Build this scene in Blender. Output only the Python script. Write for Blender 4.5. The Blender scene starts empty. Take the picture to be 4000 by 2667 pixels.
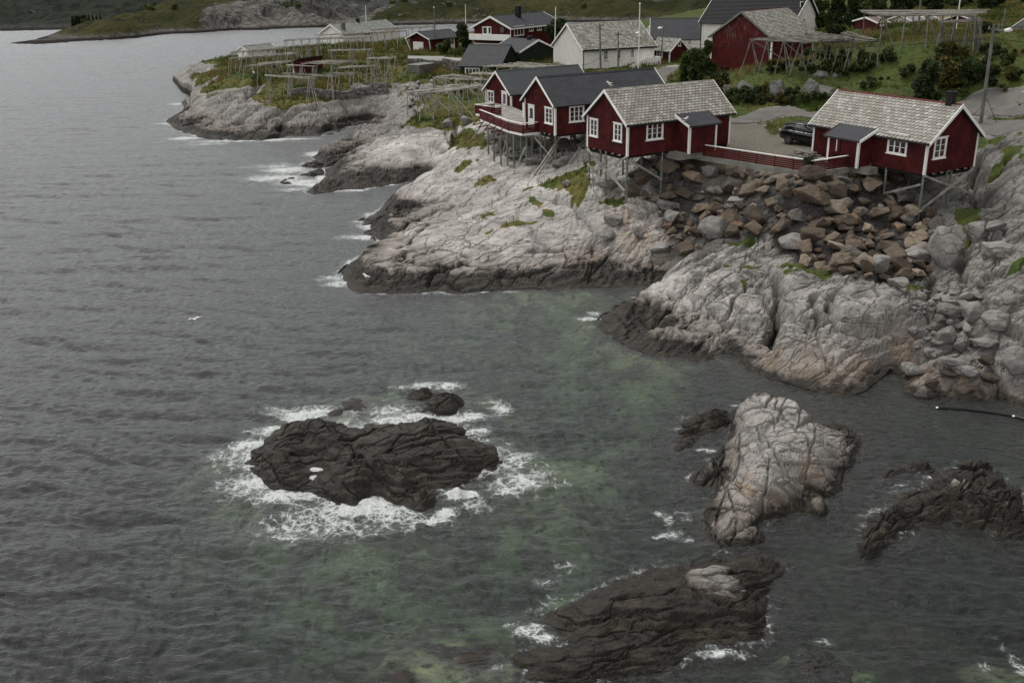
import bpy, bmesh, math, random, time
import numpy as np
from mathutils import Matrix, Vector
T0 = time.time()
D2R = math.radians
SC = bpy.context.scene
COL = SC.collection
random.seed(11)
RNG = np.random.default_rng(11)

# ------------------------------------------------------------------ camera geometry
# The photograph is 4000 x 2667; points measured in it are turned into places on the ground.
CAMH, PITCH, ROLL, FPX = 22.0, D2R(20.8047), D2R(-1.041), 3893.0
_f = np.array([0, math.cos(PITCH), -math.sin(PITCH)])
_x = np.array([1.0, 0, 0])
_u = np.cross(_x, _f)
CX = math.cos(ROLL) * _x + math.sin(ROLL) * _u
CU = -math.sin(ROLL) * _x + math.cos(ROLL) * _u
CF = _f
CAM = np.array([0, 0, CAMH])
ZM = {0: (0, 0, 1), 1: (800, 0, 2.6133), 2: (1600, 0, 2.94), 3: (2300, 0, 2.6133), 4: (3100, 0, 2.6133),
      5: (1800, 200, 2.94), 6: (2200, 250, 2.6133), 7: (3000, 300, 2.34), 8: (0, 0, 2.351), 9: (1100, 350, 2.6133),
      'A': (1300, 600, 1.68), 'B': (2200, 850, 2.34), 'C': (3000, 850, 2.091), 'D': (700, 1400, 1.47),
      'E': (2500, 1450, 1.568), 'F': (1500, 2000, .9408), 'G': (500, 1000, 1.96)}

def S(k, x, y):
    o = ZM[k]
    return (o[0] + x / o[2], o[1] + y / o[2])

def ray(px, py):
    return CF + CX * (px - 2000) / FPX - CU * (py - 1333.5) / FPX

def G(k, x, y, z=0.0):                      # point at height z
    d = ray(*S(k, x, y))
    return CAM + d * ((z - CAMH) / d[2])

def GD(k, x, y, dist):                      # point at distance y = dist
    d = ray(*S(k, x, y))
    return CAM + d * (dist / d[1])

def GP(k, x, y, p, n):                      # point on a plane
    d = ray(*S(k, x, y))
    t = np.dot(np.array(p) - CAM, n) / np.dot(d, n)
    return CAM + d * t

# ------------------------------------------------------------------ noise
def _h(ix, iy, seed):
    with np.errstate(over='ignore'):
        h = (ix.astype(np.int64).astype(np.uint32) * np.uint32(374761393)
             + iy.astype(np.int64).astype(np.uint32) * np.uint32(668265263) + np.uint32((seed * 974634777) & 0xffffffff))
        h = (h ^ (h >> np.uint32(13))) * np.uint32(1274126177)
        h = (h ^ (h >> np.uint32(16))) * np.uint32(2246822519)
        h = h ^ (h >> np.uint32(13))
    return h.astype(np.float32) / np.float32(4294967295.0)

def vnoise(x, y, seed=0):
    ix = np.floor(x); iy = np.floor(y)
    fx = (x - ix).astype(np.float32); fy = (y - iy).astype(np.float32)
    fx = fx * fx * fx * (fx * (fx * 6 - 15) + 10); fy = fy * fy * fy * (fy * (fy * 6 - 15) + 10)
    a = _h(ix, iy, seed); b = _h(ix + 1, iy, seed); c = _h(ix, iy + 1, seed); d = _h(ix + 1, iy + 1, seed)
    return (a + (b - a) * fx) * (1 - fy) + (c + (d - c) * fx) * fy - .5

def fbm(x, y, seed=0, octaves=4, gain=.5, lac=2.03):
    out = 0; amp = 1
    for i in range(octaves):
        out = out + amp * vnoise(x, y, seed + i * 17)
        x, y = lac * (.8 * x - .6 * y) + 3.7, lac * (.6 * x + .8 * y) + 1.3
        amp *= gain
    return out

def cells(x, y, seed=0):
    """facetted cells: F2-F1, three randoms and the offset from the cell's centre"""
    ix = np.floor(x); iy = np.floor(y)
    f1 = np.full(x.shape, 9., np.float32); f2 = f1.copy()
    r1 = np.zeros_like(f1); r2 = r1.copy(); r3 = r1.copy(); ox = r1.copy(); oy = r1.copy()
    for dx in (-1, 0, 1):
        for dy in (-1, 0, 1):
            cx = ix + dx; cy = iy + dy
            px = (cx + .1 + .8 * _h(cx, cy, seed) - x).astype(np.float32); py = (cy + .1 + .8 * _h(cx, cy, seed + 1) - y).astype(np.float32)
            d = np.sqrt(px * px + py * py)
            m = d < f1
            f2 = np.where(m, f1, np.minimum(f2, d)); f1 = np.where(m, d, f1)
            r1 = np.where(m, _h(cx, cy, seed + 2), r1); r2 = np.where(m, _h(cx, cy, seed + 3), r2); r3 = np.where(m, _h(cx, cy, seed + 4), r3)
            ox = np.where(m, -px, ox); oy = np.where(m, -py, oy)
    return f2 - f1, r1, r2, r3, ox, oy

def rock_detail(x, y, ang, size, seed, aniso=2.4):
    """height of fractured bedrock: joint blocks with tilted tops and open cracks; returns height, crack, tone"""
    c, s = math.cos(ang), math.sin(ang)
    wx = x + fbm(x / 3.1, y / 3.1, seed + 50, 3) * 1.6 * size; wy = y + fbm(x / 3.1 + 7, y / 3.1 - 4, seed + 51, 3) * 1.6 * size
    a = (wx * c + wy * s) / aniso; b = -wx * s + wy * c
    h = np.zeros(x.shape, np.float32); crack = h.copy(); tone = h.copy()
    for k, (sc, am) in enumerate(((3.4 * size, .42), (1.25 * size, .2), (.5 * size, .075))):
        e, r1, r2, r3, ox, oy = cells(a / sc, b / sc, seed + k * 9)
        h += am * ((r1 - .5) * .9 + (r2 - .35) * 1.3 * oy + (r3 - .5) * ox)
        ck = np.exp(-(e / .075) ** 2) * (r2 * .7 + .3)
        h -= am * .55 * ck
        crack = np.maximum(crack, ck * (1.0, .8, .5)[k]); tone += (r3 - .5) * (.5, .35, .2)[k]
    # long joints: two sets of near-straight cracks crossing the slab
    for da, sp, dep, keepp in ((.0, 1.15 * size, .15, .62), (.42, 2.3 * size, .17, .5), (-1.25, 2.6 * size, .13, .45)):
        c2, s2 = math.cos(ang + da), math.sin(ang + da)
        t = (-x * s2 + y * c2) / sp + .55 * fbm(x / 4.5, y / 4.5, seed + 71, 3) + .10 * fbm(x / .8, y / .8, seed + 72, 2); n = np.floor(t); f = np.abs(t - n - .5)
        al = (x * c2 + y * s2) / (5 * size); on = (_h(n, np.floor(al + 7 * _h(n, n, seed + 73)), seed + 74) < keepp)
        w = np.exp(-(f * sp / .055) ** 2) * on
        h -= dep * w; h += (_h(n + (t - n > .5), np.floor(al), seed + 75) - .5) * .16 * size * on; crack = np.maximum(crack, w)
    return h, crack, tone

def seg_dist(x, y, poly, closed=True):
    P = np.array(poly, np.float32); Q = np.roll(P, -1, 0)
    if not closed: P, Q = P[:-1], Q[:-1]
    out = np.full(x.shape, 1e9, np.float32)
    for (ax, ay), (bx, by) in zip(P, Q):
        ex, ey = bx - ax, by - ay
        l = ex * ex + ey * ey + 1e-9
        t = np.clip(((x - ax) * ex + (y - ay) * ey) / l, 0, 1)
        out = np.minimum(out, (x - ax - t * ex) ** 2 + (y - ay - t * ey) ** 2)
    return np.sqrt(out)

def inside(x, y, poly):
    r = np.zeros(x.shape, bool); n = len(poly)
    for i in range(n):
        (ax, ay), (bx, by) = poly[i], poly[(i + 1) % n]
        if ay == by: continue
        r ^= ((ay > y) != (by > y)) & (x < (bx - ax) * (y - ay) / (by - ay) + ax)
    return r

def deconflict(pts, fixed, slope, name=''):
    """drop free heights that would need an impossible cliff beside another one"""
    p = np.array(pts, float); n = len(p); fx = np.array(fixed); keep = np.ones(n, bool)
    while True:
        d = np.sqrt(((p[:, None, :2] - p[None, :, :2]) ** 2).sum(-1)) + .15
        bad = (np.abs(p[:, None, 2] - p[None, :, 2]) / d > slope) & keep[:, None] & keep[None]
        c = bad.sum(1) * ~fx
        if c.max() == 0: break
        w = np.nonzero(c == c.max())[0]; keep[w[np.argmax(p[w, 2])]] = False
    return [q for q, k in zip(pts, keep) if k]

class RBF:
    def __init__(self, pts, c=2.0, smooth=1e-3):
        p = np.array(pts, float); self.p = p[:, :2]; self.c = c
        n = len(p); d2 = ((self.p[:, None] - self.p[None]) ** 2).sum(-1)
        A = np.zeros((n + 3, n + 3)); A[:n, :n] = -np.sqrt(d2 + c * c) + smooth * np.eye(n)
        A[:n, n] = 1; A[:n, n + 1:] = self.p * .01; A[n:, :n] = A[:n, n:].T
        self.w = np.linalg.lstsq(A, np.concatenate([p[:, 2], np.zeros(3)]), rcond=None)[0]
    def __call__(self, x, y):
        sh = np.shape(x); x = np.ravel(x).astype(float); y = np.ravel(y).astype(float); out = np.zeros(len(x)); w = self.w; n = len(self.p)
        for i in range(0, len(x), 20000):
            a = x[i:i + 20000]; b = y[i:i + 20000]
            d2 = (a[:, None] - self.p[:, 0]) ** 2 + (b[:, None] - self.p[:, 1]) ** 2
            out[i:i + 20000] = -np.sqrt(d2 + self.c ** 2) @ w[:n] + w[n] + .01 * (a * w[n + 1] + b * w[n + 2])
        return out.reshape(sh)

def densify(poly, step, closed=False):
    out = []
    P = list(poly) + ([poly[0]] if closed else [])
    for a, b in zip(P[:-1], P[1:]):
        n = max(1, int(math.hypot(b[0] - a[0], b[1] - a[1]) / step))
        for i in range(n): out.append((a[0] + (b[0] - a[0]) * i / n, a[1] + (b[1] - a[1]) * i / n))
    if not closed: out.append(P[-1])
    return out

def px_list(k, *pts):
    return [(k, *p) for p in pts]

# ------------------------------------------------------------------ objects
def tag(o, label=None, cat=None, group=None, kind=None):
    if label: o['label'] = label
    if cat: o['category'] = cat
    if group: o['group'] = group
    if kind: o['kind'] = kind
    return o

def empty(name, loc, rz=0, label=None, cat=None, group=None):
    o = bpy.data.objects.new(name, None); COL.objects.link(o)
    o.location = loc; o.rotation_euler = (0, 0, rz); o.empty_display_size = .3
    return tag(o, label, cat, group)

def link(name, me, parent=None, mat=None):
    o = bpy.data.objects.new(name, me); COL.objects.link(o)
    if mat is not None and not me.materials: me.materials.append(mat)
    if parent is not None: o.parent = parent
    return o

def copy_tree(o, parent=None):
    c = o.copy(); COL.objects.link(c)
    if parent is not None: c.parent = parent
    for ch in o.children: copy_tree(ch, c)
    return c

def grid_mesh(name, X, Y, Z, keep=None, attrs=None, smooth=False):
    """mesh of a rows x cols grid of points; keep is a mask of its quads"""
    r, c = X.shape
    idx = np.arange(r * c).reshape(r, c)
    q = np.stack([idx[:-1, :-1], idx[:-1, 1:], idx[1:, 1:], idx[1:, :-1]], -1).reshape(-1, 4)
    if keep is not None: q = q[keep.reshape(-1)]
    used = np.zeros(r * c, bool); used[q.ravel()] = True
    rem = np.cumsum(used) - 1; q = rem[q]
    co = np.stack([X, Y, Z], -1).reshape(-1, 3)[used].astype(np.float32)
    me = bpy.data.meshes.new(name)
    me.vertices.add(len(co)); me.vertices.foreach_set('co', co.ravel())
    me.loops.add(len(q) * 4); me.loops.foreach_set('vertex_index', q.astype(np.int32).ravel())
    me.polygons.add(len(q)); me.polygons.foreach_set('loop_start', np.arange(0, len(q) * 4, 4, dtype=np.int32))
    me.update(calc_edges=True)
    me.polygons.foreach_set('use_smooth', np.full(len(q), smooth, bool))
    for nm, arr in (attrs or {}).items():
        a = me.attributes.new(nm, 'FLOAT_COLOR', 'POINT')
        v = np.ones((len(co), 4), np.float32)
        for i, ch in enumerate(arr): v[:, i] = ch.reshape(-1)[used]
        a.data.foreach_set('color', v.ravel())
    me.update()
    return me

class MB:
    """collects boxes, beams, tubes and faces; build() links them as ONE mesh object"""
    def __init__(s): s.v = []; s.f = []; s.t = []
    def add(s, vs, fs, tint=None):
        n = len(s.v); s.v += [tuple(map(float, v)) for v in vs]; s.f += [tuple(n + i for i in f) for f in fs]
        s.t += [tint if tint is not None else .5] * len(fs)
        return s
    def box(s, x0, x1, y0, y1, z0, z1, tint=None):
        return s.add([(x0, y0, z0), (x1, y0, z0), (x1, y1, z0), (x0, y1, z0), (x0, y0, z1), (x1, y0, z1), (x1, y1, z1), (x0, y1, z1)],
                     [(0, 3, 2, 1), (4, 5, 6, 7), (0, 1, 5, 4), (1, 2, 6, 5), (2, 3, 7, 6), (3, 0, 4, 7)], tint)
    def beam(s, p, q, w, h, up=(0, 0, 1), tint=None):
        p = Vector(p); q = Vector(q); d = (q - p).normalized(); up = Vector(up)
        sd = d.cross(up)
        if sd.length < 1e-4: sd = d.cross(Vector((1, 0, 0)))
        sd.normalize(); u2 = sd.cross(d).normalized(); a = sd * w / 2; b = u2 * h / 2
        return s.add([p - a - b, p + a - b, p + a + b, p - a + b, q - a - b, q + a - b, q + a + b, q - a + b],
                     [(0, 1, 2, 3), (4, 7, 6, 5), (0, 4, 5, 1), (1, 5, 6, 2), (2, 6, 7, 3), (3, 7, 4, 0)], tint)
    def tube(s, pts, rad, n=7, cap=True, tint=None):
        rings = []; k = len(pts); pts = [Vector(p) for p in pts]
        rad = rad if hasattr(rad, '__len__') else [rad] * k
        vs = []
        for i, p in enumerate(pts):
            d = (pts[min(i + 1, k - 1)] - pts[max(i - 1, 0)]).normalized()
            a = d.orthogonal().normalized() if i == 0 else (pa - d * pa.dot(d)).normalized()
            pa = a; b = d.cross(a)
            vs += [p + (a * math.cos(t * 2 * math.pi / n) + b * math.sin(t * 2 * math.pi / n)) * rad[i] for t in range(n)]
        fs = [(i * n + j, i * n + (j + 1) % n, (i + 1) * n + (j + 1) % n, (i + 1) * n + j) for i in range(k - 1) for j in range(n)]
        if cap: fs += [tuple(range(n - 1, -1, -1)), tuple((k - 1) * n + j for j in range(n))]
        return s.add(vs, fs, tint)
    def prism(s, poly, axis, a0, a1, tint=None):
        """poly in the other two axes, extruded along axis"""
        def mk(p, a): return (a, p[0], p[1]) if axis == 0 else ((p[0], a, p[1]) if axis == 1 else (p[0], p[1], a))
        n = len(poly)
        return s.add([mk(p, a0) for p in poly] + [mk(p, a1) for p in poly],
                     [tuple(range(n - 1, -1, -1)), tuple(range(n, 2 * n))] + [(i, (i + 1) % n, n + (i + 1) % n, n + i) for i in range(n)], tint)
    def build(s, name, mat, parent=None, smooth=False, bevel=0, tints=False, norm=True):
        me = bpy.data.meshes.new(name); me.from_pydata(s.v, [], s.f)
        if norm or bevel:
            bm = bmesh.new(); bm.from_mesh(me)
            if bevel: bmesh.ops.bevel(bm, geom=list(bm.edges), offset=bevel, segments=1, affect='EDGES')
            bmesh.ops.recalc_face_normals(bm, faces=list(bm.faces)); bm.to_mesh(me); bm.free()
        if tints and not bevel:
            a = me.attributes.new('tint', 'FLOAT', 'FACE'); a.data.foreach_set('value', np.array(s.t, np.float32))
        me.polygons.foreach_set('use_smooth', [smooth] * len(me.polygons)); me.update()
        return link(name, me, parent, mat)

# ------------------------------------------------------------------ materials
class Mat:
    def __init__(s, name):
        s.m = bpy.data.materials.new(name); s.m.use_nodes = True; s.nt = s.m.node_tree; s.nt.nodes.clear()
        s.out = s.nt.nodes.new('ShaderNodeOutputMaterial')
    def n(s, typ, ins=None, out=0, **props):
        nd = s.nt.nodes.new('ShaderNode' + typ)
        for k, v in props.items(): setattr(nd, k, v)
        for k, v in (ins or {}).items():
            if hasattr(v, 'is_output'): s.nt.links.new(v, nd.inputs[k])
            else: nd.inputs[k].default_value = v
        return nd.outputs[out]
    def pos(s): return s.n('NewGeometry', out='Position')
    def obj(s): return s.n('TexCoord', out='Object')
    def mapv(s, v, sc=(1, 1, 1), rot=(0, 0, 0), loc=(0, 0, 0)): return s.n('Mapping', {'Vector': v, 'Scale': sc, 'Rotation': rot, 'Location': loc})
    def noise(s, v, scale, detail=4, rough=.55, dist=0): return s.n('TexNoise', {'Vector': v, 'Scale': scale, 'Detail': detail, 'Roughness': rough, 'Distortion': dist}, out='Fac')
    def vor(s, v, scale, feature='F1', out='Distance', **kw): return s.n('TexVoronoi', {'Vector': v, 'Scale': scale, **kw}, out=out, feature=feature)
    def ramp(s, f, lo, hi, a=0.0, b=1.0, smooth=True):
        return s.n('MapRange', {'Value': f, 'From Min': lo, 'From Max': hi, 'To Min': a, 'To Max': b}, interpolation_type='SMOOTHSTEP' if smooth else 'LINEAR', clamp=True)
    def math(s, op, a, b=0.0, clamp=False): return s.n('Math', {0: a, 1: b}, operation=op, use_clamp=clamp)
    def mix(s, f, a, b, mode='MIX'):
        a = (*a, 1) if isinstance(a, tuple) and len(a) == 3 else a; b = (*b, 1) if isinstance(b, tuple) and len(b) == 3 else b
        return s.n('MixRGB', {0: f, 1: a, 2: b}, blend_type=mode)
    def attr(s, name, out='Color'): return s.n('Attribute', out=out, attribute_name=name)
    def sep(s, v): 
        nd = s.nt.nodes.new('ShaderNodeSeparateXYZ'); s.nt.links.new(v, nd.inputs[0]); return nd.outputs
    def bump(s, h, strength=.5, dist=.1, normal=None):
        ins = {'Height': h, 'Strength': strength, 'Distance': dist}
        if normal is not None: ins['Normal'] = normal
        return s.n('Bump', ins)
    def bsdf(s, color, rough=.8, normal=None, spec=.3, metal=0.0, **kw):
        color = (*color, 1) if isinstance(color, tuple) and len(color) == 3 else color
        ins = {'Base Color': color, 'Roughness': rough, 'Specular IOR Level': spec, 'Metallic': metal, **kw}
        if normal is not None: ins['Normal'] = normal
        return s.n('BsdfPrincipled', ins)
    def done(s, shader): s.nt.links.new(shader, s.out.inputs['Surface']); return s.m
# ------------------------------------------------------------------ the lie of the land
SHORE_PX = [(0, 721, 391), (0, 706, 404), (0, 723, 425), (0, 690, 450), (0, 644, 474), (0, 668, 495), (0, 706, 512), (0, 787, 538), (0, 902, 553), (0, 1022, 551),
            (0, 1118, 534), (0, 1251, 532), (0, 1297, 524), (0, 1374, 496), (0, 1440, 478), (0, 1400, 512), (0, 1347, 543), (0, 1290, 580), (0, 1219, 614),
            (0, 1235, 632), (0, 1262, 660), (0, 1268, 690), (0, 1253, 706), (0, 1225, 730), (0, 1199, 754), (0, 1225, 758), (0, 1272, 752), (0, 1345, 741), (0, 1418, 740),
            (0, 1483, 729), (0, 1552, 717), (0, 1625, 700), (0, 1660, 694), (0, 1640, 720), (0, 1580, 752), (0, 1520, 790), (0, 1490, 815), (0, 1440, 840), (0, 1406, 863), (0, 1402, 886),
            (0, 1440, 893), (0, 1467, 901), (0, 1433, 908), (0, 1460, 930), (0, 1479, 951), (0, 1443, 981), (0, 1400, 1005), (0, 1360, 1029), (0, 1324, 1070), (0, 1345, 1098), (0, 1389, 1124),
            (0, 1440, 1138), (0, 1502, 1145), (0, 1570, 1146), (0, 1633, 1151), (0, 1711, 1139), (0, 1760, 1152), (0, 1836, 1151), (0, 1925, 1133), (0, 2074, 1130), (0, 2160, 1134), (0, 2252, 1127),
            (0, 2401, 1124), (0, 2538, 1120), (0, 2620, 1096), (0, 2590, 1118), (0, 2533, 1138), (0, 2478, 1165), (0, 2414, 1195), (0, 2350, 1235), (0, 2328, 1262), (0, 2350, 1292), (0, 2384, 1316),
            (0, 2456, 1358), (0, 2510, 1385), (0, 2572, 1397), (0, 2650, 1400), (0, 2713, 1408), (0, 2798, 1395), (0, 2865, 1386), (0, 2893, 1420), (0, 2926, 1450), (0, 3012, 1485),
            (0, 3080, 1500), (0, 3140, 1520), (0, 3191, 1536), (0, 3250, 1550), (0, 3306, 1555), (0, 3380, 1530), (0, 3416, 1500), (0, 3478, 1455), (0, 3521, 1475), (0, 3530, 1535), (0, 3580, 1552),
            (0, 3622, 1560), (0, 3690, 1548), (0, 3741, 1560), (0, 3837, 1568), (0, 3932, 1560), (0, 3990, 1595), (0, 4060, 1650)]
SHORE = [tuple(G(k, x, y, 0)[:2]) for k, x, y in SHORE_PX]
LAND = SHORE + [(28.5, 39), (32, 34), (40, 30), (60, 24), (300, 20), (300, 340), (70, 340), (30, 300), (-5, 286), (-35, 275), (-58, 262), (-72, 240), (-70, 215), (-62, 195), (-57, 185), (-54, 172)]
CP = [  # zoom, x, y, height above the sea
    # far headland with the drying racks
    (1, 130, 820, 4.2), (1, 300, 745, 5.4), (1, 450, 840, 4.6), (1, 550, 710, 6), (1, 700, 870, 4.2), (1, 900, 965, 4), (1, 1250, 1110, 3.3), (1, 600, 1000, 3.2), (1, 300, 1150, 2.3),
    (1, 100, 1100, 1.9), (1, 800, 1200, 2.0), (1, 1100, 1200, 2.3), (1, 1300, 1300, 1.3), (1, 1600, 1040, 3.6), (1, 1800, 1110, 2.8), (1, 1860, 860, 5.4), (1, 1400, 965, 4.4), (1, 1700, 870, 5.2),
    (1, 920, 780, 5.6), (1, 1170, 740, 6.0), (1, 1330, 720, 6.2), (1, 1100, 510, 5.6), (1, 1400, 470, 6), (1, 2000, 600, 6.5), (1, 2000, 750, 6), (1, 1740, 545, 6.5), (1, 2100, 830, 5.5), (1, 280, 670, 5),
    (1, 850, 590, 5.2), (1, 1900, 1000, 3.6), (1, 400, 1310, 1), (1, 150, 1300, 1), (1, 700, 1360, .8), (1, 1000, 1340, .9), (1, 1600, 1180, 1.3), (1, 1450, 1260, .6), (8, 1800, 760, 2.6), (8, 1720, 880, 1.0),
    (1, 500, 1180, 2.2), (1, 950, 1100, 3.1), (1, 0, 900, 3.2), (1, 1250, 950, 4.2), (1, 1050, 880, 4.6),
    (1, 2060, 1000, 3.2), (1, 2000, 1200, 1.9), (1, 2200, 870, 4.8), (1, 1900, 1200, 1.0), (1, 1750, 1260, .5),
    # grass slope and the second slab
    (9, 1700, 150, 4.6), (9, 1420, 250, 3.2), (9, 1900, 280, 4.1), (9, 1700, 285, 3.7), (9, 1500, 330, 3.1), (9, 1250, 430, 2.4), (9, 1000, 570, 1.8), (9, 720, 690, 1.1), (9, 1150, 375, 2.0), (9, 900, 440, 1.3),
    (9, 620, 570, .8), (9, 480, 640, .5), (9, 700, 620, .35), (9, 900, 545, .9), (9, 1350, 600, 2.3), (9, 1600, 480, 2.9), (9, 1600, 640, 2.0), (9, 1300, 800, 1.1), (9, 1100, 800, 1.2), (9, 1250, 900, .5), (9, 700, 830, .9),
    (9, 450, 960, .6), (9, 850, 900, .7), (9, 1850, 330, 4.1), (9, 1850, 430, 3.7), (9, 1900, 530, 3.6), (9, 1720, 610, 2.9), (9, 1500, 750, .9), (9, 2050, 250, 5.0), (9, 1650, 560, 2.4),
    # big slab below the cabins
    (9, 1660, 650, 2.6), (9, 1480, 780, 1.7), (9, 1230, 950, 1.2), (9, 1120, 1080, .9), (9, 1850, 650, 3.1), (9, 2000, 640, 3.5), (9, 1700, 780, 2.3), (9, 2050, 800, 3.3), (9, 1900, 950, 2.6), (9, 1500, 900, 1.5), (9, 1300, 1050, 1.1),
    (9, 1500, 1000, 1.55), (9, 1700, 1060, 2.0), (9, 1620, 1160, 1.3), (9, 1800, 1130, 1.7),
    ('A', 1060, 60, 3.7), ('A', 1150, 120, 3.5), ('A', 1320, 190, 3.3), ('A', 1600, 190, 4.1), ('A', 1530, 60, 4.6), ('A', 1300, 60, 4.3), ('A', 1700, 60, 4.9), ('A', 1150, 290, 2.6), ('A', 700, 310, 1.5), ('A', 450, 340, .8), ('A', 1250, 450, 2.1),
    ('A', 800, 450, 1.5), ('A', 1000, 380, 2.1), ('A', 1100, 620, 1.15), ('A', 600, 570, .95), ('A', 1500, 560, 1.7), ('A', 1450, 380, 2.5), ('A', 1700, 610, 1.4), ('A', 1760, 420, 2.8), ('A', 1850, 350, 3.2), ('A', 1930, 350, 3.42), ('A', 1950, 510, 2.1),
    ('A', 2100, 330, 3.3), ('A', 2220, 350, 3.1), ('A', 2250, 500, 1.8), ('A', 1500, 700, .95), ('A', 900, 770, .6), ('A', 1250, 780, .65), ('A', 700, 680, .75), ('A', 320, 700, .45), ('A', 200, 780, .35), ('A', 2000, 690, 1.), ('A', 1800, 740, .6),
    ('A', 1950, 600, 1.45), ('A', 2150, 730, .8), ('A', 2100, 620, 1.3), ('A', 350, 520, .35), ('A', 480, 470, .55), ('A', 620, 420, 1.0), ('A', 1690, 150, 4.8),
    # riprap and kerb
    (6, 1290, 938, 6.75), (6, 1600, 990, 6.72), (6, 2000, 1045, 6.7), (6, 2340, 1090, 6.7), (7, 200, 905, 6.7), (7, 390, 935, 6.7), (7, 600, 892, 6.72), (7, 790, 850, 6.72),
    ('B', 1110, 210, 2.3), ('B', 1260, 100, 2.9), ('B', 1180, 300, 1.4), ('B', 1400, 60, 3.2), (6, 1300, 925, 6.5), (6, 1050, 960, 6.2), (6, 2350, 1095, 6.4), (7, 0, 850, 6.4), (7, 390, 945, 6.4), (7, 790, 860, 6.5),
    (6, 850, 1160, 4.9), (6, 480, 1220, 3.9), (6, 1150, 1180, 4.9), (6, 1500, 1200, 5.0), (6, 1300, 1380, 3.6), (6, 1700, 1400, 3.6), (6, 2200, 1300, 4.6), (6, 2100, 1500, 3.2), (6, 1000, 1450, 3.0), (7, 700, 1050, 5.3), (7, 400, 1150, 4.6), (7, 900, 1200, 4.4),
    (7, 500, 1400, 3.2), (7, 800, 1480, 3.0), (7, 1100, 1350, 3.5), (7, 1000, 1000, 5.6), (7, 1190, 1110, 4.9), (7, 1380, 1335, 3.6), (7, 1600, 1150, 4.5), (7, 1820, 1105, 4.9),
    # fractured slab
    ('B', 1600, 310, 2.7), ('B', 2100, 310, 2.9), ('B', 1800, 560, 2.1), ('B', 1400, 560, 1.8), ('B', 1120, 440, 1.7), ('B', 900, 640, .9), ('B', 1300, 800, 1.25), ('B', 1700, 800, 1.4), ('B', 2050, 640, 1.9), ('B', 1500, 1050, .65), ('B', 1000, 1000, .55),
    ('B', 680, 880, .5), ('B', 1750, 1010, 1.0), ('B', 2200, 800, 1.6), ('B', 2050, 1040, .9), ('B', 1200, 1150, .35), ('B', 1650, 1170, .35), ('B', 1850, 1120, .3),
    # grey hump
    ('C', 520, 850, 2.0), ('C', 300, 920, 1.75), ('C', 700, 1000, 1.75), ('C', 1050, 870, 2.2), ('C', 400, 1150, 1.15), ('C', 900, 1100, 1.4), ('C', 250, 1200, .8), ('C', 600, 1290, .65), ('C', 1130, 1050, 1.2), ('C', 120, 1000, 1.1), ('C', 60, 1160, .55), ('C', 850, 1230, .75),
    ('C', 600, 350, 2.8), ('C', 1100, 300, 3.1), ('C', 900, 570, 2.4), ('C', 1300, 450, 2.9), ('C', 550, 640, 2.4), ('C', 1400, 600, 2.8), ('C', 1500, 200, 4.3), ('C', 1400, 950, 1.6), ('C', 1600, 800, 2.3), ('C', 1850, 700, 3.0), ('C', 2050, 500, 4.2), ('C', 1900, 350, 4.4),
    ('C', 2050, 900, 2.6), ('C', 2060, 1250, 1.1), ('C', 1700, 1060, 1.2), ('C', 1450, 1150, .7), ('C', 1250, 1180, .5), ('C', 1600, 1320, .4), ('C', 1900, 1000, 1.9), ('C', 1750, 150, 4.7), ('C', 1900, 80, 5.6), ('C', 1300, 1350, .3), ('C', 1850, 1350, .4),
    # crag behind the right cabin
    (7, 1900, 1090, 4.9), (7, 2050, 1160, 5.1), (7, 1960, 820, 7), (7, 2050, 500, 8.7), (7, 2150, 430, 9.0), (7, 2330, 420, 9.6), (7, 2330, 800, 7.6), (7, 2200, 1000, 6.2), (7, 2200, 1300, 4.9), (7, 1950, 620, 7.8),
    # yard, road, village ground
    (6, 2000, 620, 7.0), (6, 1770, 490, 7.0), (6, 2350, 880, 7.0), (6, 1750, 830, 7.0), (3, 1560, 1105, 7.1), (3, 2250, 1150, 7.1), (3, 2200, 1300, 7.0), (3, 650, 850, 7.1), (3, 800, 700, 7.1), (3, 450, 710, 7.0), (3, 20, 705, 7), (7, 60, 560, 7.0), (7, 350, 700, 7.0),
    (3, 1500, 800, 9.0), (3, 1400, 1010, 7.6), (3, 1500, 1030, 7.5), (3, 1900, 720, 10), (3, 2300, 600, 10.8), (3, 1650, 700, 9.6), (3, 2100, 800, 9.4), (3, 2000, 1070, 7.5), (3, 1330, 770, 7.6), (3, 1000, 830, 7.4),
    (4, 500, 560, 11.5), (4, 800, 640, 12), (4, 300, 750, 10.5), (4, 250, 1060, 7.5), (4, 450, 1060, 7.5), (4, 900, 900, 9.8), (4, 1200, 500, 12.6), (4, 1000, 400, 13), (4, 1500, 360, 13.2), (4, 1800, 500, 12.6), (4, 1700, 800, 10.6), (4, 1350, 1045, 8.0), (4, 1500, 1055, 8.0),
    (4, 2200, 720, 11.6), (4, 2330, 500, 13.4), (4, 1900, 900, 9.4), (4, 2300, 950, 9.3), (4, 2100, 1080, 8.0), (4, 2300, 1220, 7.9), (4, 1850, 1170, 7.9), (4, 2050, 1310, 7.9), (4, 1200, 900, 9.6), (4, 1400, 700, 11.2),
    (2, 320, 830, 6.0), (2, 600, 880, 6.0), (2, 400, 960, 5.4), (2, 1000, 640, 6.7), (2, 300, 620, 6.6), (2, 900, 1120, 5.6),
]
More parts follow.
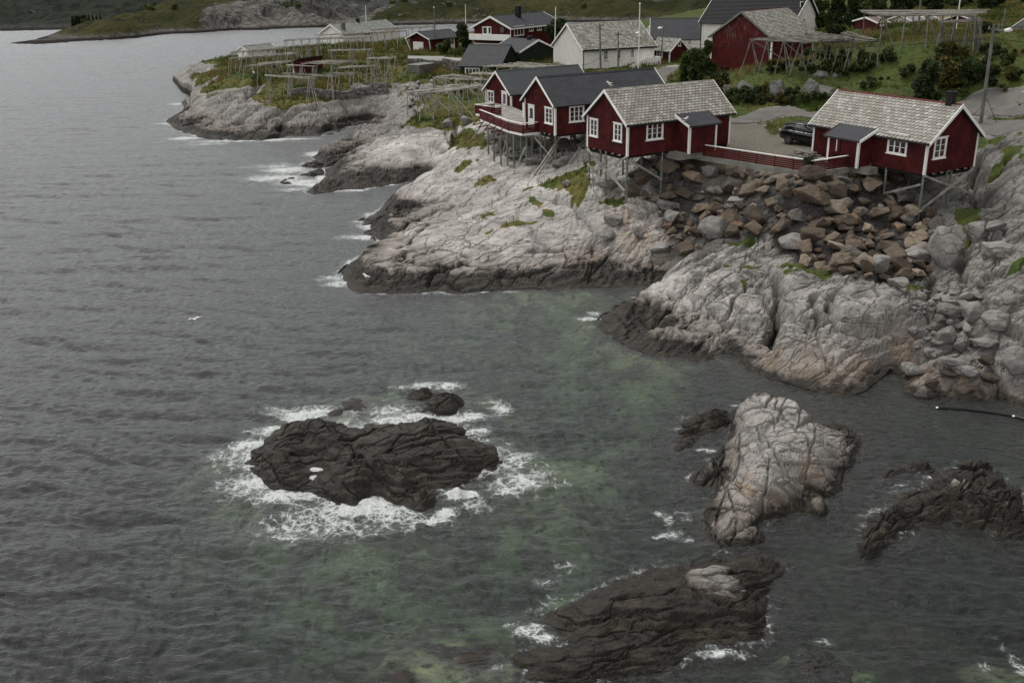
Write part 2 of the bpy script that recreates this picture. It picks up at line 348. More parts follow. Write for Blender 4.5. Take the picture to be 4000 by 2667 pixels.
WP = [(-40, 255, 4), (-20, 265, 4.5), (-50, 225, 4.6), (0, 260, 5), (-20, 230, 6), (10, 230, 6.6), (40, 240, 7.5), (60, 300, 6), (120, 320, 12), (0, 200, 6.8), (20, 190, 7.2), (45, 180, 8.5), (50, 160, 11.5), (70, 150, 12.6), (60, 130, 13.2), (80, 110, 12.5),
      (120, 120, 14), (120, 180, 14), (75, 190, 11), (200, 100, 18), (200, 220, 25), (280, 60, 22), (280, 300, 40), (55, 85, 8.5), (70, 70, 9), (50, 60, 7.5), (46, 48, 5), (60, 40, 5), (40, 38, 2.4), (120, 60, 14), (45, 75, 9), (38, 60, 5.5), (34, 52, 2.6), (33, 45, 1.4), (26, 118, 8.4), (20, 128, 7.4), (10, 120, 7),
      (5, 118, 6.4), (12, 105, 6.9), (8, 135, 6.9), (-8, 118, 5.4), (-8, 140, 6.2), (-3, 100, 4.7), (4.3, 97, 5.2), (9, 92, 5.6), (14, 88, 6.6), (16, 94, 7), (33, 150, 8.8), (38, 140, 9.3), (33.7, 131.6, 8.4)]
CP3 = [G(*c) for c in CP] + [(x, y, 0.0) for x, y in densify(SHORE, 2.2)] + WP
_fix = [False] * len(CP) + [True] * (len(CP3) - len(CP) - len(WP)) + [False] * len(WP)
CP3 = deconflict(CP3, _fix, 1.0)
LANDZ = RBF(CP3, 2.0, .12)

SHOALS = [('D', 1080, 255, 2.6, .2), ('D', 1250, 230, 2.0, .15), ('D', 850, 300, 1.9, .3), ('D', 1560, 190, 2.0, .35), ('D', 1500, 150, 2.0, .8), ('D', 1900, 620, 2.6, .6), ('D', 2200, 560, 2.4, .8), ('D', 2060, 760, 1.8, .9), ('D', 1150, 900, 3.6, 1.0), ('D', 450, 700, 2.0, .9), ('D', 350, 520, 1.6, 1.0),
          (0, 1400, 2280, 5, 2.2), (0, 2350, 1720, 4, 1.5), (0, 2600, 1720, 2.5, .9), (0, 2450, 2050, 3.5, 1.8), (0, 1150, 2350, 3.5, 2.6), ('F', 160, 590, 2.8, .18), ('F', 380, 560, 2.2, .14), ('F', 1600, 570, 2.3, .3), ('F', 1250, 600, 2.0, .4), (0, 2300, 1450, 4, 2.2), (0, 2150, 1200, 4, 1.6),
          ('F', 2250, 600, 1.5, .3), ('F', 1900, 420, 1.0, .15), (0, 3800, 1850, 5, 1.6), (0, 2750, 2150, 1.5, .7), (0, 1300, 1100, 3, 1.0), (0, 1700, 1650, 4, 1.4), (0, 2050, 1880, 4, 1.3), (0, 3500, 2500, 4, 1.6)]
SH3 = [(*G(k, x, y, 0)[:2], r, d) for k, x, y, r, d in SHOALS]
ISLETS = {}            # name -> outline on the water, filled below

def sea_floor(x, y, dshore):
    dep = .55 * np.power(np.maximum(dshore, 0), .8)
    near = 3.4 + np.clip((-10 - x) * .35, 0, 6) + np.clip((y - 50) * .12, 0, 3.5)
    dep = np.minimum(dep, near)
    for sx, sy, r, d in SH3:
        dd = np.sqrt((x - sx) ** 2 + (y - sy) ** 2) + 1.2 * fbm(x / 2.2, y / 2.2, 5, 2)
        dep = np.minimum(dep, d + np.maximum(dd - r * .5, 0) ** 1.3 * .35)
    for o in ISLETS.values():
        dd = np.where(inside(x, y, o), 0, seg_dist(x, y, o)) + .5 * fbm(x / 1.2, y / 1.2, 9, 2)
        dep = np.minimum(dep, .35 + np.maximum(dd, 0) ** 1.1 * .55)
    return -dep

# polar sheet: rows recede, columns fan out, so near rock gets more points than far grass
U0, U1, NU = -.76, .92, 1480
Y0 = 15.0
gu = np.linspace(U0, U1, NU); gy = [Y0]
while gy[-1] < 335: gy.append(gy[-1] * (1.0065 if gy[-1] < 43 else (1.0016 if gy[-1] < 84 else (1.0028 if gy[-1] < 118 else (1.0021 if gy[-1] < 185 else 1.005)))))
gy = np.array(gy); NY = len(gy)
GX = (gu[None] * gy[:, None]).astype(np.float32); GY = np.repeat(gy[:, None], NU, 1).astype(np.float32)

def lookup(A, x, y):
    x = np.asarray(x, float); y = np.asarray(y, float)
    r = np.clip(np.interp(y, gy, np.arange(NY)), 0, NY - 1.001); c = np.clip((x / np.maximum(y, 1e-3) - U0) / (U1 - U0) * (NU - 1), 0, NU - 1.001)
    i = r.astype(int); j = c.astype(int); a = r - i; b = c - j
    return (A[i, j] * (1 - b) + A[i, j + 1] * b) * (1 - a) + (A[i + 1, j] * (1 - b) + A[i + 1, j + 1] * b) * a

def T(k, x, y, h=0.0):
    """where the sight line through a point of the photograph meets the ground raised by h"""
    d = ray(*S(k, x, y)); d = d / d[1]
    ys = Y0 * (gy[-1] / Y0) ** np.linspace(0, .999, 1500)
    zz = CAMH + d[2] * ys; gz = lookup(HZ, d[0] * ys, ys) + h
    w = np.nonzero(zz < gz)[0]
    if len(w) == 0: return CAM + d * ys[-1]
    i = w[0]
    if i == 0: return CAM + d * ys[0]
    a = zz[i - 1] - gz[i - 1]; b = gz[i] - zz[i]; t = a / (a + b + 1e-9); yy = ys[i - 1] * (1 - t) + ys[i] * t
    return CAM + d * yy

def ground(x, y): return float(lookup(HZ, x, y))
def poly_T(k, *pts): return [tuple(T(k, *p)[:2]) for p in pts]

ISLET_DEF = {
    'wet': ('D', [(380, 600), (400, 530), (480, 500), (520, 450), (600, 400), (740, 362), (880, 365), (960, 390), (1000, 412), (1060, 375), (1180, 405), (1300, 400), (1420, 362), (1560, 370), (1660, 410), (1700, 440), (1790, 480), (1860, 540), (1860, 590), (1820, 640), (1740, 680), (1640, 710),
                  (1540, 760), (1420, 800), (1290, 835), (1190, 815), (1180, 790), (1100, 790), (1040, 825), (870, 835), (800, 790), (740, 760), (600, 760), (530, 775), (470, 700), (430, 650)],
            [(600, 450, .9), (750, 400, .95), (900, 440, 1.0), (1000, 470, .85), (1250, 470, 1.2), (1450, 420, 1.1), (1600, 480, 1.15), (1750, 560, .7), (1300, 560, 1.35), (1500, 620, 1.1), (1100, 620, 1.05), (900, 640, .6), (700, 585, .15), (780, 640, .1), (760, 700, .08), (560, 560, .75), (550, 680, .5),
             (1250, 715, .7), (1350, 690, .95), (950, 720, .7), (1000, 770, .55), (880, 780, .4), (640, 690, .45), (480, 600, .35), (1100, 740, .5), (1400, 740, .75), (1170, 640, 1.1), (660, 500, .95)]),
    'knob': ('D', [(1400, 265), (1450, 228), (1530, 210), (1585, 222), (1612, 262), (1590, 298), (1490, 292)], [(1500, 250, .45), (1560, 245, .5)]),
    'fin': ('D', [(1330, 205), (1380, 185), (1412, 165), (1440, 200), (1450, 222), (1400, 238)], [(1400, 200, .35)]),
    'pale': ('E', [(540, 280), (600, 195), (690, 150), (760, 142), (830, 165), (900, 200), (1000, 235), (1060, 285), (1100, 295), (1160, 270), (1220, 295), (1330, 380), (1355, 460), (1310, 560), (1275, 640), (1240, 700), (1130, 790), (1000, 840), (930, 880), (800, 940), (750, 1050), (640, 1085), (470, 1070),
                   (400, 960), (380, 860), (440, 790), (440, 690), (330, 705), (310, 640), (400, 570), (470, 480), (545, 420), (540, 340)],
             [(700, 210, 1.6), (850, 235, 1.7), (970, 340, 1.7), (780, 330, 1.7), (650, 340, 1.2), (1060, 370, 1.9), (1180, 480, 2.0), (1000, 480, 2.2), (850, 490, 2.1), (720, 500, 1.7), (600, 600, 1.5), (800, 640, 1.9), (1000, 640, 1.9), (1180, 640, 1.5), (700, 750, 1.1), (900, 750, 1.15), (1100, 730, .9),
              (560, 800, .6), (700, 840, .65), (850, 830, .65), (600, 950, .55), (700, 1000, .4), (480, 950, .45), (1260, 500, 1.1), (1240, 370, .9), (1160, 320, 1.1), (570, 480, .8), (480, 570, .6), (400, 640, .35), (520, 700, .8), (600, 260, .9), (500, 1030, .3)]),
    'apron': ('E', [(215, 400), (250, 315), (400, 245), (535, 238), (545, 320), (420, 385), (320, 445), (265, 485)], [(300, 360, .35), (420, 300, .45), (500, 270, .4)]),
    'whale': ('F', [(610, 425), (620, 370), (720, 320), (850, 260), (960, 215), (1080, 185), (1200, 165), (1330, 150), (1440, 160), (1475, 195), (1450, 250), (1400, 300), (1410, 370), (1422, 420), (1395, 480), (1250, 485), (1150, 500), (1100, 560), (900, 600), (740, 628), (500, 640), (520, 560), (480, 530), (560, 500), (640, 470)],
              [(1220, 205, 1.25), (1270, 255, 1.2), (1150, 270, 1.0), (1000, 300, .95), (850, 330, .8), (720, 380, .6), (800, 420, .7), (1000, 400, 1.0), (1200, 400, 1.0), (1330, 380, .75), (1400, 220, .5), (840, 445, .35), (1080, 455, .4), (1250, 465, .3), (900, 500, .5), (700, 530, .45), (1000, 520, .4), (600, 580, .25), (800, 580, .3), (960, 470, .35)]),
    'crest': ('E', [(1500, 710), (1530, 660), (1650, 590), (1700, 555), (1760, 570), (1800, 620), (1850, 640), (1900, 580), (1990, 560), (2150, 590), (2230, 640), (2352, 720), (2430, 900), (2352, 1010), (2200, 1010), (2100, 960), (2000, 960), (1900, 930), (1800, 940), (1700, 930), (1690, 1020), (1560, 1030), (1420, 1140),
                    (1330, 1150), (1350, 1000), (1420, 850), (1600, 800), (1720, 760), (1700, 715), (1600, 740)],
              [(1690, 620, .4), (1930, 640, 1.1), (1800, 730, .8), (2050, 690, 1.0), (2200, 750, .9), (2000, 840, .7), (1800, 850, .5), (1600, 890, .45), (2150, 890, .5), (2300, 850, .9), (1450, 1000, .3), (2250, 940, .35), (1540, 960, .35)]),
    'reef': (9, [(200, 782), (330, 722), (440, 716), (465, 760), (430, 800), (330, 806)], [(350, 760, .4)]),
    'reef2': (9, [(160, 884), (300, 835), (440, 806), (450, 850), (400, 875), (300, 892)], [(320, 860, .3)]),
    'reef3': (9, [(-20, 950), (60, 900), (150, 884), (120, 935), (20, 978)], [(70, 930, .3)]),
    'stone': ('F', [(1540, 560), (1560, 515), (1600, 505), (1640, 530), (1640, 565), (1590, 595)], [(1590, 545, .12)]),
}
for nm, (k, o, c) in ISLET_DEF.items(): ISLETS[nm] = [tuple(G(k, x, y, 0)[:2]) for x, y in o]

INL = inside(GX, GY, LAND)
DSH = seg_dist(GX, GY, LAND)
zl = np.zeros_like(GX)
m = INL; zl[m] = LANDZ(GX[m], GY[m])
zl = np.maximum(zl, np.minimum(DSH * .3, .5))
zs = np.zeros_like(GX); m = ~INL; zs[m] = sea_floor(GX[m], GY[m], DSH[m])
HZ = np.where(INL, zl, zs).astype(np.float32)
# steep wave-cut foot, then clefts and ledges along lines seen in the photograph
HZ += np.where(INL, np.clip((DSH - .1) / 1.5, 0, 1) * np.clip((6 - HZ) / 4, 0, 1) * np.clip(.42 + .9 * fbm(GX / 5, GY / 5, 21, 3), 0, .9), 0).astype(np.float32)
HZ += np.where(INL, np.clip(DSH / 3, 0, 1) * np.clip((4.5 - HZ) / 2, 0, 1) * ((.35 + .45 * np.clip((GX - 10) / 6, 0, 1)) * fbm(GX / 6 - GY / 14, GY / 11, 22, 4)) * np.where(GY > 120, 2.6, 1.0), 0).astype(np.float32)
CARVE = [('B', [(1990, 600), (1965, 780), (1950, 920), (1960, 1060), (1890, 1150)], 1.3, .45), ('C', [(400, 640), (395, 800), (330, 890)], 1.0, .35), ('C', [(520, 640), (515, 800), (395, 890), (80, 940), (0, 1000)], .9, .4), ('C', [(395, 890), (600, 850), (780, 915), (910, 880), (1010, 830), (1180, 880), (1290, 960)], .9, .4),
         ('A', [(1690, 625), (1770, 545), (1640, 420), (1560, 310), (1460, 290)], .7, .45), ('A', [(1290, 650), (1380, 640), (1500, 640)], .5, .3), (9, [(470, 790), (620, 690), (900, 560), (1150, 410), (1230, 400)], 1.1, .8), (9, [(1770, 290), (1775, 400), (1740, 560), (1690, 600)], 1.5, .7), (9, [(1560, 330), (1680, 420), (1720, 540)], .7, .4),
         (9, [(1190, 1160), (1450, 1200), (1600, 1150), (1750, 1060), (1900, 1040)], .55, .35), ('A', [(190, 480), (300, 420), (480, 350), (700, 300)], .6, .35), ('A', [(260, 600), (430, 520), (560, 430), (780, 350)], .6, .35), ('A', [(420, 620), (520, 560), (640, 470)], .45, .3), ('A', [(430, 700), (480, 640), (640, 630), (780, 620), (880, 690)], .5, .3), ('A', [(620, 830), (700, 760), (860, 740), (1050, 790), (1300, 800), (1600, 750)], .6, .3), ('A', [(2060, 790), (2100, 690), (2250, 660)], .6, .3), ('A', [(1680, 830), (1720, 740), (1800, 660), (1950, 610)], .6, .3),
         ('B', [(1480, 930), (1580, 720), (1760, 560), (1900, 480)], .55, .22), ('B', [(880, 930), (1050, 740), (1250, 560), (1400, 430)], .4, .22), ('B', [(1060, 1010), (1250, 830), (1420, 640)], .4, .22), ('B', [(1480, 930), (1350, 1060), (1200, 1180)], .5, .25), ('B', [(1200, 500), (1400, 600), (1700, 640), (1940, 720)], .35, .22), ('B', [(950, 700), (1300, 800), (1480, 930), (1750, 990)], .35, .22), ('B', [(1240, 440), (1460, 330), (1750, 210)], .6, .35), ('B', [(1650, 330), (1900, 420), (2100, 480)], .5, .35),
         ('C', [(1300, 1150), (1160, 1080), (1000, 1170), (860, 1260)], .5, .3), ('C', [(560, 1240), (500, 1150), (640, 1050)], .25, .25), ('C', [(1330, 620), (1350, 440), (1300, 300)], 1.0, .5), ('C', [(1640, 520), (1600, 380), (1620, 200)], 1.2, .6), ('C', [(1940, 420), (1800, 460), (1700, 560)], .9, .5), ('C', [(1700, 960), (1660, 800), (1700, 650)], .8, .5), ('C', [(1990, 900), (1830, 830), (1990, 760)], .7, .4),
         (1, [(400, 1010), (470, 920), (560, 800)], 2.2, 1.2), (1, [(320, 1240), (480, 1130), (700, 1000), (900, 990)], 1.1, .8), (1, [(560, 1300), (640, 1180), (880, 1050)], 1.1, .8), (1, [(760, 1340), (780, 1220), (950, 1110), (1150, 1100)], 1.1, .8), (1, [(60, 1250), (200, 1100), (330, 1000)], .9, .8), (1, [(1400, 1290), (1500, 1200), (1420, 1060)], 1.2, .9), (1, [(1180, 1380), (1300, 1230), (1500, 1190), (1700, 1150)], 1.0, .7), (7, [(1980, 1160), (1900, 900), (1960, 700)], 1.4, .6), (7, [(1900, 1000), (2080, 900), (2230, 700)], .9, .5), (7, [(2010, 1500), (2080, 1250), (2240, 1120)], 1.0, .6), (7, [(1750, 1500), (1850, 1340), (2010, 1330)], .8, .5)]
for k_, ln_, dp_, wd_ in CARVE:
    P_ = [tuple(T(k_, *p)[:2]) for p in ln_]
    xs_ = [p[0] for p in P_]; ys_ = [p[1] for p in P_]; m_ = (GX > min(xs_) - 4 * wd_) & (GX < max(xs_) + 4 * wd_) & (GY > min(ys_) - 6 * wd_) & (GY < max(ys_) + 6 * wd_) & INL
    if not m_.any(): continue
    X_, Y_ = GX[m_], GY[m_]; d_ = seg_dist(X_ + .5 * fbm(X_ / 1.1, Y_ / 1.1, 23, 2), Y_ + .6 * fbm(X_ / 1.1, Y_ / 1.1, 24, 2), P_, False)
    HZ[m_] -= (dp_ * np.exp(-(d_ / (wd_ * .55)) ** 1.4) * np.clip(HZ[m_] / .7, 0, 1)).astype(np.float32)
# joint-bounded ledges: beds dipping gently, so the faces step instead of draping
_b = np.clip((GX * .9 + GY * .12 - 13.0) / 5, 0, 1); _m = INL & (HZ < 5.5) & ~((GX > 12) & (GY > 84))
_st = np.where(GY > 118, 1.1, .42 + .2 * _b); _tl = -(.05 + .26 * _b) * GX + .07 * GY
_t = (HZ + _tl + .55 * fbm(GX / 3.2, GY / 4.5, 27, 4)) / _st; _f = np.floor(_t); _r = _t - _f
_z = (_f + np.clip(_r * 2.1 - .55, 0, 1) * .8 + _r * .2) * _st - _tl - .55 * fbm(GX / 3.2, GY / 4.5, 27, 4)
_w = np.where(_m, (.3 + .35 * _b + .4 * np.clip((1.8 - HZ) / 1.2, 0, 1)).clip(0, .72) * np.clip(DSH / .6, 0, 1), 0)
HZ = (HZ * (1 - _w) + _z * _w).astype(np.float32)
print('macro terrain', round(time.time() - T0, 1))

# ------------------------------------------------------------------ what covers it: grass, road, gravel
def soft(poly, w=.6, n=.7, sc=1.5):
    sd = seg_dist(GX, GY, poly); sd = np.where(inside(GX, GY, poly), sd, -sd)
    return np.clip((sd + n * fbm(GX / sc, GY / sc, 77, 3)) / w + .5, 0, 1)

GRASS_POLYS = [
    poly_T(9, (1290, 320), (1400, 230), (1500, 100), (1560, 40), (2080, 40), (1980, 250), (1950, 300), (1800, 300), (1770, 400), (1720, 300), (1640, 290), (1540, 320), (1430, 330), (1350, 380), (1230, 410), (1160, 415)),
    poly_T(9, (1690, 600), (1760, 500), (2060, 450), (2140, 560), (2090, 640), (2000, 640), (1870, 600), (1740, 620)),
    poly_T(9, (1700, 860), (1850, 740), (2040, 690), (2050, 720), (1850, 800), (1780, 850)),
    poly_T(9, (1920, 1000), (2100, 890), (2240, 890), (2200, 950), (2050, 1000)),
    poly_T('A', (1190, 265), (1300, 210), (1500, 150), (1690, 60), (1690, 200), (1640, 300), (1600, 330), (1560, 260), (1480, 240), (1400, 220), (1280, 240)),
    poly_T('A', (1740, 310), (1800, 280), (1900, 290), (1880, 330), (1750, 335)),
    poly_T('A', (1020, 518), (1100, 472), (1250, 440), (1345, 440), (1345, 462), (1200, 474), (1090, 495)),
    poly_T('A', (980, 402), (1060, 382), (1075, 405), (1000, 412)),
    poly_T('A', (1300, 290), (1440, 380), (1450, 430), (1430, 430), (1330, 350), (1280, 290)),
    poly_T(6, (1080, 940), (1290, 920), (2352, 1080), (2352, 1190), (1600, 1050), (1300, 975)), poly_T(7, (0, 870), (380, 940), (780, 850), (830, 900), (700, 950), (480, 1000), (300, 960), (0, 890)),
    poly_T('B', (1500, 240), (1700, 195), (1720, 215), (1560, 255)), poly_T('B', (1520, 440), (1680, 420), (1760, 470), (1640, 460)), poly_T('B', (1490, 630), (1600, 560), (1760, 500), (1700, 560), (1560, 620)), poly_T('B', (1950, 500), (2150, 490), (2352, 470), (2352, 520), (2050, 520)),
    poly_T('C', (1040, 500), (1120, 470), (1230, 540), (1250, 640), (1180, 600)), poly_T('C', (1550, 0), (1700, 0), (1680, 160), (1640, 300), (1600, 120)), poly_T('C', (1950, 440), (2091, 330), (2091, 430), (2000, 470)), poly_T('C', (0, 380), (440, 430), (500, 420), (490, 480), (300, 450), (60, 430)),
    poly_T(7, (2120, 620), (2200, 580), (2340, 700), (2340, 760), (2230, 700), (2150, 780)), poly_T(7, (1980, 930), (2180, 700), (2240, 740), (2060, 980)), poly_T(7, (1860, 520), (2020, 500), (1960, 640), (1900, 680)), poly_T(7, (1700, 1200), (1860, 1180), (1930, 1330), (1900, 1560), (1780, 1450)),
    poly_T(4, (1950, 1305), (2352, 1300), (2352, 1400), (2200, 1340), (2060, 1400)), poly_T(7, (2120, 430), (2340, 400), (2340, 560), (2250, 530)),
]
gm = np.zeros_like(GX)
# village and headland: grass above a ragged line
far = INL & (GY > 118)
lim = np.where(GX < 0, 3.7 - .012 * np.clip(GY - 140, 0, 60), 3.2)
gm = np.where(far, np.clip((HZ - lim + 2.3 * fbm(GX / 7, GY / 7, 31, 4)) / .5, 0, 1), 0)
hill = INL & (GY > 94) & (GX > 12)
gm = np.maximum(gm, np.where(hill, 1, 0))
back = INL & (GX > 30) & (GY > 78); gm = np.maximum(gm, np.where(back, np.clip((HZ - 7.2 + 2.0 * fbm(GX / 4, GY / 4, 33, 3)) / .5, 0, 1), 0))
yg = INL & (GX > 12) & (GY > 84) & (GX < 40); gm = np.maximum(gm, np.where(yg & (HZ > 6.4), 1, 0))
for p in GRASS_POLYS: gm = np.maximum(gm, soft(p, .5, .8, 1.1))
ROCKY = [poly_T(1, (1180, 880), (1500, 900), (1860, 860), (1860, 960), (1400, 1010), (950, 1010)), poly_T(1, (1850, 830), (2352, 830), (2100, 1100), (1950, 1250), (1880, 1180), (2030, 1000))]
rk = [T(3, 1500, 950), T(3, 1930, 950), T(4, 270, 930)]
for p in rk[:0]: gm *= np.clip((np.hypot(GX - p[0], (GY - p[1]) / 1.3) - 2.2 + 1.5 * fbm(GX / 2, GY / 2, 3, 2)) / .6, 0, 1)
gm *= 1 - soft(ROCKY[1], .6, 1.0, 2) * .9
gm = np.where(INL, gm, 0)
YARD = [(14.0, 83.4), (21.9, 72.0), (25.5, 73.8), (26.5, 79.0), (29, 83), (33, 86), (34, 92), (26, 97.0), (20, 99), (15.5, 99), (16.5, 92), (14.5, 90)]
yard = soft(YARD, .8, .8, 2.0) * (1 - .97 * soft([tuple(T(3, *q)[:2]) for q in ((1800, 1300), (1900, 1230), (2100, 1200), (2250, 1215), (2230, 1260), (2060, 1290), (1980, 1380), (1850, 1370))], .6, .7, 1.2))
wgrav = soft([tuple(T(3, *q)[:2]) for q in ((330, 760), (560, 770), (720, 710), (680, 690), (560, 740), (420, 745))], .8, .5, 2)
yard = np.maximum(yard, wgrav)
path = [tuple(T(2, *q)[:2]) for q in ((300, 640), (700, 700), (1000, 800))]
gm *= 1 - yard
ROADS = [  # centre line, half width
    ([T(3, 860, 690), T(3, 790, 720), T(3, 700, 770), T(3, 660, 830), T(3, 650, 890), (15.2, 112, 0), (16.2, 105, 0), (19, 101.5, 0), (23.5, 99.4, 0), T(3, 1900, 1130), T(3, 2300, 1170), (33, 95.5, 0), (37, 93.2, 0), (43, 90.5, 0), (52, 88.5, 0)], 1.75),
    ([T(4, 1700, 1150), T(4, 1900, 1130), T(4, 2100, 1095), T(4, 2352, 1100), (60, 98, 0)], 2.6),
    ([T(4, 1350, 1240), T(4, 1900, 1240), T(4, 2352, 1255), (60, 88, 0)], 1.3)]
def smooth_line(pts, n=6):
    P = [np.array(p[:2], float) for p in pts]; P = [2 * P[0] - P[1]] + P + [2 * P[-1] - P[-2]]; out = []
    for i in range(1, len(P) - 2):
        for t in np.linspace(0, 1, n, endpoint=False):
            a, b, c, d = P[i - 1:i + 3]
            out.append(.5 * (2 * b + (c - a) * t + (2 * a - 5 * b + 4 * c - d) * t * t + (3 * b - a - 3 * c + d) * t ** 3))
    return out + [P[-2]]
roadm = np.zeros_like(GX)
for pts, w in ROADS:
    ln = smooth_line(pts); d = seg_dist(GX, GY, ln, False)
    roadm = np.maximum(roadm, np.clip((w + .5 - d) / .7, 0, 1))
gm *= 1 - roadm

# fractured rock surface
sel = INL & ((1 - np.maximum(gm, np.maximum(yard, roadm))) > .02)
dz = np.zeros_like(GX); ck = dz.copy(); tn = dz.copy()
x = GX[sel]; y = GY[sel]
zz = HZ[sel]; x = x + .45 * zz; y = y + 1.5 * zz
hA, cA, tA = rock_detail(x, y, D2R(52), 1.25, 100, 3.0)          # smooth striped slabs
hB, cB, tB = rock_detail(x, y, D2R(38), .8, 200, 1.7)            # blocky slab on the right
b = np.clip((GX[sel] * .9 + GY[sel] * .12 - 13.0) / 5, 0, 1)
b = np.where(GY[sel] > 120, .55, b)
big = np.where(GY[sel] > 118, 1.7, 1.0)
low = np.clip((1.6 - HZ[sel]) / 1.2, 0, 1)                       # the wave-cut foot is rougher
amp = (.42 * (1 - b) + .85 * b + .9 * low * (1 - b)) * big
dz[sel] = ((hA * (1 - b) + hB * b) * amp + .5 * fbm(x / 5, y / 5, 41, 4) * (.35 + .4 * b))
ck[sel] = cA * (1 - b) + cB * b; tn[sel] = tA * (1 - b) + tB * b
rockw = 1 - np.maximum(gm, np.maximum(yard, roadm))
fade = np.clip(DSH / 1.6, .15, 1)
dz = dz * rockw * fade
dz += np.where(INL, gm * (.35 * fbm(GX / 3, GY / 3, 61, 4) + .12 * fbm(GX / .7, GY / .7, 62, 2)), 0)
m = ~INL; dz[m] = .55 * fbm(GX[m] / 2.2, GY[m] / 2.2, 71, 4)
HZ = HZ + dz.astype(np.float32)
print('rock detail', round(time.time() - T0, 1))
stain = np.zeros_like(GX)
for k, px_, py_, r in (('B', 700, 180, 1.6), ('B', 850, 240, 1.3), ('B', 250, 420, 1.0), ('B', 600, 60, 1.0), ('B', 800, 1000, .9), ('C', 300, 1280, .8), ('C', 550, 1350, 1.2), ('C', 1100, 1130, .8), ('C', 800, 1300, 1.0), ('A', 1900, 390, 1.0), ('A', 1640, 740, 1.0), ('C', 30, 1170, .7), ('C', 1250, 1300, .8), ('C', 1650, 1400, .8)):
    p = T(k, px_, py_); stain = np.maximum(stain, np.exp(-(((GX - p[0]) ** 2 + ((GY - p[1]) / 1.6) ** 2) / r ** 2)))
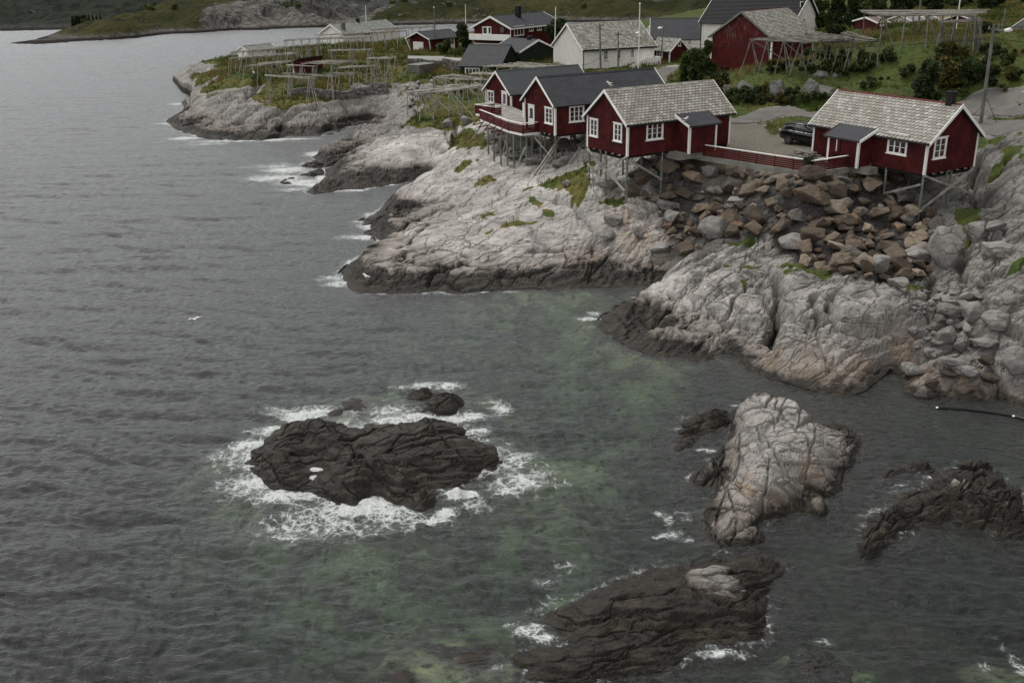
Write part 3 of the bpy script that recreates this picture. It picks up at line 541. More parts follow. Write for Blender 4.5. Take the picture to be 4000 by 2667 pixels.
# ------------------------------------------------------------------ rock, ground and water materials
def rock_material(name, base_a, base_b, dark, attrs=True, wet=None, sat_brown=None, crackdark=.75):
    M = Mat(name); P = M.pos(); xyz = M.sep(P); z = xyz[2]
    n1 = M.noise(P, .35, 5, .6); n2 = M.noise(P, 2.6, 6, .65); n3 = M.noise(P, 14, 5, .7)
    col = M.mix(M.ramp(n1, .35, .65), base_a, base_b)
    col = M.mix(M.ramp(n2, .35, .72, 0, .55), col, tuple(c * 1.18 for c in base_b))
    lich = M.math('MULTIPLY', M.ramp(n2, .56, .66), M.ramp(n3, .42, .6))
    col = M.mix(M.math('MULTIPLY', lich, .6), col, dark)
    # thin dark joints and seams too fine for the mesh
    st = M.mapv(P, (.3, 1.7, 1.2), (0, 0, D2R(-48)))
    wv = M.n('VectorMath', {0: st, 1: M.n('VectorMath', {0: M.n('TexNoise', {'Vector': P, 'Scale': 1.1, 'Detail': 3}, out='Color'), 1: (.55, .55, .55)}, operation='MULTIPLY')}, operation='ADD')
    e1 = M.vor(wv, .75, 'DISTANCE_TO_EDGE'); e2 = M.vor(wv, 2.3, 'DISTANCE_TO_EDGE')
    gate = M.ramp(M.noise(P, .6, 3), .42, .6)
    j1 = M.math('MULTIPLY', M.ramp(e1, .0, .04, 1, 0), M.ramp(M.noise(P, .33, 4), .44, .56)); j2 = M.math('MULTIPLY', M.ramp(e2, 0, .05, 1, 0), gate)
    joint = M.math('MAXIMUM', j1, M.math('MULTIPLY', j2, .8))
    if attrs:
        mk = M.attr('mask'); ms = M.n('SeparateColor', {'Color': mk}, out=0); nd = ms.node; grass, yard, crack = nd.outputs; stain = M.attr('mask', 'Alpha')
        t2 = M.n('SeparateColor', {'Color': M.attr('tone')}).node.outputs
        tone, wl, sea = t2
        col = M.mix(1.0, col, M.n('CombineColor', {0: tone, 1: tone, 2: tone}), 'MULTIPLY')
        joint = M.math('MAXIMUM', joint, crack)
    col = M.mix(M.math('MULTIPLY', joint, crackdark), col, dark)
    h = M.math('ADD', M.math('MULTIPLY', joint, -.6), M.math('ADD', n2, M.math('MULTIPLY', n3, .35)))
    if attrs:
        ochre = M.mix(n3, (.17, .095, .048), (.30, .2, .12))
        col = M.mix(M.math('MULTIPLY', M.math('MULTIPLY', stain, .68), M.ramp(n2, .35, .6)), col, ochre)
        # the tide's dark band, ragged; a brown fringe above it
        zz = M.math('ADD', z, M.math('MULTIPLY', M.math('SUBTRACT', M.noise(P, .9, 5, .7), .5), 1.3))
        rel = M.math('SUBTRACT', zz, wl)
        col = M.mix(M.math('MULTIPLY', M.ramp(rel, .1, .6, 1, 0), .5), col, M.mix(n2, (.10, .078, .06), (.19, .15, .12)))
        wetm = M.ramp(rel, -.25, .15, 1, 0)
        wetc = M.mix(M.ramp(n2, .3, .7), (.011, .010, .009), (.034, .029, .023))
        wetc = M.mix(M.ramp(M.noise(P, 1.1, 5, .6), .5, .66, 0, .8), wetc, (.05, .043, .028)); wetc = M.mix(M.math('MULTIPLY', M.ramp(n3, .56, .7), .7), wetc, (.075, .068, .058))
        wetc = M.mix(M.math('MULTIPLY', joint, .7), wetc, (.01, .01, .01))
        col = M.mix(M.math('MULTIPLY', wetm, .95), col, wetc)
        rough = M.mix(wetm, (.9, .9, .9), M.n('CombineColor', {i: M.ramp(n2, .35, .65, .36, .7) for i in range(3)}))
        # sea floor: weed, shell sand
        deepc = M.mix(M.ramp(M.noise(P, .5, 5, .65), .4, .62), (.07, .075, .045), (.36, .37, .23))
        deepc = M.mix(M.ramp(sea, .1, .9, .93, 0), deepc, M.mix(n2, (.012, .012, .009), (.035, .034, .026))); deepc = M.mix(M.ramp(M.noise(P, 1.9, 4), .52, .68), deepc, (.028, .03, .02))
        col = M.mix(M.ramp(z, -.22, -.06, 1, 0), col, deepc)
        # turf and soil under the grass, gravel
        g1 = M.noise(P, .22, 4, .6); g2 = M.noise(P, 3.5, 4, .7)
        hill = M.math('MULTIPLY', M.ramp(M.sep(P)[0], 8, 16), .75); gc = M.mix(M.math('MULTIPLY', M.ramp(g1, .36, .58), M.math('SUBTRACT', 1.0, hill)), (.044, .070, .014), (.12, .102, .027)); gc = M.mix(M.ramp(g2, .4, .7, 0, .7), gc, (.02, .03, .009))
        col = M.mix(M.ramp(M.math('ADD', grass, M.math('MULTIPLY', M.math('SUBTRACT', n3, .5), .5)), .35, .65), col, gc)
        gv = M.mix(M.ramp(M.noise(P, 6, 6, .8), .35, .68), (.09, .08, .064), (.19, .172, .145)); gv = M.mix(M.ramp(M.noise(P, .35, 4), .45, .65, 0, .6), gv, (.10, .092, .07))
        col = M.mix(yard, col, gv)
        hard = M.math('SUBTRACT', 1.0, M.math('MAXIMUM', grass, yard), True)
        h = M.math('MULTIPLY', h, M.math('ADD', M.math('MULTIPLY', hard, .85), .15))
    else:
        rough = .88
        if sat_brown:
            rnd = M.n('ObjectInfo', out='Random')
            r2 = M.math('FRACT', M.math('MULTIPLY', rnd, 5.1)); tanc = M.mix(n1, (.155, .13, .103), (.235, .195, .15)); rus = M.mix(n1, (.115, .078, .054), (.165, .11, .075)); gry = M.mix(n1, (.10, .095, .088), (.17, .16, .148))
            col = M.mix(.8, col, M.mix(M.ramp(r2, .52, .6), M.mix(M.ramp(r2, .05, .1), gry, sat_brown), M.mix(M.ramp(r2, .84, .9), tanc, rus)))
            col = M.mix(1.0, col, M.n('CombineColor', {i: M.ramp(M.math('FRACT', M.math('MULTIPLY', rnd, 7.3)), 0, 1,   .6, 1.5) for i in range(3)}), 'MULTIPLY')
            col = M.mix(M.math('MULTIPLY', M.ramp(n2, .55, .7), M.ramp(M.math('FRACT', M.math('MULTIPLY', rnd, 13.7)), .3, 1, 0, .7)), col, (.33, .2, .1))
    nrm = M.bump(h, .8, .12)
    nrm = M.bump(n3, .35, .03, nrm)
    return M.done(M.bsdf(col, rough, nrm, .2))

LIGHT_ROCK = ((.275, .262, .246), (.455, .432, .403), (.05, .047, .043))
M_ROCK = rock_material('coast_rock', *LIGHT_ROCK)
attr_mask = [gm, yard, np.clip(ck * rockw, 0, 1) * .8, np.clip(stain, 0, 1)]
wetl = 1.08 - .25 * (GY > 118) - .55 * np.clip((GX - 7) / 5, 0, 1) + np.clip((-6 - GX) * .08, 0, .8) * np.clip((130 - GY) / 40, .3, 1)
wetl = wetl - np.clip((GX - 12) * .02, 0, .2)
RIPW = [tuple(T(0, x * 1.7007, y * 1.7007)[:2]) for x, y in ((1480, 385), (1560, 375), (1870, 415), (2060, 420), (2150, 500), (2135, 640), (2050, 655), (1850, 612), (1760, 545), (1600, 590), (1545, 570), (1510, 480))]  # rubble bed toned dark here, painting the shade in gaps between boulders
_sp = [tuple(G(0, *p, -1.5)[:2]) for p in ((950, 1500), (1500, 1330), (2100, 1180), (2500, 1200), (2720, 1480), (2560, 1750), (2450, 2000), (2350, 2250), (2100, 2480), (1500, 2600), (900, 2500), (700, 2150), (780, 1750))]
SAND = soft(_sp, 5.0, 2.5, 4.0)
for _q in (('F', 160, 590, 2.2), ('F', 400, 560, 1.4), ('F', 1620, 570, 1.9), ('F', 2250, 600, 1.2), (0, 3850, 1830, 2.5)):
    _c = G(*_q[:3], -.4); SAND = np.maximum(SAND, np.exp(-(((GX - _c[0]) ** 2 + (GY - _c[1]) ** 2) / _q[3] ** 2) ** 2))
attr_tone = [np.clip(1 + tn * .55, .45, 1.5) * (1 - .28 * np.clip((GX - 10) / 8, 0, 1) * (GY < 95) - .18 * np.clip((GX - 19) / 5, 0, 1) * (GY < 95)) * np.where(GY > 120, .66, 1) * (1 - .72 * soft(RIPW, 1.0, .8, 1.5)), wetl, SAND, np.ones_like(GX)]  # right-hand rock toned down: its own greyer lichen plus painted vignette darkening
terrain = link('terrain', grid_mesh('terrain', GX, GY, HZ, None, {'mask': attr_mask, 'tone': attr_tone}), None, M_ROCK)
tag(terrain, 'pale fractured bedrock coast rising to grassy village ground', kind='structure')

# ------------------------------------------------------------------ skerries, each a rock of its own
def islet(key, name, label, res, wet_at, seed, mat=M_ROCK, rough=1.0, ang=20, aniso=2.6, size=.55, tonemul=1.0, stains=(), dry=(), lift=0, ledge=0, sand=.12):
    k, o, c = ISLET_DEF[key]; out = ISLETS[key]
    pts = [(x, y, 0.0) for x, y in densify(out, .45, True)]; n0 = len(pts)
    pts += [tuple(G(k, *q)) for q in c]
    cx = sum(p[0] for p in out) / len(out); cy = sum(p[1] for p in out) / len(out)
    for x, y in densify(out, .9, True):
        l = math.hypot(x - cx, y - cy) + 1e-6
        pts.append((x + (x - cx) / l * 1.0, y + (y - cy) / l * 1.0, -.75)); pts.append((x + (x - cx) / l * 2.2, y + (y - cy) / l * 2.2, -1.8))
    pts = deconflict(pts, [i < n0 for i in range(len(pts))], 1.7)
    f = RBF(pts, .5, .03)
    xs = np.arange(min(p[0] for p in out) - 1.8, max(p[0] for p in out) + 1.8, res); ys = np.arange(min(p[1] for p in out) - 1.8, max(p[1] for p in out) + 1.8, res)
    X, Y = np.meshgrid(xs, ys); X = X.astype(np.float32); Y = Y.astype(np.float32)
    Z = f(X, Y).astype(np.float32)
    h, cr, t = rock_detail(X + .45 * Z, Y + 1.5 * Z, D2R(ang), size, seed, aniso)
    if ledge:
        cs, sn = math.cos(D2R(ang)), math.sin(D2R(ang)); tl = .12 * (X * cs + Y * sn) + .22 * (-X * sn + Y * cs)
        t = (Z + tl + .25 * fbm(X / 1.6, Y / 1.6, seed + 8, 3)) / ledge; fl = np.floor(t); fr = t - fl; Zt = (fl + np.clip(fr * 3.2 - 1.1, 0, 1) * .8 + fr * .2) * ledge - tl; Z = np.where(Z > -.3, Z * .35 + Zt * .65, Z).astype(np.float32)
    Z += h * rough * 1.15 * np.clip(.35 + Z, .3, 1) + .4 * fbm(X / 1.7, Y / 1.7, seed + 3, 4) * rough * np.clip(.4 + Z, .2, 1)
    Z += lift * np.clip(Z + .3, 0, 1)
    wl = np.full_like(X, wet_at)
    for sx, sy, r, hgt in dry:
        p = G(k, sx, sy, hgt); wl -= (wet_at - .3) * np.exp(-((X - p[0]) ** 2 + (Y - p[1]) ** 2) / (r * 1.15) ** 2 + .4 * fbm(X / .6, Y / .6, seed + 6, 4)).clip(0, 1)
    keep = (Z[:-1, :-1] > -1.3) & (Z[1:, 1:] > -1.3)
    st = np.zeros_like(X)
    for sx, sy, r in stains:
        p = G(k, sx, sy, .6); st = np.maximum(st, np.exp(-((X - p[0]) ** 2 + (Y - p[1]) ** 2) / r ** 2))
    me = grid_mesh(name, X, Y, Z, keep, {'mask': [np.zeros_like(X), np.zeros_like(X), cr * .9, st], 'tone': [np.clip(1 + t * .55, .45, 1.5) * tonemul, wl, np.full_like(X, sand), np.ones_like(X)]})
    o = link(name, me, None, mat)
    tag(o, label, 'rock', 'skerries off the shore')
    return o, X, Y, Z
islet('wet', 'skerry', 'broad flat black skerry ringed by white surf', .05, 4, 301, sand=.7, lift=-.08, ledge=.34, ang=18, aniso=2.2, size=.8, rough=.75)
islet('knob', 'skerry', 'small rounded dark rock in the surf behind the broad black skerry', .05, 4, 311, sand=1, lift=.5)
islet('fin', 'skerry', 'tiny pointed dark rock beside the small rounded one in the surf', .05, 4, 312, lift=.5)
PALE = islet('pale', 'skerry', 'pale humped rock islet with dark tide line standing in the cove', .05, .5, 321, ang=70, aniso=1.6, size=.7, rough=.8, tonemul=.74, stains=((680, 800, .5), (820, 820, .5), (1050, 650, .5), (640, 760, .5)))
islet('apron', 'skerry', 'low dark ledge awash left of the pale humped islet', .05, 3, 322)
WHALE = islet('whale', 'skerry', 'long black rock nearest the viewer with one pale bare hump on top', .045, 3, 331, lift=-.14, ledge=.3, tonemul=.42, dry=((1225, 235, 1.5, 1.1),), ang=10, aniso=3, size=.8, rough=.55)
islet('crest', 'skerry', 'jagged black ridge of rock in the shaded water on the right', .055, 3, 341, lift=-.05, ledge=.34, dry=((1940, 640, 1.0, 1.0),), ang=35, aniso=1.8, size=.55, rough=1.05, tonemul=.5)
islet('reef', 'skerry', 'largest of three low ledges in the foam off the second headland', .1, 3, 351)
islet('reef2', 'skerry', 'narrow middle ledge of three in the foam off the second headland', .1, 3, 352)
islet('reef3', 'skerry', 'outermost and smallest ledge in the foam off the second headland', .1, 3, 353)
islet('stone', 'skerry', 'round dark stone barely awash in a pale weedy shoal', .05, 3, 361)
print('islets', round(time.time() - T0, 1))

# ------------------------------------------------------------------ water
def water():
    nu, ny = 1100, 1500
    u = np.linspace(-.74, .86, nu); yy = 9.0 * (1000 / 9.0) ** np.linspace(0, 1, ny)
    X = (u[None] * (yy[:, None] + 24)).astype(np.float32); Y = np.repeat(yy[:, None], nu, 1).astype(np.float32)
    # wind chop: many short-crested waves running up the fjord, lower in the lee of the rocks
    rg = np.random.default_rng(77); Z = np.zeros_like(X); wrp = fbm(X / 3.0, Y / 3.0, 505, 2) * 1.4
    for i in range(64):
        lam = .42 * (6.0 / .42) ** (rg.random() ** 1.7); th = D2R(62) + rg.normal(0, .5); k = 2 * math.pi / lam
        ph = rg.uniform(0, 6.28); a = .0070 * lam ** .95 * (1.0 if lam < 3 else .75)
        sn = np.sin(k * (X * math.cos(th) + Y * math.sin(th)) + ph + wrp * (1 + .4 * k))
        Z += a * (np.abs(sn) * 1.3) if i % 3 == 0 else a * sn
    Z -= Z.mean(); fade = 1.0
    dland = seg_dist(X, Y, SHORE, False); gust = .8 + .55 * np.clip(fbm(X / 16, Y / 26, 506, 3) + .35, 0, 1)
    lee = np.clip(.5 + dland / 30, .5, 1) * np.clip(1.15 - np.clip((X - 4) / 22, 0, 1) * np.clip((70 - Y) / 10, 0, 1) * .7, .35, 1)
    Z *= lee * fade * gust
    # foam: where the swell breaks
    foam = np.zeros_like(X)
    for k, px, py, rx, ry, s in FOAM:
        p = G(k, px, py, 0); foam = np.maximum(foam, s * np.exp(-(((X - p[0]) / rx) ** 2 + ((Y - p[1]) / ry) ** 2)))
    edge = np.exp(-dland / .55) * np.clip((4 - X) / 14, .28, 1) * np.where(Y > 118, .9, 1) * (.8 + .9 * fbm(X / 4, Y / 4, 511, 3))
    foam = np.maximum(foam, edge * .72 * (Y < 170))
    for nm, s, wd in (('wet', .62, .9), ('knob', .5, .5), ('pale', .22, .5), ('whale', .3, .5), ('crest', .22, .5), ('apron', .3, .5), ('reef', .75, 1.2), ('reef2', .75, 1.2), ('reef3', .75, 1.2)):
        d = np.where(inside(X, Y, ISLETS[nm]), 0, seg_dist(X, Y, ISLETS[nm]))
        foam = np.maximum(foam, s * np.exp(-d / wd) * (.8 + .9 * fbm(X / 2, Y / 2, 512, 3)))
    Z += np.clip(foam - .7, 0, 1) * .35 * (.6 + fbm(X / .5, Y / .5, 514, 3))
    M = Mat('sea_water'); P = M.pos()
    f = M.n('SeparateColor', {'Color': M.attr('foam')}).node.outputs[0]
    dist = M.n('VectorMath', {0: P, 1: M.n('VectorMath', {0: M.n('TexNoise', {'Vector': P, 'Scale': 1.3, 'Detail': 4}, out='Color'), 1: (.9, .9, 0)}, operation='MULTIPLY')}, operation='ADD')
    e1 = M.vor(dist, 1.5, 'DISTANCE_TO_EDGE'); e2 = M.vor(dist, 4.4, 'DISTANCE_TO_EDGE')
    nz = M.noise(P, .85, 6, .65); nf = M.noise(P, 3.6, 7, .72, .4)
    l1 = M.ramp(e1, 0, .16, 1, 0); l2 = M.ramp(e2, 0, .2, .8, 0)
    lace = M.math('MAXIMUM', l1, l2)
    lev = M.math('ADD', M.math('MULTIPLY', f, 1.06), M.math('MULTIPLY', M.math('SUBTRACT', nz, .5), 1.15))
    thr = M.math('ADD', lev, M.math('ADD', M.math('MULTIPLY', lace, .52), M.math('MULTIPLY', M.math('SUBTRACT', nf, .5), 1.5)))
    fm = M.math('MULTIPLY', M.ramp(thr, .66, 1.25, 0, .84), M.ramp(f, .06, .2)); fm = M.math('MULTIPLY', fm, M.ramp(M.noise(P, 11, 4, .7), .3, .62, .35, 1))
    stx = M.mapv(P, (1.0, 2.1, 1), (0, 0, D2R(28)))
    b1 = M.noise(stx, 1.6, 6, .62, .8); b2 = M.noise(stx, 4.2, 4, .7)
    nrm = M.bump(M.math('ADD', b1, M.math('MULTIPLY', b2, .34)), .55, .25)
    fr = M.n('Fresnel', {'IOR': 1.333, 'Normal': nrm})
    gl = M.n('BsdfGlossy', {'Color': (.95, .97, 1, 1), 'Roughness': .29, 'Normal': nrm})
    tr = M.n('BsdfTransparent', {'Color': (.90, .96, .93, 1)})
    tb = M.n('BsdfDiffuse', {'Color': (.010, .013, .011, 1)})
    body = M.n('MixShader', {0: .2, 1: tr, 2: tb})
    milk = M.math('MULTIPLY', M.ramp(M.math('ADD', f, M.math('MULTIPLY', M.math('SUBTRACT', nz, .5), .8)), .15, 1.0), .5)
    body = M.n('MixShader', {0: milk, 1: body, 2: M.n('BsdfDiffuse', {'Color': (.17, .2, .17, 1)})})
    wat = M.n('MixShader', {0: fr, 1: body, 2: gl})
    fo = M.n('BsdfDiffuse', {'Color': (.66, .68, .68, 1), 'Normal': M.bump(nf, .6, .06)})
    M.done(M.n('MixShader', {0: fm, 1: wat, 2: fo}))
    va = M.n('VolumeAbsorption', {'Color': (.40, .585, .475, 1), 'Density': .43})
    M.nt.links.new(va, M.out.inputs['Volume'])
    me = grid_mesh('sea', X, Y, Z, None, {'foam': [foam, foam, foam, foam]}, smooth=True)
    o = link('sea', me, None, M.m); tag(o, 'grey wind-ruffled sea with green shallows and white surf', kind='structure')
FOAM = [('D', 430, 500, 1.12, 0.67, 1.22), ('D', 560, 410, 1.34, 0.67, 0.95), ('D', 700, 330, 1.34, 0.78, 1.06), ('D', 790, 310, 1.01, 0.67, 1.06), ('D', 620, 300, 1.79, 0.90, 0.58), ('D', 250, 560, 1.46, 1.12, 0.58), ('D', 330, 600, 1.12, 1.12, 0.53), ('D', 420, 720, 1.34, 1.01, 0.90), ('D', 350, 740, 1.46, 1.34, 0.58),
        ('D', 600, 790, 1.46, 0.78, 1.01), ('D', 700, 790, 1.23, 0.67, 0.95), ('D', 720, 515, 1.01, 0.28, 1.27), ('D', 760, 620, 0.90, 0.34, 1.17), ('D', 790, 645, 0.50, 0.28, 1.38), ('D', 780, 690, 0.50, 0.28, 1.17), ('D', 840, 690, 0.45, 0.22, 0.95),
        ('D', 1080, 830, 1.46, 0.67, 1.17), ('D', 1000, 870, 1.79, 0.78, 1.01), ('D', 1180, 880, 1.79, 0.90, 0.90), ('D', 850, 900, 2.24, 1.12, 0.66), ('D', 1250, 900, 1.34, 0.90, 0.85), ('D', 900, 960, 2.69, 1.34, 0.58), ('D', 650, 960, 2.02, 1.34, 0.58), ('D', 620, 1020, 1.57, 0.90, 0.53), ('D', 1100, 960, 2.46, 1.12, 0.51),
        ('D', 1600, 790, 0.56, 0.56, 1.43), ('D', 1660, 780, 0.56, 0.45, 1.38), ('D', 1540, 880, 0.56, 0.45, 1.06), ('D', 1450, 920, 1.01, 0.45, 0.85), ('D', 1700, 850, 1.12, 0.78, 0.48), ('D', 1900, 600, 1.12, 0.90, 0.76), ('D', 1960, 560, 1.12, 0.78, 0.66), ('D', 2000, 700, 1.79, 1.12, 0.64), ('D', 1900, 740, 1.57, 0.90, 0.64), ('D', 2080, 640, 1.12, 0.90, 0.53),
        ('D', 1250, 350, 1.57, 0.67, 0.98), ('D', 1400, 330, 1.46, 0.67, 1.01), ('D', 1550, 340, 1.46, 0.56, 0.95), ('D', 1680, 330, 1.12, 0.56, 0.87), ('D', 1850, 290, 0.67, 0.90, 0.76), ('D', 1780, 250, 0.90, 0.45, 0.53), ('D', 1400, 160, 1.12, 0.56, 0.90), ('D', 1540, 160, 1.23, 0.56, 0.80), ('D', 1700, 420, 0.78, 0.56, 1.01), ('D', 1000, 300, 1.57, 0.78, 0.48), ('D', 1200, 300, 1.34, 0.67, 0.66), ('D', 1300, 170, 1.01, 0.45, 0.64), ('D', 870, 300, 1.01, 0.45, 0.53), ('D', 1050, 400, 0.56, 0.45, 0.69),
        (9, 60, 820, 3.0, 2.2, .95), (9, 200, 950, 3, 2, .95), (9, 330, 970, 2.2, 1.2, 1.0), (9, -60, 900, 4, 2.5, .8), (9, 330, 660, 1.6, 1.5, .9), (9, 420, 900, .8, 1.3, 1.2), (9, 740, 1030, 1.4, .6, 1.1), (9, 1080, 975, 1.6, .5, .9), (9, -100, 780, 4, 2, .55), (9, 150, 1020, 3, 1.2, .6), (9, 560, 1040, 1.6, .5, .75),
        (9, 900, 1400, 1.0, 1.0, 1.1), (9, 780, 1350, 1.0, 1.0, .65), (9, 850, 1510, 1.6, 1.0, 1.1), (9, 700, 1500, 1.6, 1.1, .55), ('A', 60, 850, 1.5, 1.0, .85), ('A', 20, 820, 1.8, 1.2, .6), ('A', 330, 920, .7, .35, .7), ('A', 720, 915, .7, .3, .65), ('A', 990, 905, .6, .3, .75), ('A', 1180, 905, 1.0, .3, .6),
        ('B', 230, 930, 1.0, .6, .72), ('B', 300, 880, .7, .5, .55), ('B', 650, 730, .5, .4, .5), ('B', 800, 1240, .8, .4, .55), ('E', 400, 480, .7, .25, 0.55), ('E', 430, 490, .35, .2, 0.74), ('E', 270, 280, .5, .4, 0.41), ('E', 170, 910, .3, .7, 0.70), ('E', 190, 990, .5, .35, 0.70), ('E', 140, 1010, .5, .3, 0.59), ('E', 115, 870, .25, .3, 0.74), ('E', 290, 1030, .35, .35, 0.55), ('E', 300, 650, .25, .35, 0.74), ('E', 260, 900, .6, .8, 0.33), ('E', 1790, 650, .6, .25, 0.59), ('E', 1460, 1060, .4, .25, 0.52), ('E', 410, 980, .12, .5, 0.74),
        ('F', 540, 440, .7, .4, 0.78), ('F', 590, 470, .6, .4, 0.74), ('F', 480, 415, .6, .25, 0.52), ('F', 620, 330, .7, .5, 0.44), ('F', 580, 260, 1.0, .7, 0.37), ('F', 680, 200, 1.2, .7, 0.31), ('F', 560, 350, .6, .4, 0.41), ('F', 1220, 515, 1.0, .25, 0.70), ('F', 1320, 525, .5, .25, 0.52), ('F', 740, 575, .25, .5, 0.81), ('F', 725, 610, .22, .4, 0.67), ('F', 1610, 470, .5, .35, 0.44), ('F', 2190, 570, .5, .6, 0.37), ('F', 2310, 540, .25, 1.2, 0.52), ('F', 1412, 420, .1, 1.0, 0.67), ('F', 540, 580, .4, .4, 0.44), ('F', 430, 560, .9, .4, 0.33), ('F', 1250, 150, .7, .25, 0.37),
        (1, 700, 1430, 4, 1.2, .9), (1, 250, 1440, 5, 1.4, .75), (1, 950, 1420, 3.5, 1.0, .85), (8, 1650, 955, 2.2, 1.2, .9), (8, 1560, 1135, 2.5, 1.2, .85), (8, 1700, 1270, 3, 1.5, .8), (8, 2000, 1300, 4, 1.0, .7), (1, 50, 1470, 4, 1.0, .6), (1, 1130, 1560, 1.5, .8, .7)]
water()
print('water', round(time.time() - T0, 1))

# ------------------------------------------------------------------ far shore hills and mountain
def far_land(name, label, shore, pts, u0, u1, y0, y1, nu, ny, mat, rough, seed, c=12, rockamp=1.0):
    f = RBF(pts, c, 1e-2)
    u = np.linspace(u0, u1, nu); yy = y0 * (y1 / y0) ** np.linspace(0, 1, ny)
    X = (u[None] * yy[:, None]).astype(np.float32); Y = np.repeat(yy[:, None], nu, 1).astype(np.float32)
    Z = f(X, Y).astype(np.float32)
    gx = np.gradient(Z, axis=0) / np.gradient(Y, axis=0)
    k = np.clip((gx - .45) / .35, 0, 1)                       # steep ground breaks into crags
    e, r1, r2, r3, ox, oy = cells(X / 9 + fbm(X / 14, Y / 14, seed, 3), Z / 14 + Y / 22, seed + 1)
    e2, q1, q2, q3, ox2, oy2 = cells(X / 3, Z / 5 + Y / 7, seed + 5)
    Z += rough * (fbm(X / 22, Y / 22, seed + 9, 5) * 3.2 + fbm(X / 4, Y / 4, seed + 10, 3) * .8) * np.clip(Z / 4, 0, 1)
    Z += k * rockamp * ((r1 - .5) * 5 + (q1 - .5) * 2.0) * np.clip(Z / 3, 0, 1)
    scree = np.zeros_like(X)
    for sk, px, py, dist, rx, ry in SCREE:
        p = GD(sk, px, py, dist); scree = np.maximum(scree, np.exp(-(((X - p[0]) / rx) ** 2 + ((Y - p[1]) / ry) ** 2)))
    keep = Z[:-1, :-1] > -3
    o = link(name, grid_mesh(name, X, Y, Z, keep, {'mask': [k, scree, k, k]}), None, mat)
    tag(o, label, kind='structure'); return X, Y, Z
SCREE = [(1, 420, 150, 403, 14, 30), (1, 900, 60, 420, 30, 45), (1, 1150, 100, 425, 18, 30), (1, 1450, 130, 440, 26, 50), (1, 1600, 60, 470, 26, 50), (2, 1500, 60, 560, 40, 60)]
def hill_material(name, greens, rockc, veg=1.0, haze=None):
    M = Mat(name); P = M.pos(); z = M.sep(P)[2]
    n1 = M.noise(P, .018, 5, .6); n2 = M.noise(P, .11, 5, .65); n3 = M.noise(P, .5, 5, .7)
    c = M.mix(M.ramp(n1, .38, .62), greens[0], greens[1]); c = M.mix(M.ramp(n2, .48, .62, 0, .85), c, greens[2]); c = M.mix(M.ramp(n3, .42, .7, 0, .5), c, greens[3])
    mk = M.n('SeparateColor', {'Color': M.attr('mask')}).node.outputs
    st = M.mapv(P, (.35, .35, .07))
    r = M.mix(M.ramp(M.noise(st, 1, 5, .7), .35, .65), tuple(v * .35 for v in rockc), rockc)
    r = M.mix(M.ramp(n3, .5, .62), r, tuple(v * 1.25 for v in rockc))
    rk = M.ramp(M.math('ADD', mk[0], M.math('MULTIPLY', M.math('SUBTRACT', n2, .5), 1.1)), .45, .6)
    rk = M.math('MAXIMUM', rk, M.ramp(M.math('ADD', mk[1], M.math('MULTIPLY', M.math('SUBTRACT', n2, .5), 1.6)), .35, .6))
    rk = M.math('MAXIMUM', rk, M.math('MULTIPLY', M.ramp(n2, .6, .68), M.ramp(n3, .45, .55)))
    shore = M.ramp(M.math('ADD', z, M.math('MULTIPLY', M.math('SUBTRACT', n3, .5), 4)), .9, 2.2, 1, 0)
    c = M.mix(M.math('MAXIMUM', rk, shore), c, r)
    c = M.mix(M.ramp(z, .5, 1.2, 1, 0), c, (.02, .018, .015))
    return M.done(M.bsdf(c, .95, M.bump(M.math('ADD', n3, M.math('MULTIPLY', n2, 1.5)), 1.0, 1.5), .1))
M_HILL = hill_material('hill_ground', ((.025, .032, .010), (.052, .048, .015), (.011, .018, .006), (.044, .036, .015)), (.15, .142, .132))
M_FARHILL = hill_material('mountain_ground', ((.018, .023, .016), (.025, .03, .021), (.013, .017, .012), (.04, .042, .037)), (.07, .07, .068))
hs = [(0, 43, 171), (0, 110, 173), (0, 200, 171), (0, 350, 160), (0, 600, 141), (0, 800, 128), (0, 950, 119), (0, 1190, 110), (0, 1700, 97), (0, 2150, 88), (0, 2500, 88), (0, 2760, 80)]
hsw = [tuple(G(k, x, y, 0)[:2]) for k, x, y in hs]
hp = [(x, y, 0) for x, y in densify(hsw, 14)] + [(x, y - 15, -4) for x, y in densify(hsw, 25)] + [(x, y - 60, -8) for x, y in densify(hsw, 40)]
hp += [(x, y + 12, 4.5) for x, y in densify(hsw[5:], 20)] + [(x, y + 30, 9) for x, y in densify(hsw[6:], 30)]
for k, x, y, d in [(0, 60, 169, 350), (0, 140, 158, 352), (0, 230, 130, 362), (0, 300, 112, 372), (0, 408, 98, 385), (0, 510, 72, 400), (0, 595, 50, 412), (0, 680, 0, 440), (0, 420, 150, 350), (0, 560, 120, 365), (0, 700, 75, 395), (0, 800, 40, 410),
                   (1, 250, 290, 392), (1, 400, 120, 405), (1, 300, 10, 440), (1, 600, 200, 408), (1, 620, 20, 425), (1, 800, 200, 408), (1, 900, 10, 422), (1, 1050, 190, 418), (1, 1150, 20, 440), (1, 1300, 60, 480), (1, 1200, 190, 425), (1, 1600, 10, 540), (1, 1550, 190, 440), (1, 1900, 100, 500), (1, 2100, 10, 560),
                   (2, 300, 190, 470), (2, 600, 10, 600), (2, 800, 190, 480), (2, 1400, 60, 580), (2, 1500, 10, 640), (2, 1900, 150, 480), (2, 2200, 150, 470), (2, 2250, 20, 620), (3, 200, 150, 470), (3, 200, 20, 620), (3, 570, 170, 500), (3, 560, 20, 640), (3, 700, 170, 420), (3, 900, 10, 480), (3, 1100, 170, 400), (3, 1180, 10, 450)]:
    p = GD(k, x, y, d); hp.append(tuple(p))
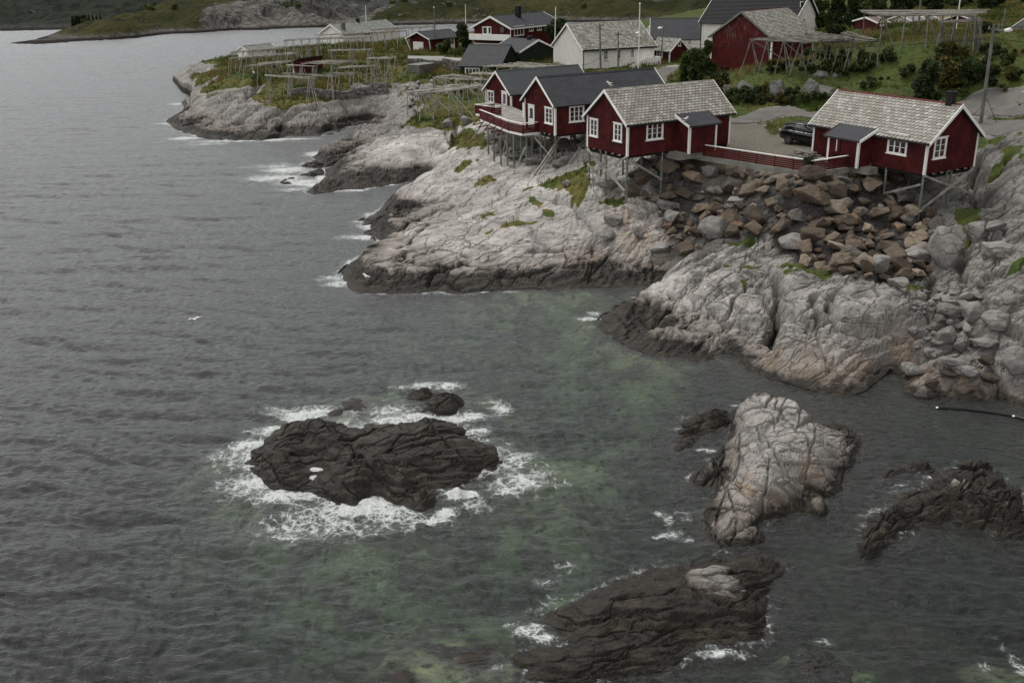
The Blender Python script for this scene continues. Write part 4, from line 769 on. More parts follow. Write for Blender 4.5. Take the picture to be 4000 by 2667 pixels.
hp += [(-300, 600, -8), (-250, 480, -8), (-190, 420, -8), (-120, 700, 48), (0, 800, 60), (150, 800, 60), (300, 700, 60), (300, 500, 45), (-160, 900, 50), (-60, 560, 46), (60, 560, 35), (100, 520, 45), (150, 470, 42), (160, 400, 18), (-225, 420, -9), (-185, 500, -9), (-170, 560, -8)]
HX, HY, HZZ = far_land('hills', 'steep green and grey hillside across the water', hsw, hp, -.62, .5, 300, 900, 900, 420, M_HILL, 1.0, 601)
mp = [(x, 415 + 0 * x, 0) for x in range(-420, -20, 25)] + [(x, 395, -6) for x in range(-420, -20, 40)] + [(x, 440, 3) for x in range(-420, -20, 40)] + [(x, 600, 14 + (x + 300) * .01) for x in range(-600, 100, 60)] + \
     [(x, 760, 32) for x in range(-700, 200, 80)] + [(x, 1100, 55) for x in range(-900, 300, 120)] + [(x, 1500, 95) for x in range(-1300, 400, 150)] + [(-330, 640, 26), (-420, 700, 50), (-330, 900, 60), (-205, 830, 36), (-190, 1000, 60)]
far_land('mountain', 'dim green mountainside beyond the fjord', None, mp, -.95, .1, 390, 1500, 500, 360, M_FARHILL, 1.6, 631, 25)
print('hills', round(time.time() - T0, 1))
# ------------------------------------------------------------------ building materials
def paint(name, col, var=.25, rough=.7, board=None, axis_w=.16, streak=.5, spec=.25, wear=None):
    M = Mat(name); P = M.pos(); n = M.noise(P, 1.3, 4); s = M.noise(M.mapv(P, (7, 7, .7)), 1, 4, .7)
    dk = tuple(c * (1 - var) for c in col); lt = tuple(min(1, c * (1 + var * .6)) for c in col)
    c = M.mix(M.ramp(n, .35, .65), dk, lt); c = M.mix(M.ramp(s, .45, .75, 0, streak), c, tuple(v * .62 for v in col))
    if wear: c = M.mix(M.math('MULTIPLY', M.ramp(s, .54, .66), M.ramp(M.sep(P)[2], wear[1], wear[2])), c, wear[0])
    return M.done(M.bsdf(c, rough, M.bump(s, .2, .02), spec))
def plain(name, col, rough=.6, spec=.3, metal=0.0):
    M = Mat(name); n = M.noise(M.pos(), 5, 4); c = M.mix(n, tuple(v * .85 for v in col), tuple(min(1, v * 1.12) for v in col))
    return M.done(M.bsdf(c, rough, None, spec, metal))
M_RED = paint('falu_red_boards', (.08, .0115, .011), .38)
M_BARN = paint('weathered_red_boards', (.10, .013, .013), .3, wear=((.25, .2, .19), 10.0, 14.5))
M_DKRED = paint('dark_red_boards', (.085, .011, .011), .25)
M_WHITE = paint('white_boards', (.82, .81, .77), .06, streak=.12)
M_TRIM = paint('white_trim', (.84, .83, .80), .05, .5, streak=.08)
M_GREEN = paint('dark_green_boards', (.018, .026, .017), .2)
M_GREYW = paint('grey_weathered_boards', (.16, .15, .135), .25)
M_ROOFD = paint('dark_roof_felt', (.04, .042, .047), .15, .75, streak=.15)
M_ROOFM = paint('grey_roof_sheet', (.052, .056, .061), .1, .5, streak=.1, spec=.4)
M_ROOFB = paint('black_roof_tiles', (.016, .016, .018), .2, .7)
M_ROOFG = paint('pale_grey_roof', (.19, .2, .185), .2, .8)
M_CONC = paint('grey_concrete', (.23, .225, .2), .25, .9)
M_POST = paint('greenish_grey_posts', (.17, .19, .155), .3, .85)
M_POLE = paint('bleached_poles', (.32, .305, .27), .35, .9)
M_OLDPOLE = paint('grey_old_poles', (.17, .16, .14), .35, .9)
M_DECK = paint('deck_boards', (.25, .235, .21), .25, .85)
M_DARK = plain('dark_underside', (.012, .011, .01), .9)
M_BLACK = plain('black_metal', (.012, .012, .013), .45)
M_STEEL = plain('grey_steel', (.33, .34, .34), .4, .5, .6)
M_ORANGE = paint('orange_boards', (.33, .11, .025), .15)
M_DISH = plain('dish_grey', (.07, .06, .06), .5)
def glass():
    M = Mat('window_glass'); n = M.noise(M.pos(), 1.2, 2)
    return M.done(M.bsdf(M.mix(M.ramp(n, .4, .6), (.012, .013, .016), (.07, .075, .085)), .06, None, .7))
M_GLASS = glass()
def slate(name, a, b, c):
    M = Mat(name); t = M.attr('tint', 'Fac'); P = M.pos(); n = M.noise(P, 7, 5, .7); n2 = M.noise(P, .8, 4)
    col = M.mix(M.ramp(t, .1, .6), a, b); col = M.mix(M.ramp(t, .72, .98, 0, .9), col, c); col = M.mix(M.ramp(n, .5, .72, 0, .7), col, tuple(v * .45 for v in a)); col = M.mix(M.ramp(n2, .5, .7, 0, .45), col, (.2, .17, .12))
    return M.done(M.bsdf(col, .75, M.bump(n, .3, .02), .3))
M_SLATE = slate('lichened_slate', (.235, .22, .195), (.31, .295, .265), (.41, .40, .37))
M_SLATEG = slate('grey_green_slate', (.17, .17, .145), (.29, .285, .25), (.36, .36, .33))

# ------------------------------------------------------------------ a gabled house in its own frame: x along the ridge, y across (times side)
class House:
    def __init__(s, name, label, cat, q, side, z0, wall, trim=None, group=None):
        s.ax, s.ay, s.yaw, s.L, s.W, s.he, s.hr = q; s.z0 = z0; s.sd = side
        s.root = empty(name, (s.ax, s.ay, z0), s.yaw, label, cat, group)
        s.wall = wall; s.trim = trim or M_TRIM
        s.ca, s.sa = math.cos(s.yaw), math.sin(s.yaw)
    def to_local(s, P):
        dx, dy = P[0] - s.ax, P[1] - s.ay
        return np.array([dx * s.ca + dy * s.sa, (-dx * s.sa + dy * s.ca) * s.sd, P[2] - s.z0])
    def to_world(s, x, y, z):
        y = y * s.sd; return np.array([s.ax + x * s.ca - y * s.sa, s.ay + x * s.sa + y * s.ca, s.z0 + z])
    def hit(s, face, k, px, py, at=0.0):
        """local place where a sight line meets a wall plane: side (y = at) or gable (x = at)"""
        n = np.array([s.sa, -s.ca, 0]) if face == 'side' else np.array([s.ca, s.sa, 0])
        return s.to_local(GP(k, px, py, s.to_world(at, at, 0) if False else (s.to_world(0, at, 0) if face == 'side' else s.to_world(at, 0, 0)), n))
    def walls(s, battens=.0, skirt=0.0, floor=True):
        m = MB(); t = .1; L, W, he, hr = s.L, s.W, s.he, s.hr; Y = s.sd; rz = hr - .16
        pent = [(0, -skirt), (W * Y, -skirt), (W * Y, he - .05), (W * Y / 2, rz), (0, he - .05)]
        m.prism(pent, 0, 0, L)
        if battens:
            n = int(W / battens)
            for i in range(1, n):
                yy = i * W / n; top = he + (rz - he) * (1 - abs(yy - W / 2) / (W / 2))
                for xx in (-.022, L + .022): m.box(xx - .022, xx + .022, yy * Y - .03, yy * Y + .03, -skirt, top - .08)
            n = int(L / battens)
            for i in range(1, n):
                xx = i * L / n
                for yy in (-.022, W + .022): m.box(xx - .03, xx + .03, yy * Y - .022, yy * Y + .022, -skirt, he - .03)
        return m.build('wall', s.wall, s.root)
    def slope(s, t0, t1=None, og=.3, oe=.3):
        pass
    def roof(s, mat, og=.32, oe=.35, th=.11, tiles=None, ribs=0, cap=None):
        L, W, he, hr, Y = s.L, s.W, s.he, s.hr, s.sd
        k = (hr - he) / (W / 2); ez = he - oe * k
        m = MB()
        for a, b in ((-oe, W / 2), (W + oe, W / 2)):
            q = [(a * Y, ez), (b * Y, hr), (b * Y, hr - th), (a * Y, ez - th)]
            m.prism(q, 0, -og, L + og)
        sl = math.hypot(W / 2 + oe, hr - ez)
        if ribs:
            n = int((L + 2 * og) / ribs)
            for i in range(n + 1):
                x = -og + i * (L + 2 * og) / n
                for a in (-oe, W + oe): m.beam((x, a * Y, ez + .015), (x, W / 2 * Y, hr + .015), .05, .05)
        r = m.build('roof', mat if not tiles else M_ROOFD, s.root)
        if tiles:
            tw, tl = tiles; t = MB(); nr = max(3, int(round(sl / tl))); tl = sl / nr; nc = int((L + 2 * og) / tw); tw = (L + 2 * og) / nc
            for a in (0, 1):
                for i in range(nr):
                    for j in range(nc + (i % 2)):
                        cx = -og + (j + (0 if i % 2 else .5)) * tw; rn = random.random(); w = tw * .468; jit = random.uniform(-.015, .015)
                        x0 = max(cx - w, -og); x1 = min(cx + w, L + og); xl = max(cx - w * .36, -og); xr = min(cx + w * .36, L + og)
                        pts = [(x0, i + 1.25, .0), (x1, i + 1.25, .0), (x1, i + .36, .045), (xr, i - .02 + jit, .07), (xl, i - .02 + jit, .07), (x0, i + .36, .045)]
                        vs = []
                        for x, d, up in pts:
                            f = min(d / nr, 1.0); yy = -oe + f * (W / 2 + oe); zz = ez + f * (hr - ez) + up + .015
                            vs.append((x, (yy if a == 0 else W - yy) * Y, zz))
                        vs2 = [(x, y, z - .035) for x, y, z in vs[2:]]
                        t.add(vs + vs2, [(0, 1, 2, 3, 4, 5), (2, 6, 7, 3), (3, 7, 8, 4), (4, 8, 9, 5)], rn)
            tl_o = t.build('slates', mat, r, tints=True, norm=False)
        c = MB(); c.prism([((W / 2 - .13) * Y, hr - .06), (W / 2 * Y, hr + .09), ((W / 2 + .13) * Y, hr - .06)], 0, -og, L + og); c.build('ridge_cap', cap or mat, r)
        s.k = k; s.ez = ez; s.og = og; s.oe = oe; s.r = r
        return r
    def barge(s, mat=None, h=.2, ends=(0, 1)):
        Y = s.sd
        for e in ends:
            x = -s.og - .02 if e == 0 else s.L + s.og + .02
            for a in (-s.oe, s.W + s.oe):
                m = MB(); m.prism([(a * Y, s.ez + .06), (s.W / 2 * Y, s.hr + .08), (s.W / 2 * Y, s.hr + .08 - h * 1.25), (a * Y, s.ez + .06 - h)], 0, x - .025, x + .025)
                m.build('bargeboard', mat or s.trim, s.root)
    def eaves(s, mat, h=.14, sides=(0, 1)):
        for e in sides:
            y = (-s.oe - .03) if e == 0 else s.W + s.oe + .03
            MB().box(-s.og, s.L + s.og, (y - .03) * s.sd, (y + .03) * s.sd, s.ez - h, s.ez + .0).build('gutter', mat, s.root)
    def corners(s, w=.17, which=((0, 0), (0, 1), (1, 0), (1, 1)), skirt=0):
        for a, b in which:
            x = 0 if a == 0 else s.L; y = 0 if b == 0 else s.W
            dx = (-.05, w - .05) if a == 0 else (.05 - w, .05); dy = (-.05, w - .05) if b == 0 else (.05 - w, .05)
            MB().box(x + dx[0], x + dx[1], (y + dy[0]) * s.sd, (y + dy[1]) * s.sd, -skirt - .03, s.he - .05).build('corner_board', s.trim, s.root)
    def _fr(s, face, at):
        """maps (along, out, z) of a wall to local coordinates; out is away from the house"""
        if face == 'side': return lambda a, o, z: (a, (at - o) * s.sd, z)
        if face == 'back': return lambda a, o, z: (a, (at + o) * s.sd, z)
        if face == 'gable': return lambda a, o, z: (at - o, a * s.sd, z)
        return lambda a, o, z: (at + o, a * s.sd, z)
    def _bx(s, m, f, a0, a1, o0, o1, z0, z1):
        p = f(a0, o0, z0); q = f(a1, o1, z1)
        m.box(min(p[0], q[0]), max(p[0], q[0]), min(p[1], q[1]), max(p[1], q[1]), min(p[2], q[2]), max(p[2], q[2]))
    def window(s, face, a0, a1, z0, z1, lights=2, rows=3, at=None, cas=.11, sill=True, trim=None):
        at = {'side': 0, 'gable': 0, 'back': s.W, 'far': s.L}[face] if at is None else at
        f = s._fr(face, at); m = MB(); o = .09
        s._bx(m, f, a0 - .0, a0 + cas, .0, o, z0, z1); s._bx(m, f, a1 - cas, a1, 0, o, z0, z1)
        s._bx(m, f, a0 + cas, a1 - cas, 0, o, z0, z0 + cas); s._bx(m, f, a0 + cas, a1 - cas, 0, o, z1 - cas, z1)
        if sill: s._bx(m, f, a0 - .07, a1 + .07, .0, o + .05, z0 - .07, z0 - .001); s._bx(m, f, a0 - .06, a1 + .06, 0, o + .04, z1 + .001, z1 + .06)
        i0, i1, b0, b1 = a0 + cas, a1 - cas, z0 + cas, z1 - cas
        lw = (i1 - i0) / lights
        for j in range(lights):
            u0, u1 = i0 + j * lw, i0 + (j + 1) * lw; fw = .05
            s._bx(m, f, u0, u0 + fw, .0, .07, b0, b1); s._bx(m, f, u1 - fw, u1, .0, .07, b0, b1)
            for r in range(1, rows):
                zz = b0 + r * (b1 - b0) / rows; s._bx(m, f, u0 + fw, u1 - fw, 0, .06, zz - .016, zz + .016)
        w = m.build('window', trim or s.trim, s.root)
        g = MB(); s._bx(g, f, i0, i1, -.01, .03, b0, b1); g.build('pane', M_GLASS, w)
        return w
    def win_px(s, face, k, x0, x1, y0, y1, lights=2, rows=3, at=None, **kw):
        """a window from its four edges in the photograph"""
        pl = 0.0 if at is None else at
        xm = (x0 + x1) / 2; ym = (y0 + y1) / 2; i = 0 if face == 'side' else 1
        a = s.hit(face, k, x0, ym, pl); b = s.hit(face, k, x1, ym, pl); c = s.hit(face, k, xm, y1, pl); d = s.hit(face, k, xm, y0, pl)
        return s.window(face, min(a[i], b[i]), max(a[i], b[i]), c[2], d[2], lights, rows, at, **kw)
    def door(s, face, a0, a1, z0, z1, at=None, glass=True, mat=None):
        at = {'side': 0, 'gable': 0, 'back': s.W, 'far': s.L}[face] if at is None else at
        f = s._fr(face, at); m = MB()
        s._bx(m, f, a0, a0 + .1, 0, .09, z0, z1); s._bx(m, f, a1 - .1, a1, 0, .09, z0, z1); s._bx(m, f, a0 + .1, a1 - .1, 0, .09, z1 - .1, z1)
        s._bx(m, f, a0 + .1, a1 - .1, 0, .05, z0, z1 - .1)
        s._bx(m, f, a0 - .05, a1 + .05, 0, .12, z1 + .001, z1 + .06)
        d = m.build('door', mat or s.trim, s.root)
        if glass: g = MB(); s._bx(g, f, a0 + .28, a1 - .28, .02, .065, z0 + .95, z1 - .3); g.build('pane', M_GLASS, d)
        h = MB(); s._bx(h, f, a1 - .22, a1 - .16, .05, .12, z0 + .95, z0 + 1.05); h.build('handle', M_STEEL, d)
        return d
    def post(s, x, y, ztop, r=.085, name='stilt', extra=.0):
        w = s.to_world(x, y, 0); zb = ground(w[0], w[1]) - s.z0 - .25
        MB().tube([(x, y * s.sd, zb), (x, y * s.sd, ztop)], r, 8).build(name, M_POST, s.root)
        return zb + .25
    def brace(s, p, q, w=.1, h=.16, mat=None):
        MB().beam((p[0], p[1] * s.sd, p[2]), (q[0], q[1] * s.sd, q[2]), w, h).build('brace', mat or M_POLE, s.root)
    def floor(s, th=.18, mat=None):
        m = MB()
        for i in range(int(s.W / .9) + 1): m.box(.1, s.L - .1, (i * .9 + .1) * s.sd - .05, (i * .9 + .1) * s.sd + .05, -th - .02, -.005)
        for xx in (.25, s.L * .33, s.L * .66, s.L - .25): m.box(xx - .08, xx + .08, .05 * s.sd, (s.W - .05) * s.sd, -th - .22, -th - .025) 
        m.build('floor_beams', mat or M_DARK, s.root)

HC = 2.0   # the solved floor heights were for a camera 20 m up
# ---- the cabin with the gull: slate roof, two gable windows
hC = House('red_cabin', 'red stilt cabin with lichened slate roof on the rock edge, gull on its ridge', 'cabin', [9.42, 79.27, .522, 10.61, 5.59, 2.69, 4.88], 1, 7.44, M_RED, group='red cabins on stilts')
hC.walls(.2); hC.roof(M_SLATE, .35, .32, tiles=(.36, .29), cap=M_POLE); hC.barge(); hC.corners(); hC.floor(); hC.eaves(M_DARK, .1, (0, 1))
hC.win_px('gable', 6, 278, 360, 560, 738, 2, 3); hC.win_px('gable', 6, 520, 606, 606, 790, 2, 3); hC.win_px('side', 6, 845, 1016, 594, 770, 3, 3)
zA = hC.post(.1, .1, 0); hC.post(.1, 3.0, 0); hC.post(.1, 3.75, 0); zB = hC.post(.1, 5.45, 0); hC.post(3.6, .1, 0); hC.post(3.6, 2.8, 0); hC.post(3.6, 5.4, 0); hC.post(6.6, 5.4, 0); hC.post(6.4, 2.8, 0)
hC.brace((-.06, .05, -.1), (-.06, 5.6, zB + .35)); hC.brace((-.16, .0, zA + 1.1), (-.16, 5.4, -.15)); hC.brace((-.1, 3.0, zB + .2), (-.1, 5.4, zB + 1.3)); hC.brace((.2, 0, -.3), (3.55, 0, zA + 1.6))
def annex(h, k, fl, fr, wl, wr, top_l, zoff, roof_left_white=True, out=1.5, rw=None):
    """lean-to porch on the long side; fl, fr: px of its front corner boards' feet"""
    x0, x1 = fl, fr; zt = h.he - .45; zr = h.he + .1
    m = MB(); m.prism([(0.05, -zoff), (-out, -zoff), (-out, zt - .12), (.05, zr - .12)], 0, x0, x1) if h.sd == 1 else m.prism([(-.05, -zoff), (out, -zoff), (out, zt - .12), (-.05, zr - .12)], 0, x0, x1)
    n = int((x1 - x0) / .2)
    for i in range(1, n):
        xx = x0 + i * (x1 - x0) / n; m.box(xx - .03, xx + .03, min(-out * h.sd, (-out - .045) * h.sd), max(-out * h.sd, (-out - .045) * h.sd), -zoff, zt - .16)
    for xx in (x0, x1):
        sx = -1 if xx == x0 else 1
        for i in range(1, 7):
            yy = -out * i / 7; m.box(min(xx, xx + sx * .045), max(xx, xx + sx * .045), yy * h.sd - .03, yy * h.sd + .03, -zoff, zt + (zr - zt) * (1 - i / 7) - .16)
    p = m.build('porch', h.wall, h.root)
    r = MB(); Y = h.sd; r.prism([(.02 * Y, zr + .09), ((-out - .3) * Y, zt - .12 + .02), ((-out - .3) * Y, zt - .24 + .02), (.02 * Y, zr - .03)], 0, x0 - .3, x1 + .3); r.build('porch_roof', M_ROOFD, p)
    for xx in (x0, x1):
        e = .06 if xx == x0 else -.06
        MB().box(xx - .09 + e, xx + .09 + e, min((-out - .06) * Y, (-out + .12) * Y), max((-out - .06) * Y, (-out + .12) * Y), -zoff - .04, zt - .2).build('corner_board', M_TRIM, p)
    return p, zt, zr, x0, x1
a0 = hC.to_local(GP(6, 1285, 760, hC.to_world(0, -1.5, 0), np.array([hC.sa, -hC.ca, 0])))[0]; a1 = hC.to_local(GP(6, 1562, 720, hC.to_world(0, -1.5, 0), np.array([hC.sa, -hC.ca, 0])))[0]
p, zt, zr, x0, x1 = annex(hC, 6, a0, a1, None, None, None, .1)
MB().prism([(.02, zr + .12), (-1.85, zt - .05), (-1.85, zt - .25), (.02, zr - .1)], 0, x0 - .36, x0 - .3).build('bargeboard', M_TRIM, p)
MB().prism([(.02, zr + .12), (-1.85, zt - .05), (-1.85, zt - .22), (.02, zr - .08)], 0, x1 + .3, x1 + .35).build('bargeboard', M_RED, p)
MB().box(x0 - .8, x1 + .2, -1.3, .4, -.6, -.06).build('concrete_footing', M_CONC, hC.root)

# ---- the right cabin
hD = House('red_cabin', 'red stilt cabin with lichened slate roof and black chimney beside the grey crag', 'cabin', [30.0, 71.42, 2.1017, 10.75, 5.6, 2.52, 4.75], -1, 7.16, M_RED, group='red cabins on stilts')
hD.walls(.2); hD.roof(M_SLATE, .38, .34, tiles=(.36, .29), cap=M_DKRED); hD.barge(ends=(0, 1), h=.24); hD.corners(); hD.floor(); hD.eaves(M_DARK, .1, (0, 1))
hD.win_px('side', 7, 1098, 1280, 520, 708, 3, 3); hD.win_px('gable', 7, 1512, 1622, 556, 742, 2, 3)
dz_ = hD.post(.1, .1, 0); dz2 = hD.post(.1, 5.45, 0); hD.post(.1, 2.7, 0); hD.post(.1, 3.2, 0); hD.post(3.4, .1, 0); hD.post(3.4, 2.8, 0); hD.post(3.4, 5.4, 0)
hD.brace((-.06, .05, -.1), (-.06, 5.5, dz2 + .1)); hD.brace((-.14, .1, dz_ + .9), (-.14, 5.4, -.15)); hD.brace((.2, 0, -.75), (3.4, -.02, -2.0))
n_ = np.array([hD.sa, -hD.ca, 0])
a1 = hD.to_local(GP(7, 548, 640, hD.to_world(0, -1.5, 0), n_))[0]; a0 = hD.to_local(GP(7, 830, 660, hD.to_world(0, -1.5, 0), n_))[0]
p, zt, zr, x0, x1 = annex(hD, 7, a0, a1, None, None, None, .1)
MB().prism([(-.02, zr + .12), (1.85, zt - .05), (1.85, zt - .27), (-.02, zr - .1)], 0, x0 - .36, x0 - .3).build('bargeboard', M_TRIM, p)
MB().prism([(-.02, zr + .12), (1.85, zt - .05), (1.85, zt - .22), (-.02, zr - .08)], 0, x1 + .3, x1 + .35).build('bargeboard', M_RED, p)
MB().box(x1 - 1.25, x1 - .55, 1.5, 1.62, .75, 2.0).build('shutter', M_DKRED, p); MB().box(x1 - 1.0, x1 - .93, 1.62, 1.66, .9, 1.95).build('shutter_strip', M_TRIM, p)
hD.window('side', x1 + .35, x1 + 1.15, .85, 2.0, 2, 3)
MB().box(x0 - .9, 10.7, .2, 1.2, -.55, -.06).build('concrete_footing', M_CONC, hD.root)
ch = MB(); ch.box(.42, .92, -3.05, -2.55, 4.3, 5.55); ch.box(.35, .99, -3.12, -2.48, 5.55, 5.62); cho = ch.build('chimney', M_BLACK, hD.root)
MB().tube([(.67, -2.8, 5.62), (.67, -2.8, 5.8)], .07, 8).build('chimney_pot', M_BLACK, cho)

# ---- cabins by the deck
hB = House('red_cabin', 'red stilt cabin with dark felt roof, nearer of the two on the deck', 'cabin', [4.25, 91.22, .494, 13.4, 5.49, 2.82, 4.9], 1, 7.28, M_RED, group='red cabins on stilts')
hB.L = float(np.clip(hB.L, 8, 12.5)); hB.walls(.21); hB.roof(M_ROOFD, .35, .32); hB.barge(); hB.corners(); hB.floor(); hB.eaves(M_BLACK, .1, (0,))
hB.win_px('gable', 5, 972, 1062, 650, 832, 2, 3); hB.win_px('side', 5, 1240, 1412, 632, 810, 3, 3)
d0 = hB.hit('gable', 5, 782, 700); d1 = hB.hit('gable', 5, 850, 700); hB.door('gable', min(d0[1], d1[1]), max(d0[1], d1[1]), .08, hB.hit('gable', 5, 815, 618)[2])
MB().box(-.14, -.06, 5.35, 5.75, .9, 2.3).build('downpipe_box', M_TRIM, hB.root)
hA = House('red_cabin', 'red cabin with grey ribbed roof, farther of the two on the deck', 'cabin', [.37, 112.29, .537, 10.58, 5.53, 2.64, 4.69], 1, 5.99, M_RED, group='red cabins on stilts')
hA.walls(.22); hA.roof(M_ROOFM, .35, .32, ribs=.3); hA.barge(); hA.corners(); hA.floor(); hA.eaves(M_BLACK, .1, (0,))
hA.win_px('gable', 5, 312, 384, 458, 588, 2, 2); d0 = hA.hit('gable', 5, 477, 590); d1 = hA.hit('gable', 5, 535, 590)
hA.door('gable', min(d0[1], d1[1]), max(d0[1], d1[1]), max(.05, hA.hit('gable', 5, 505, 703)[2]), hA.hit('gable', 5, 505, 464)[2])
for h, xs in ((hB, (.1, 3.4, 6.6)), (hA, (.1, 3.5))):
    for x in xs:
        for y in (.1, 2.75, 5.35): h.post(x, y, -.0)

# ---- the deck and its railings
ZD = 7.15
dk = [G(5, 215, 700, ZD + .0), None]
R1 = G(5, 218, 672, ZD + .95); R2 = G(5, 545, 797, ZD + .95); R3 = G(5, 712, 832, ZD + .95); R4 = G(5, 936, 808, ZD + .95)
wB = hB.to_world(0, hB.W, 0); wA = hA.to_world(0, 0, 0); wA2 = hA.to_world(0, hA.W, 0); wB0 = hB.to_world(-.05, 1.2, 0)
deck = empty('deck', (R3[0], R3[1], ZD), 0, 'wooden deck on tall posts with red railings joining two cabins', 'deck')
def dl(p, z=None): return (p[0] - R3[0], p[1] - R3[1], (p[2] if z is None else z) - ZD)
m = MB(); po = [dl(R2)[:2], dl(R3)[:2], dl(R4)[:2], dl(wB)[:2], dl(hB.to_world(3.5, hB.W, 0))[:2], dl(wA)[:2], dl(wA2)[:2], dl(R1)[:2]]
m.prism(po, 2, -.14, 0); m.build('deck_floor', M_DECK, deck)
def railing(a, b, name='railing', rows=4, post=1.4, hh=.95, propp=False, parent=None, col=M_DKRED):
    a = Vector(dl(a)); b = Vector(dl(b)); a.z = b.z = 0; L = (b - a).length; n = max(1, int(L / post)); m = MB()
    for i in range(rows): z = .12 + i * (hh - .2) / rows; m.beam(a + Vector((0, 0, z)), b + Vector((0, 0, z)), .03, .17)
    for i in range(n + 1): p = a.lerp(b, i / n); m.beam(p + Vector((0, 0, -.35)), p + Vector((0, 0, hh - .03)), .07, .07)
    o = m.build(name, col, deck)
    MB().beam(a + Vector((0, 0, hh)), b + Vector((0, 0, hh)), .13, .05).build('handrail', M_TRIM, o)
    MB().beam(a + Vector((0, 0, -.1)), b + Vector((0, 0, -.1)), .05, .2).build('edge_board', M_TRIM, o)
    if propp:
        out = Vector((a.y - b.y, b.x - a.x, 0)).normalized(); out = out if out.x < 0 or out.y < 0 else -out
        for i in range(0, n + 1):
            p = a.lerp(b, (i + .3) / (n + .6)); MB().beam(p + Vector((0, 0, .55)), p + out * .95 + Vector((0, 0, -.45)), .07, .08).build('prop', col, o)
            MB().beam(p + Vector((0, 0, -.3)), p + out * .98 + Vector((0, 0, -.45)), .06, .1).build('prop', col, o)
railing(R1, R2, propp=True, post=1.7); railing(R2, R3); railing(R3, R4)
A1 = G(5, 165, 612, ZD + .95); A2 = G(5, 352, 638, ZD + .95); A3 = G(5, 462, 626, ZD + .95); A4 = G(5, 385, 590, ZD + .95)
m = MB(); m.prism([dl(A1)[:2], dl(A2)[:2], dl(A3)[:2], dl(wA)[:2], dl(wA2)[:2]], 2, -.16, -.02); m.build('deck_floor', M_DECK, deck)
railing(A1, A2); railing(A2, A3); railing(A1, A4)
for i, (x, ty, by) in enumerate([(310, 880, 1140), (375, 910, 1145), (455, 940, 1170), (530, 950, 1270), (605, 970, 1350), (755, 985, 1430), (820, 960, 1150), (970, 950, 1320), (690, 950, 1110)]):
    P = G(5, x, ty, ZD - .25); zb = ground(P[0], P[1]) - .3
    MB().tube([dl((P[0], P[1], zb)), dl(P)], .085, 8).build('stilt', M_POST, deck)
for x, ty, bx, by in [(225, 872, 120, 1022), (742, 1100, 605, 1408), (1140, 985, 840, 1425), (1105, 1080, 876, 1425), (850, 995, 1110, 1300), (520, 1010, 480, 1170), (1370, 1110, 1252, 1300)]:
    q = T(5, bx, by); dpt = q[1]; P = GD(5, x, ty, dpt + (1.5 if x > 1000 else 0)); MB().beam(dl(q), dl(P), .11, .13).build('strut', M_POLE, deck)
m = MB()
for i in range(3): m.box(-1.2 + i * .45, -.75 + i * .45, 0, 1.6, -.1 - i * .18, -.04 - i * .18)
st = m.build('steps', M_DECK, deck); st.location = dl(hA.to_world(-.2, .6, 0), ZD)[:3]; st.rotation_euler.z = hA.yaw

# ---- red fence on its kerb between the two front cabins
F1 = G(6, 1290, 915, 6.98); F2 = G(7, 402, 876, 6.98); F3 = G(7, 792, 816, 6.98)
fence = empty('fence', tuple(F2), 0, 'long low red slatted fence with white cap on a concrete kerb', 'fence')
for a, b in ((F1, F2), (F2, F3)):
    a = Vector(a - F2); b = Vector(b - F2); L = (b - a).length; n = int(L / 1.5); m = MB()
    for i in range(5): m.beam(a + Vector((0, 0, .1 + i * .155)), b + Vector((0, 0, .1 + i * .155)), .03, .125)
    for i in range(n + 1): q = a.lerp(b, i / n); m.beam(q, q + Vector((0, 0, .86)), .07, .07)
    o = m.build('slat_panel', M_DKRED, fence)
    MB().beam(a + Vector((0, 0, .89)), b + Vector((0, 0, .89)), .14, .05).build('cap_rail', M_TRIM, fence)
    MB().beam(a + Vector((0, 0, -.2)), b + Vector((0, 0, -.2)), .25, .38).build('kerb', M_CONC, fence)
print('cabins', round(time.time() - T0, 1))
# ------------------------------------------------------------------ the village
ZM.update({'H': (2500, 0, 3.618), 'I': (3150, 0, 2.767), 'J': (1600, 230, 5.88), 'K': (3020, 400, 7.127)})
def project(P):
    d = np.array(P, float) - CAM; w = d @ CF
    return 2000 + FPX * (d @ CX) / w, 1333.5 - FPX * (d @ CU) / w
def zat(P, k, x, y):
    """height above P at which its plumb line reaches row y of the photograph"""
    ty = S(k, x, y)[1]; a, b = -5.0, 60.0
    for _ in range(50):
        m_ = (a + b) / 2
        if project((P[0], P[1], m_))[1] > ty: a = m_
        else: b = m_
    return a

WC = House('white_house', 'long white wooden hall with pale slate roof and a ramp', 'house', [11.32, 152.28, .39, 11.88, 10.4, 3.0, 6.27], 1, 7.0, M_WHITE)
WC.walls(.24, skirt=.8); WC.roof(M_SLATEG, .35, .4, tiles=(.42, .34), cap=M_ROOFG); WC.barge(h=.25); WC.eaves(M_BLACK, .16, (0,)); WC.corners(which=((1, 0), (0, 1)))
for x0, x1, y0, y1 in ((148, 198, 512, 614), (283, 330, 506, 604), (420, 464, 500, 594)): WC.win_px('side', 3, x0, x1, y0, y1, 1, 2, cas=.06)
WC.door('side', 9.9, 11.2, .5, 2.6, glass=False); WC.win_px('side', 2, 2222, 2284, 580, 692, 1, 2, cas=.06)
MB().tube([(-.06, -.08, -.6), (-.06, -.08, 2.8)], .06, 6).build('downpipe', M_BLACK, WC.root)
rp = MB(); rp.prism([(6.6, -.75), (9.4, .35), (11.9, .35), (11.9, .2), (9.4, .2), (6.6, -.9)], 1, -2.1, -.35)
ramp = rp.build('ramp', M_TRIM, WC.root)
b_ = MB()
for y in (-2.1,):
    b_.prism([(6.6, -.7), (9.4, .4), (11.9, .4), (11.9, 1.4), (9.4, 1.4), (6.6, .3)], 1, y - .05, y)
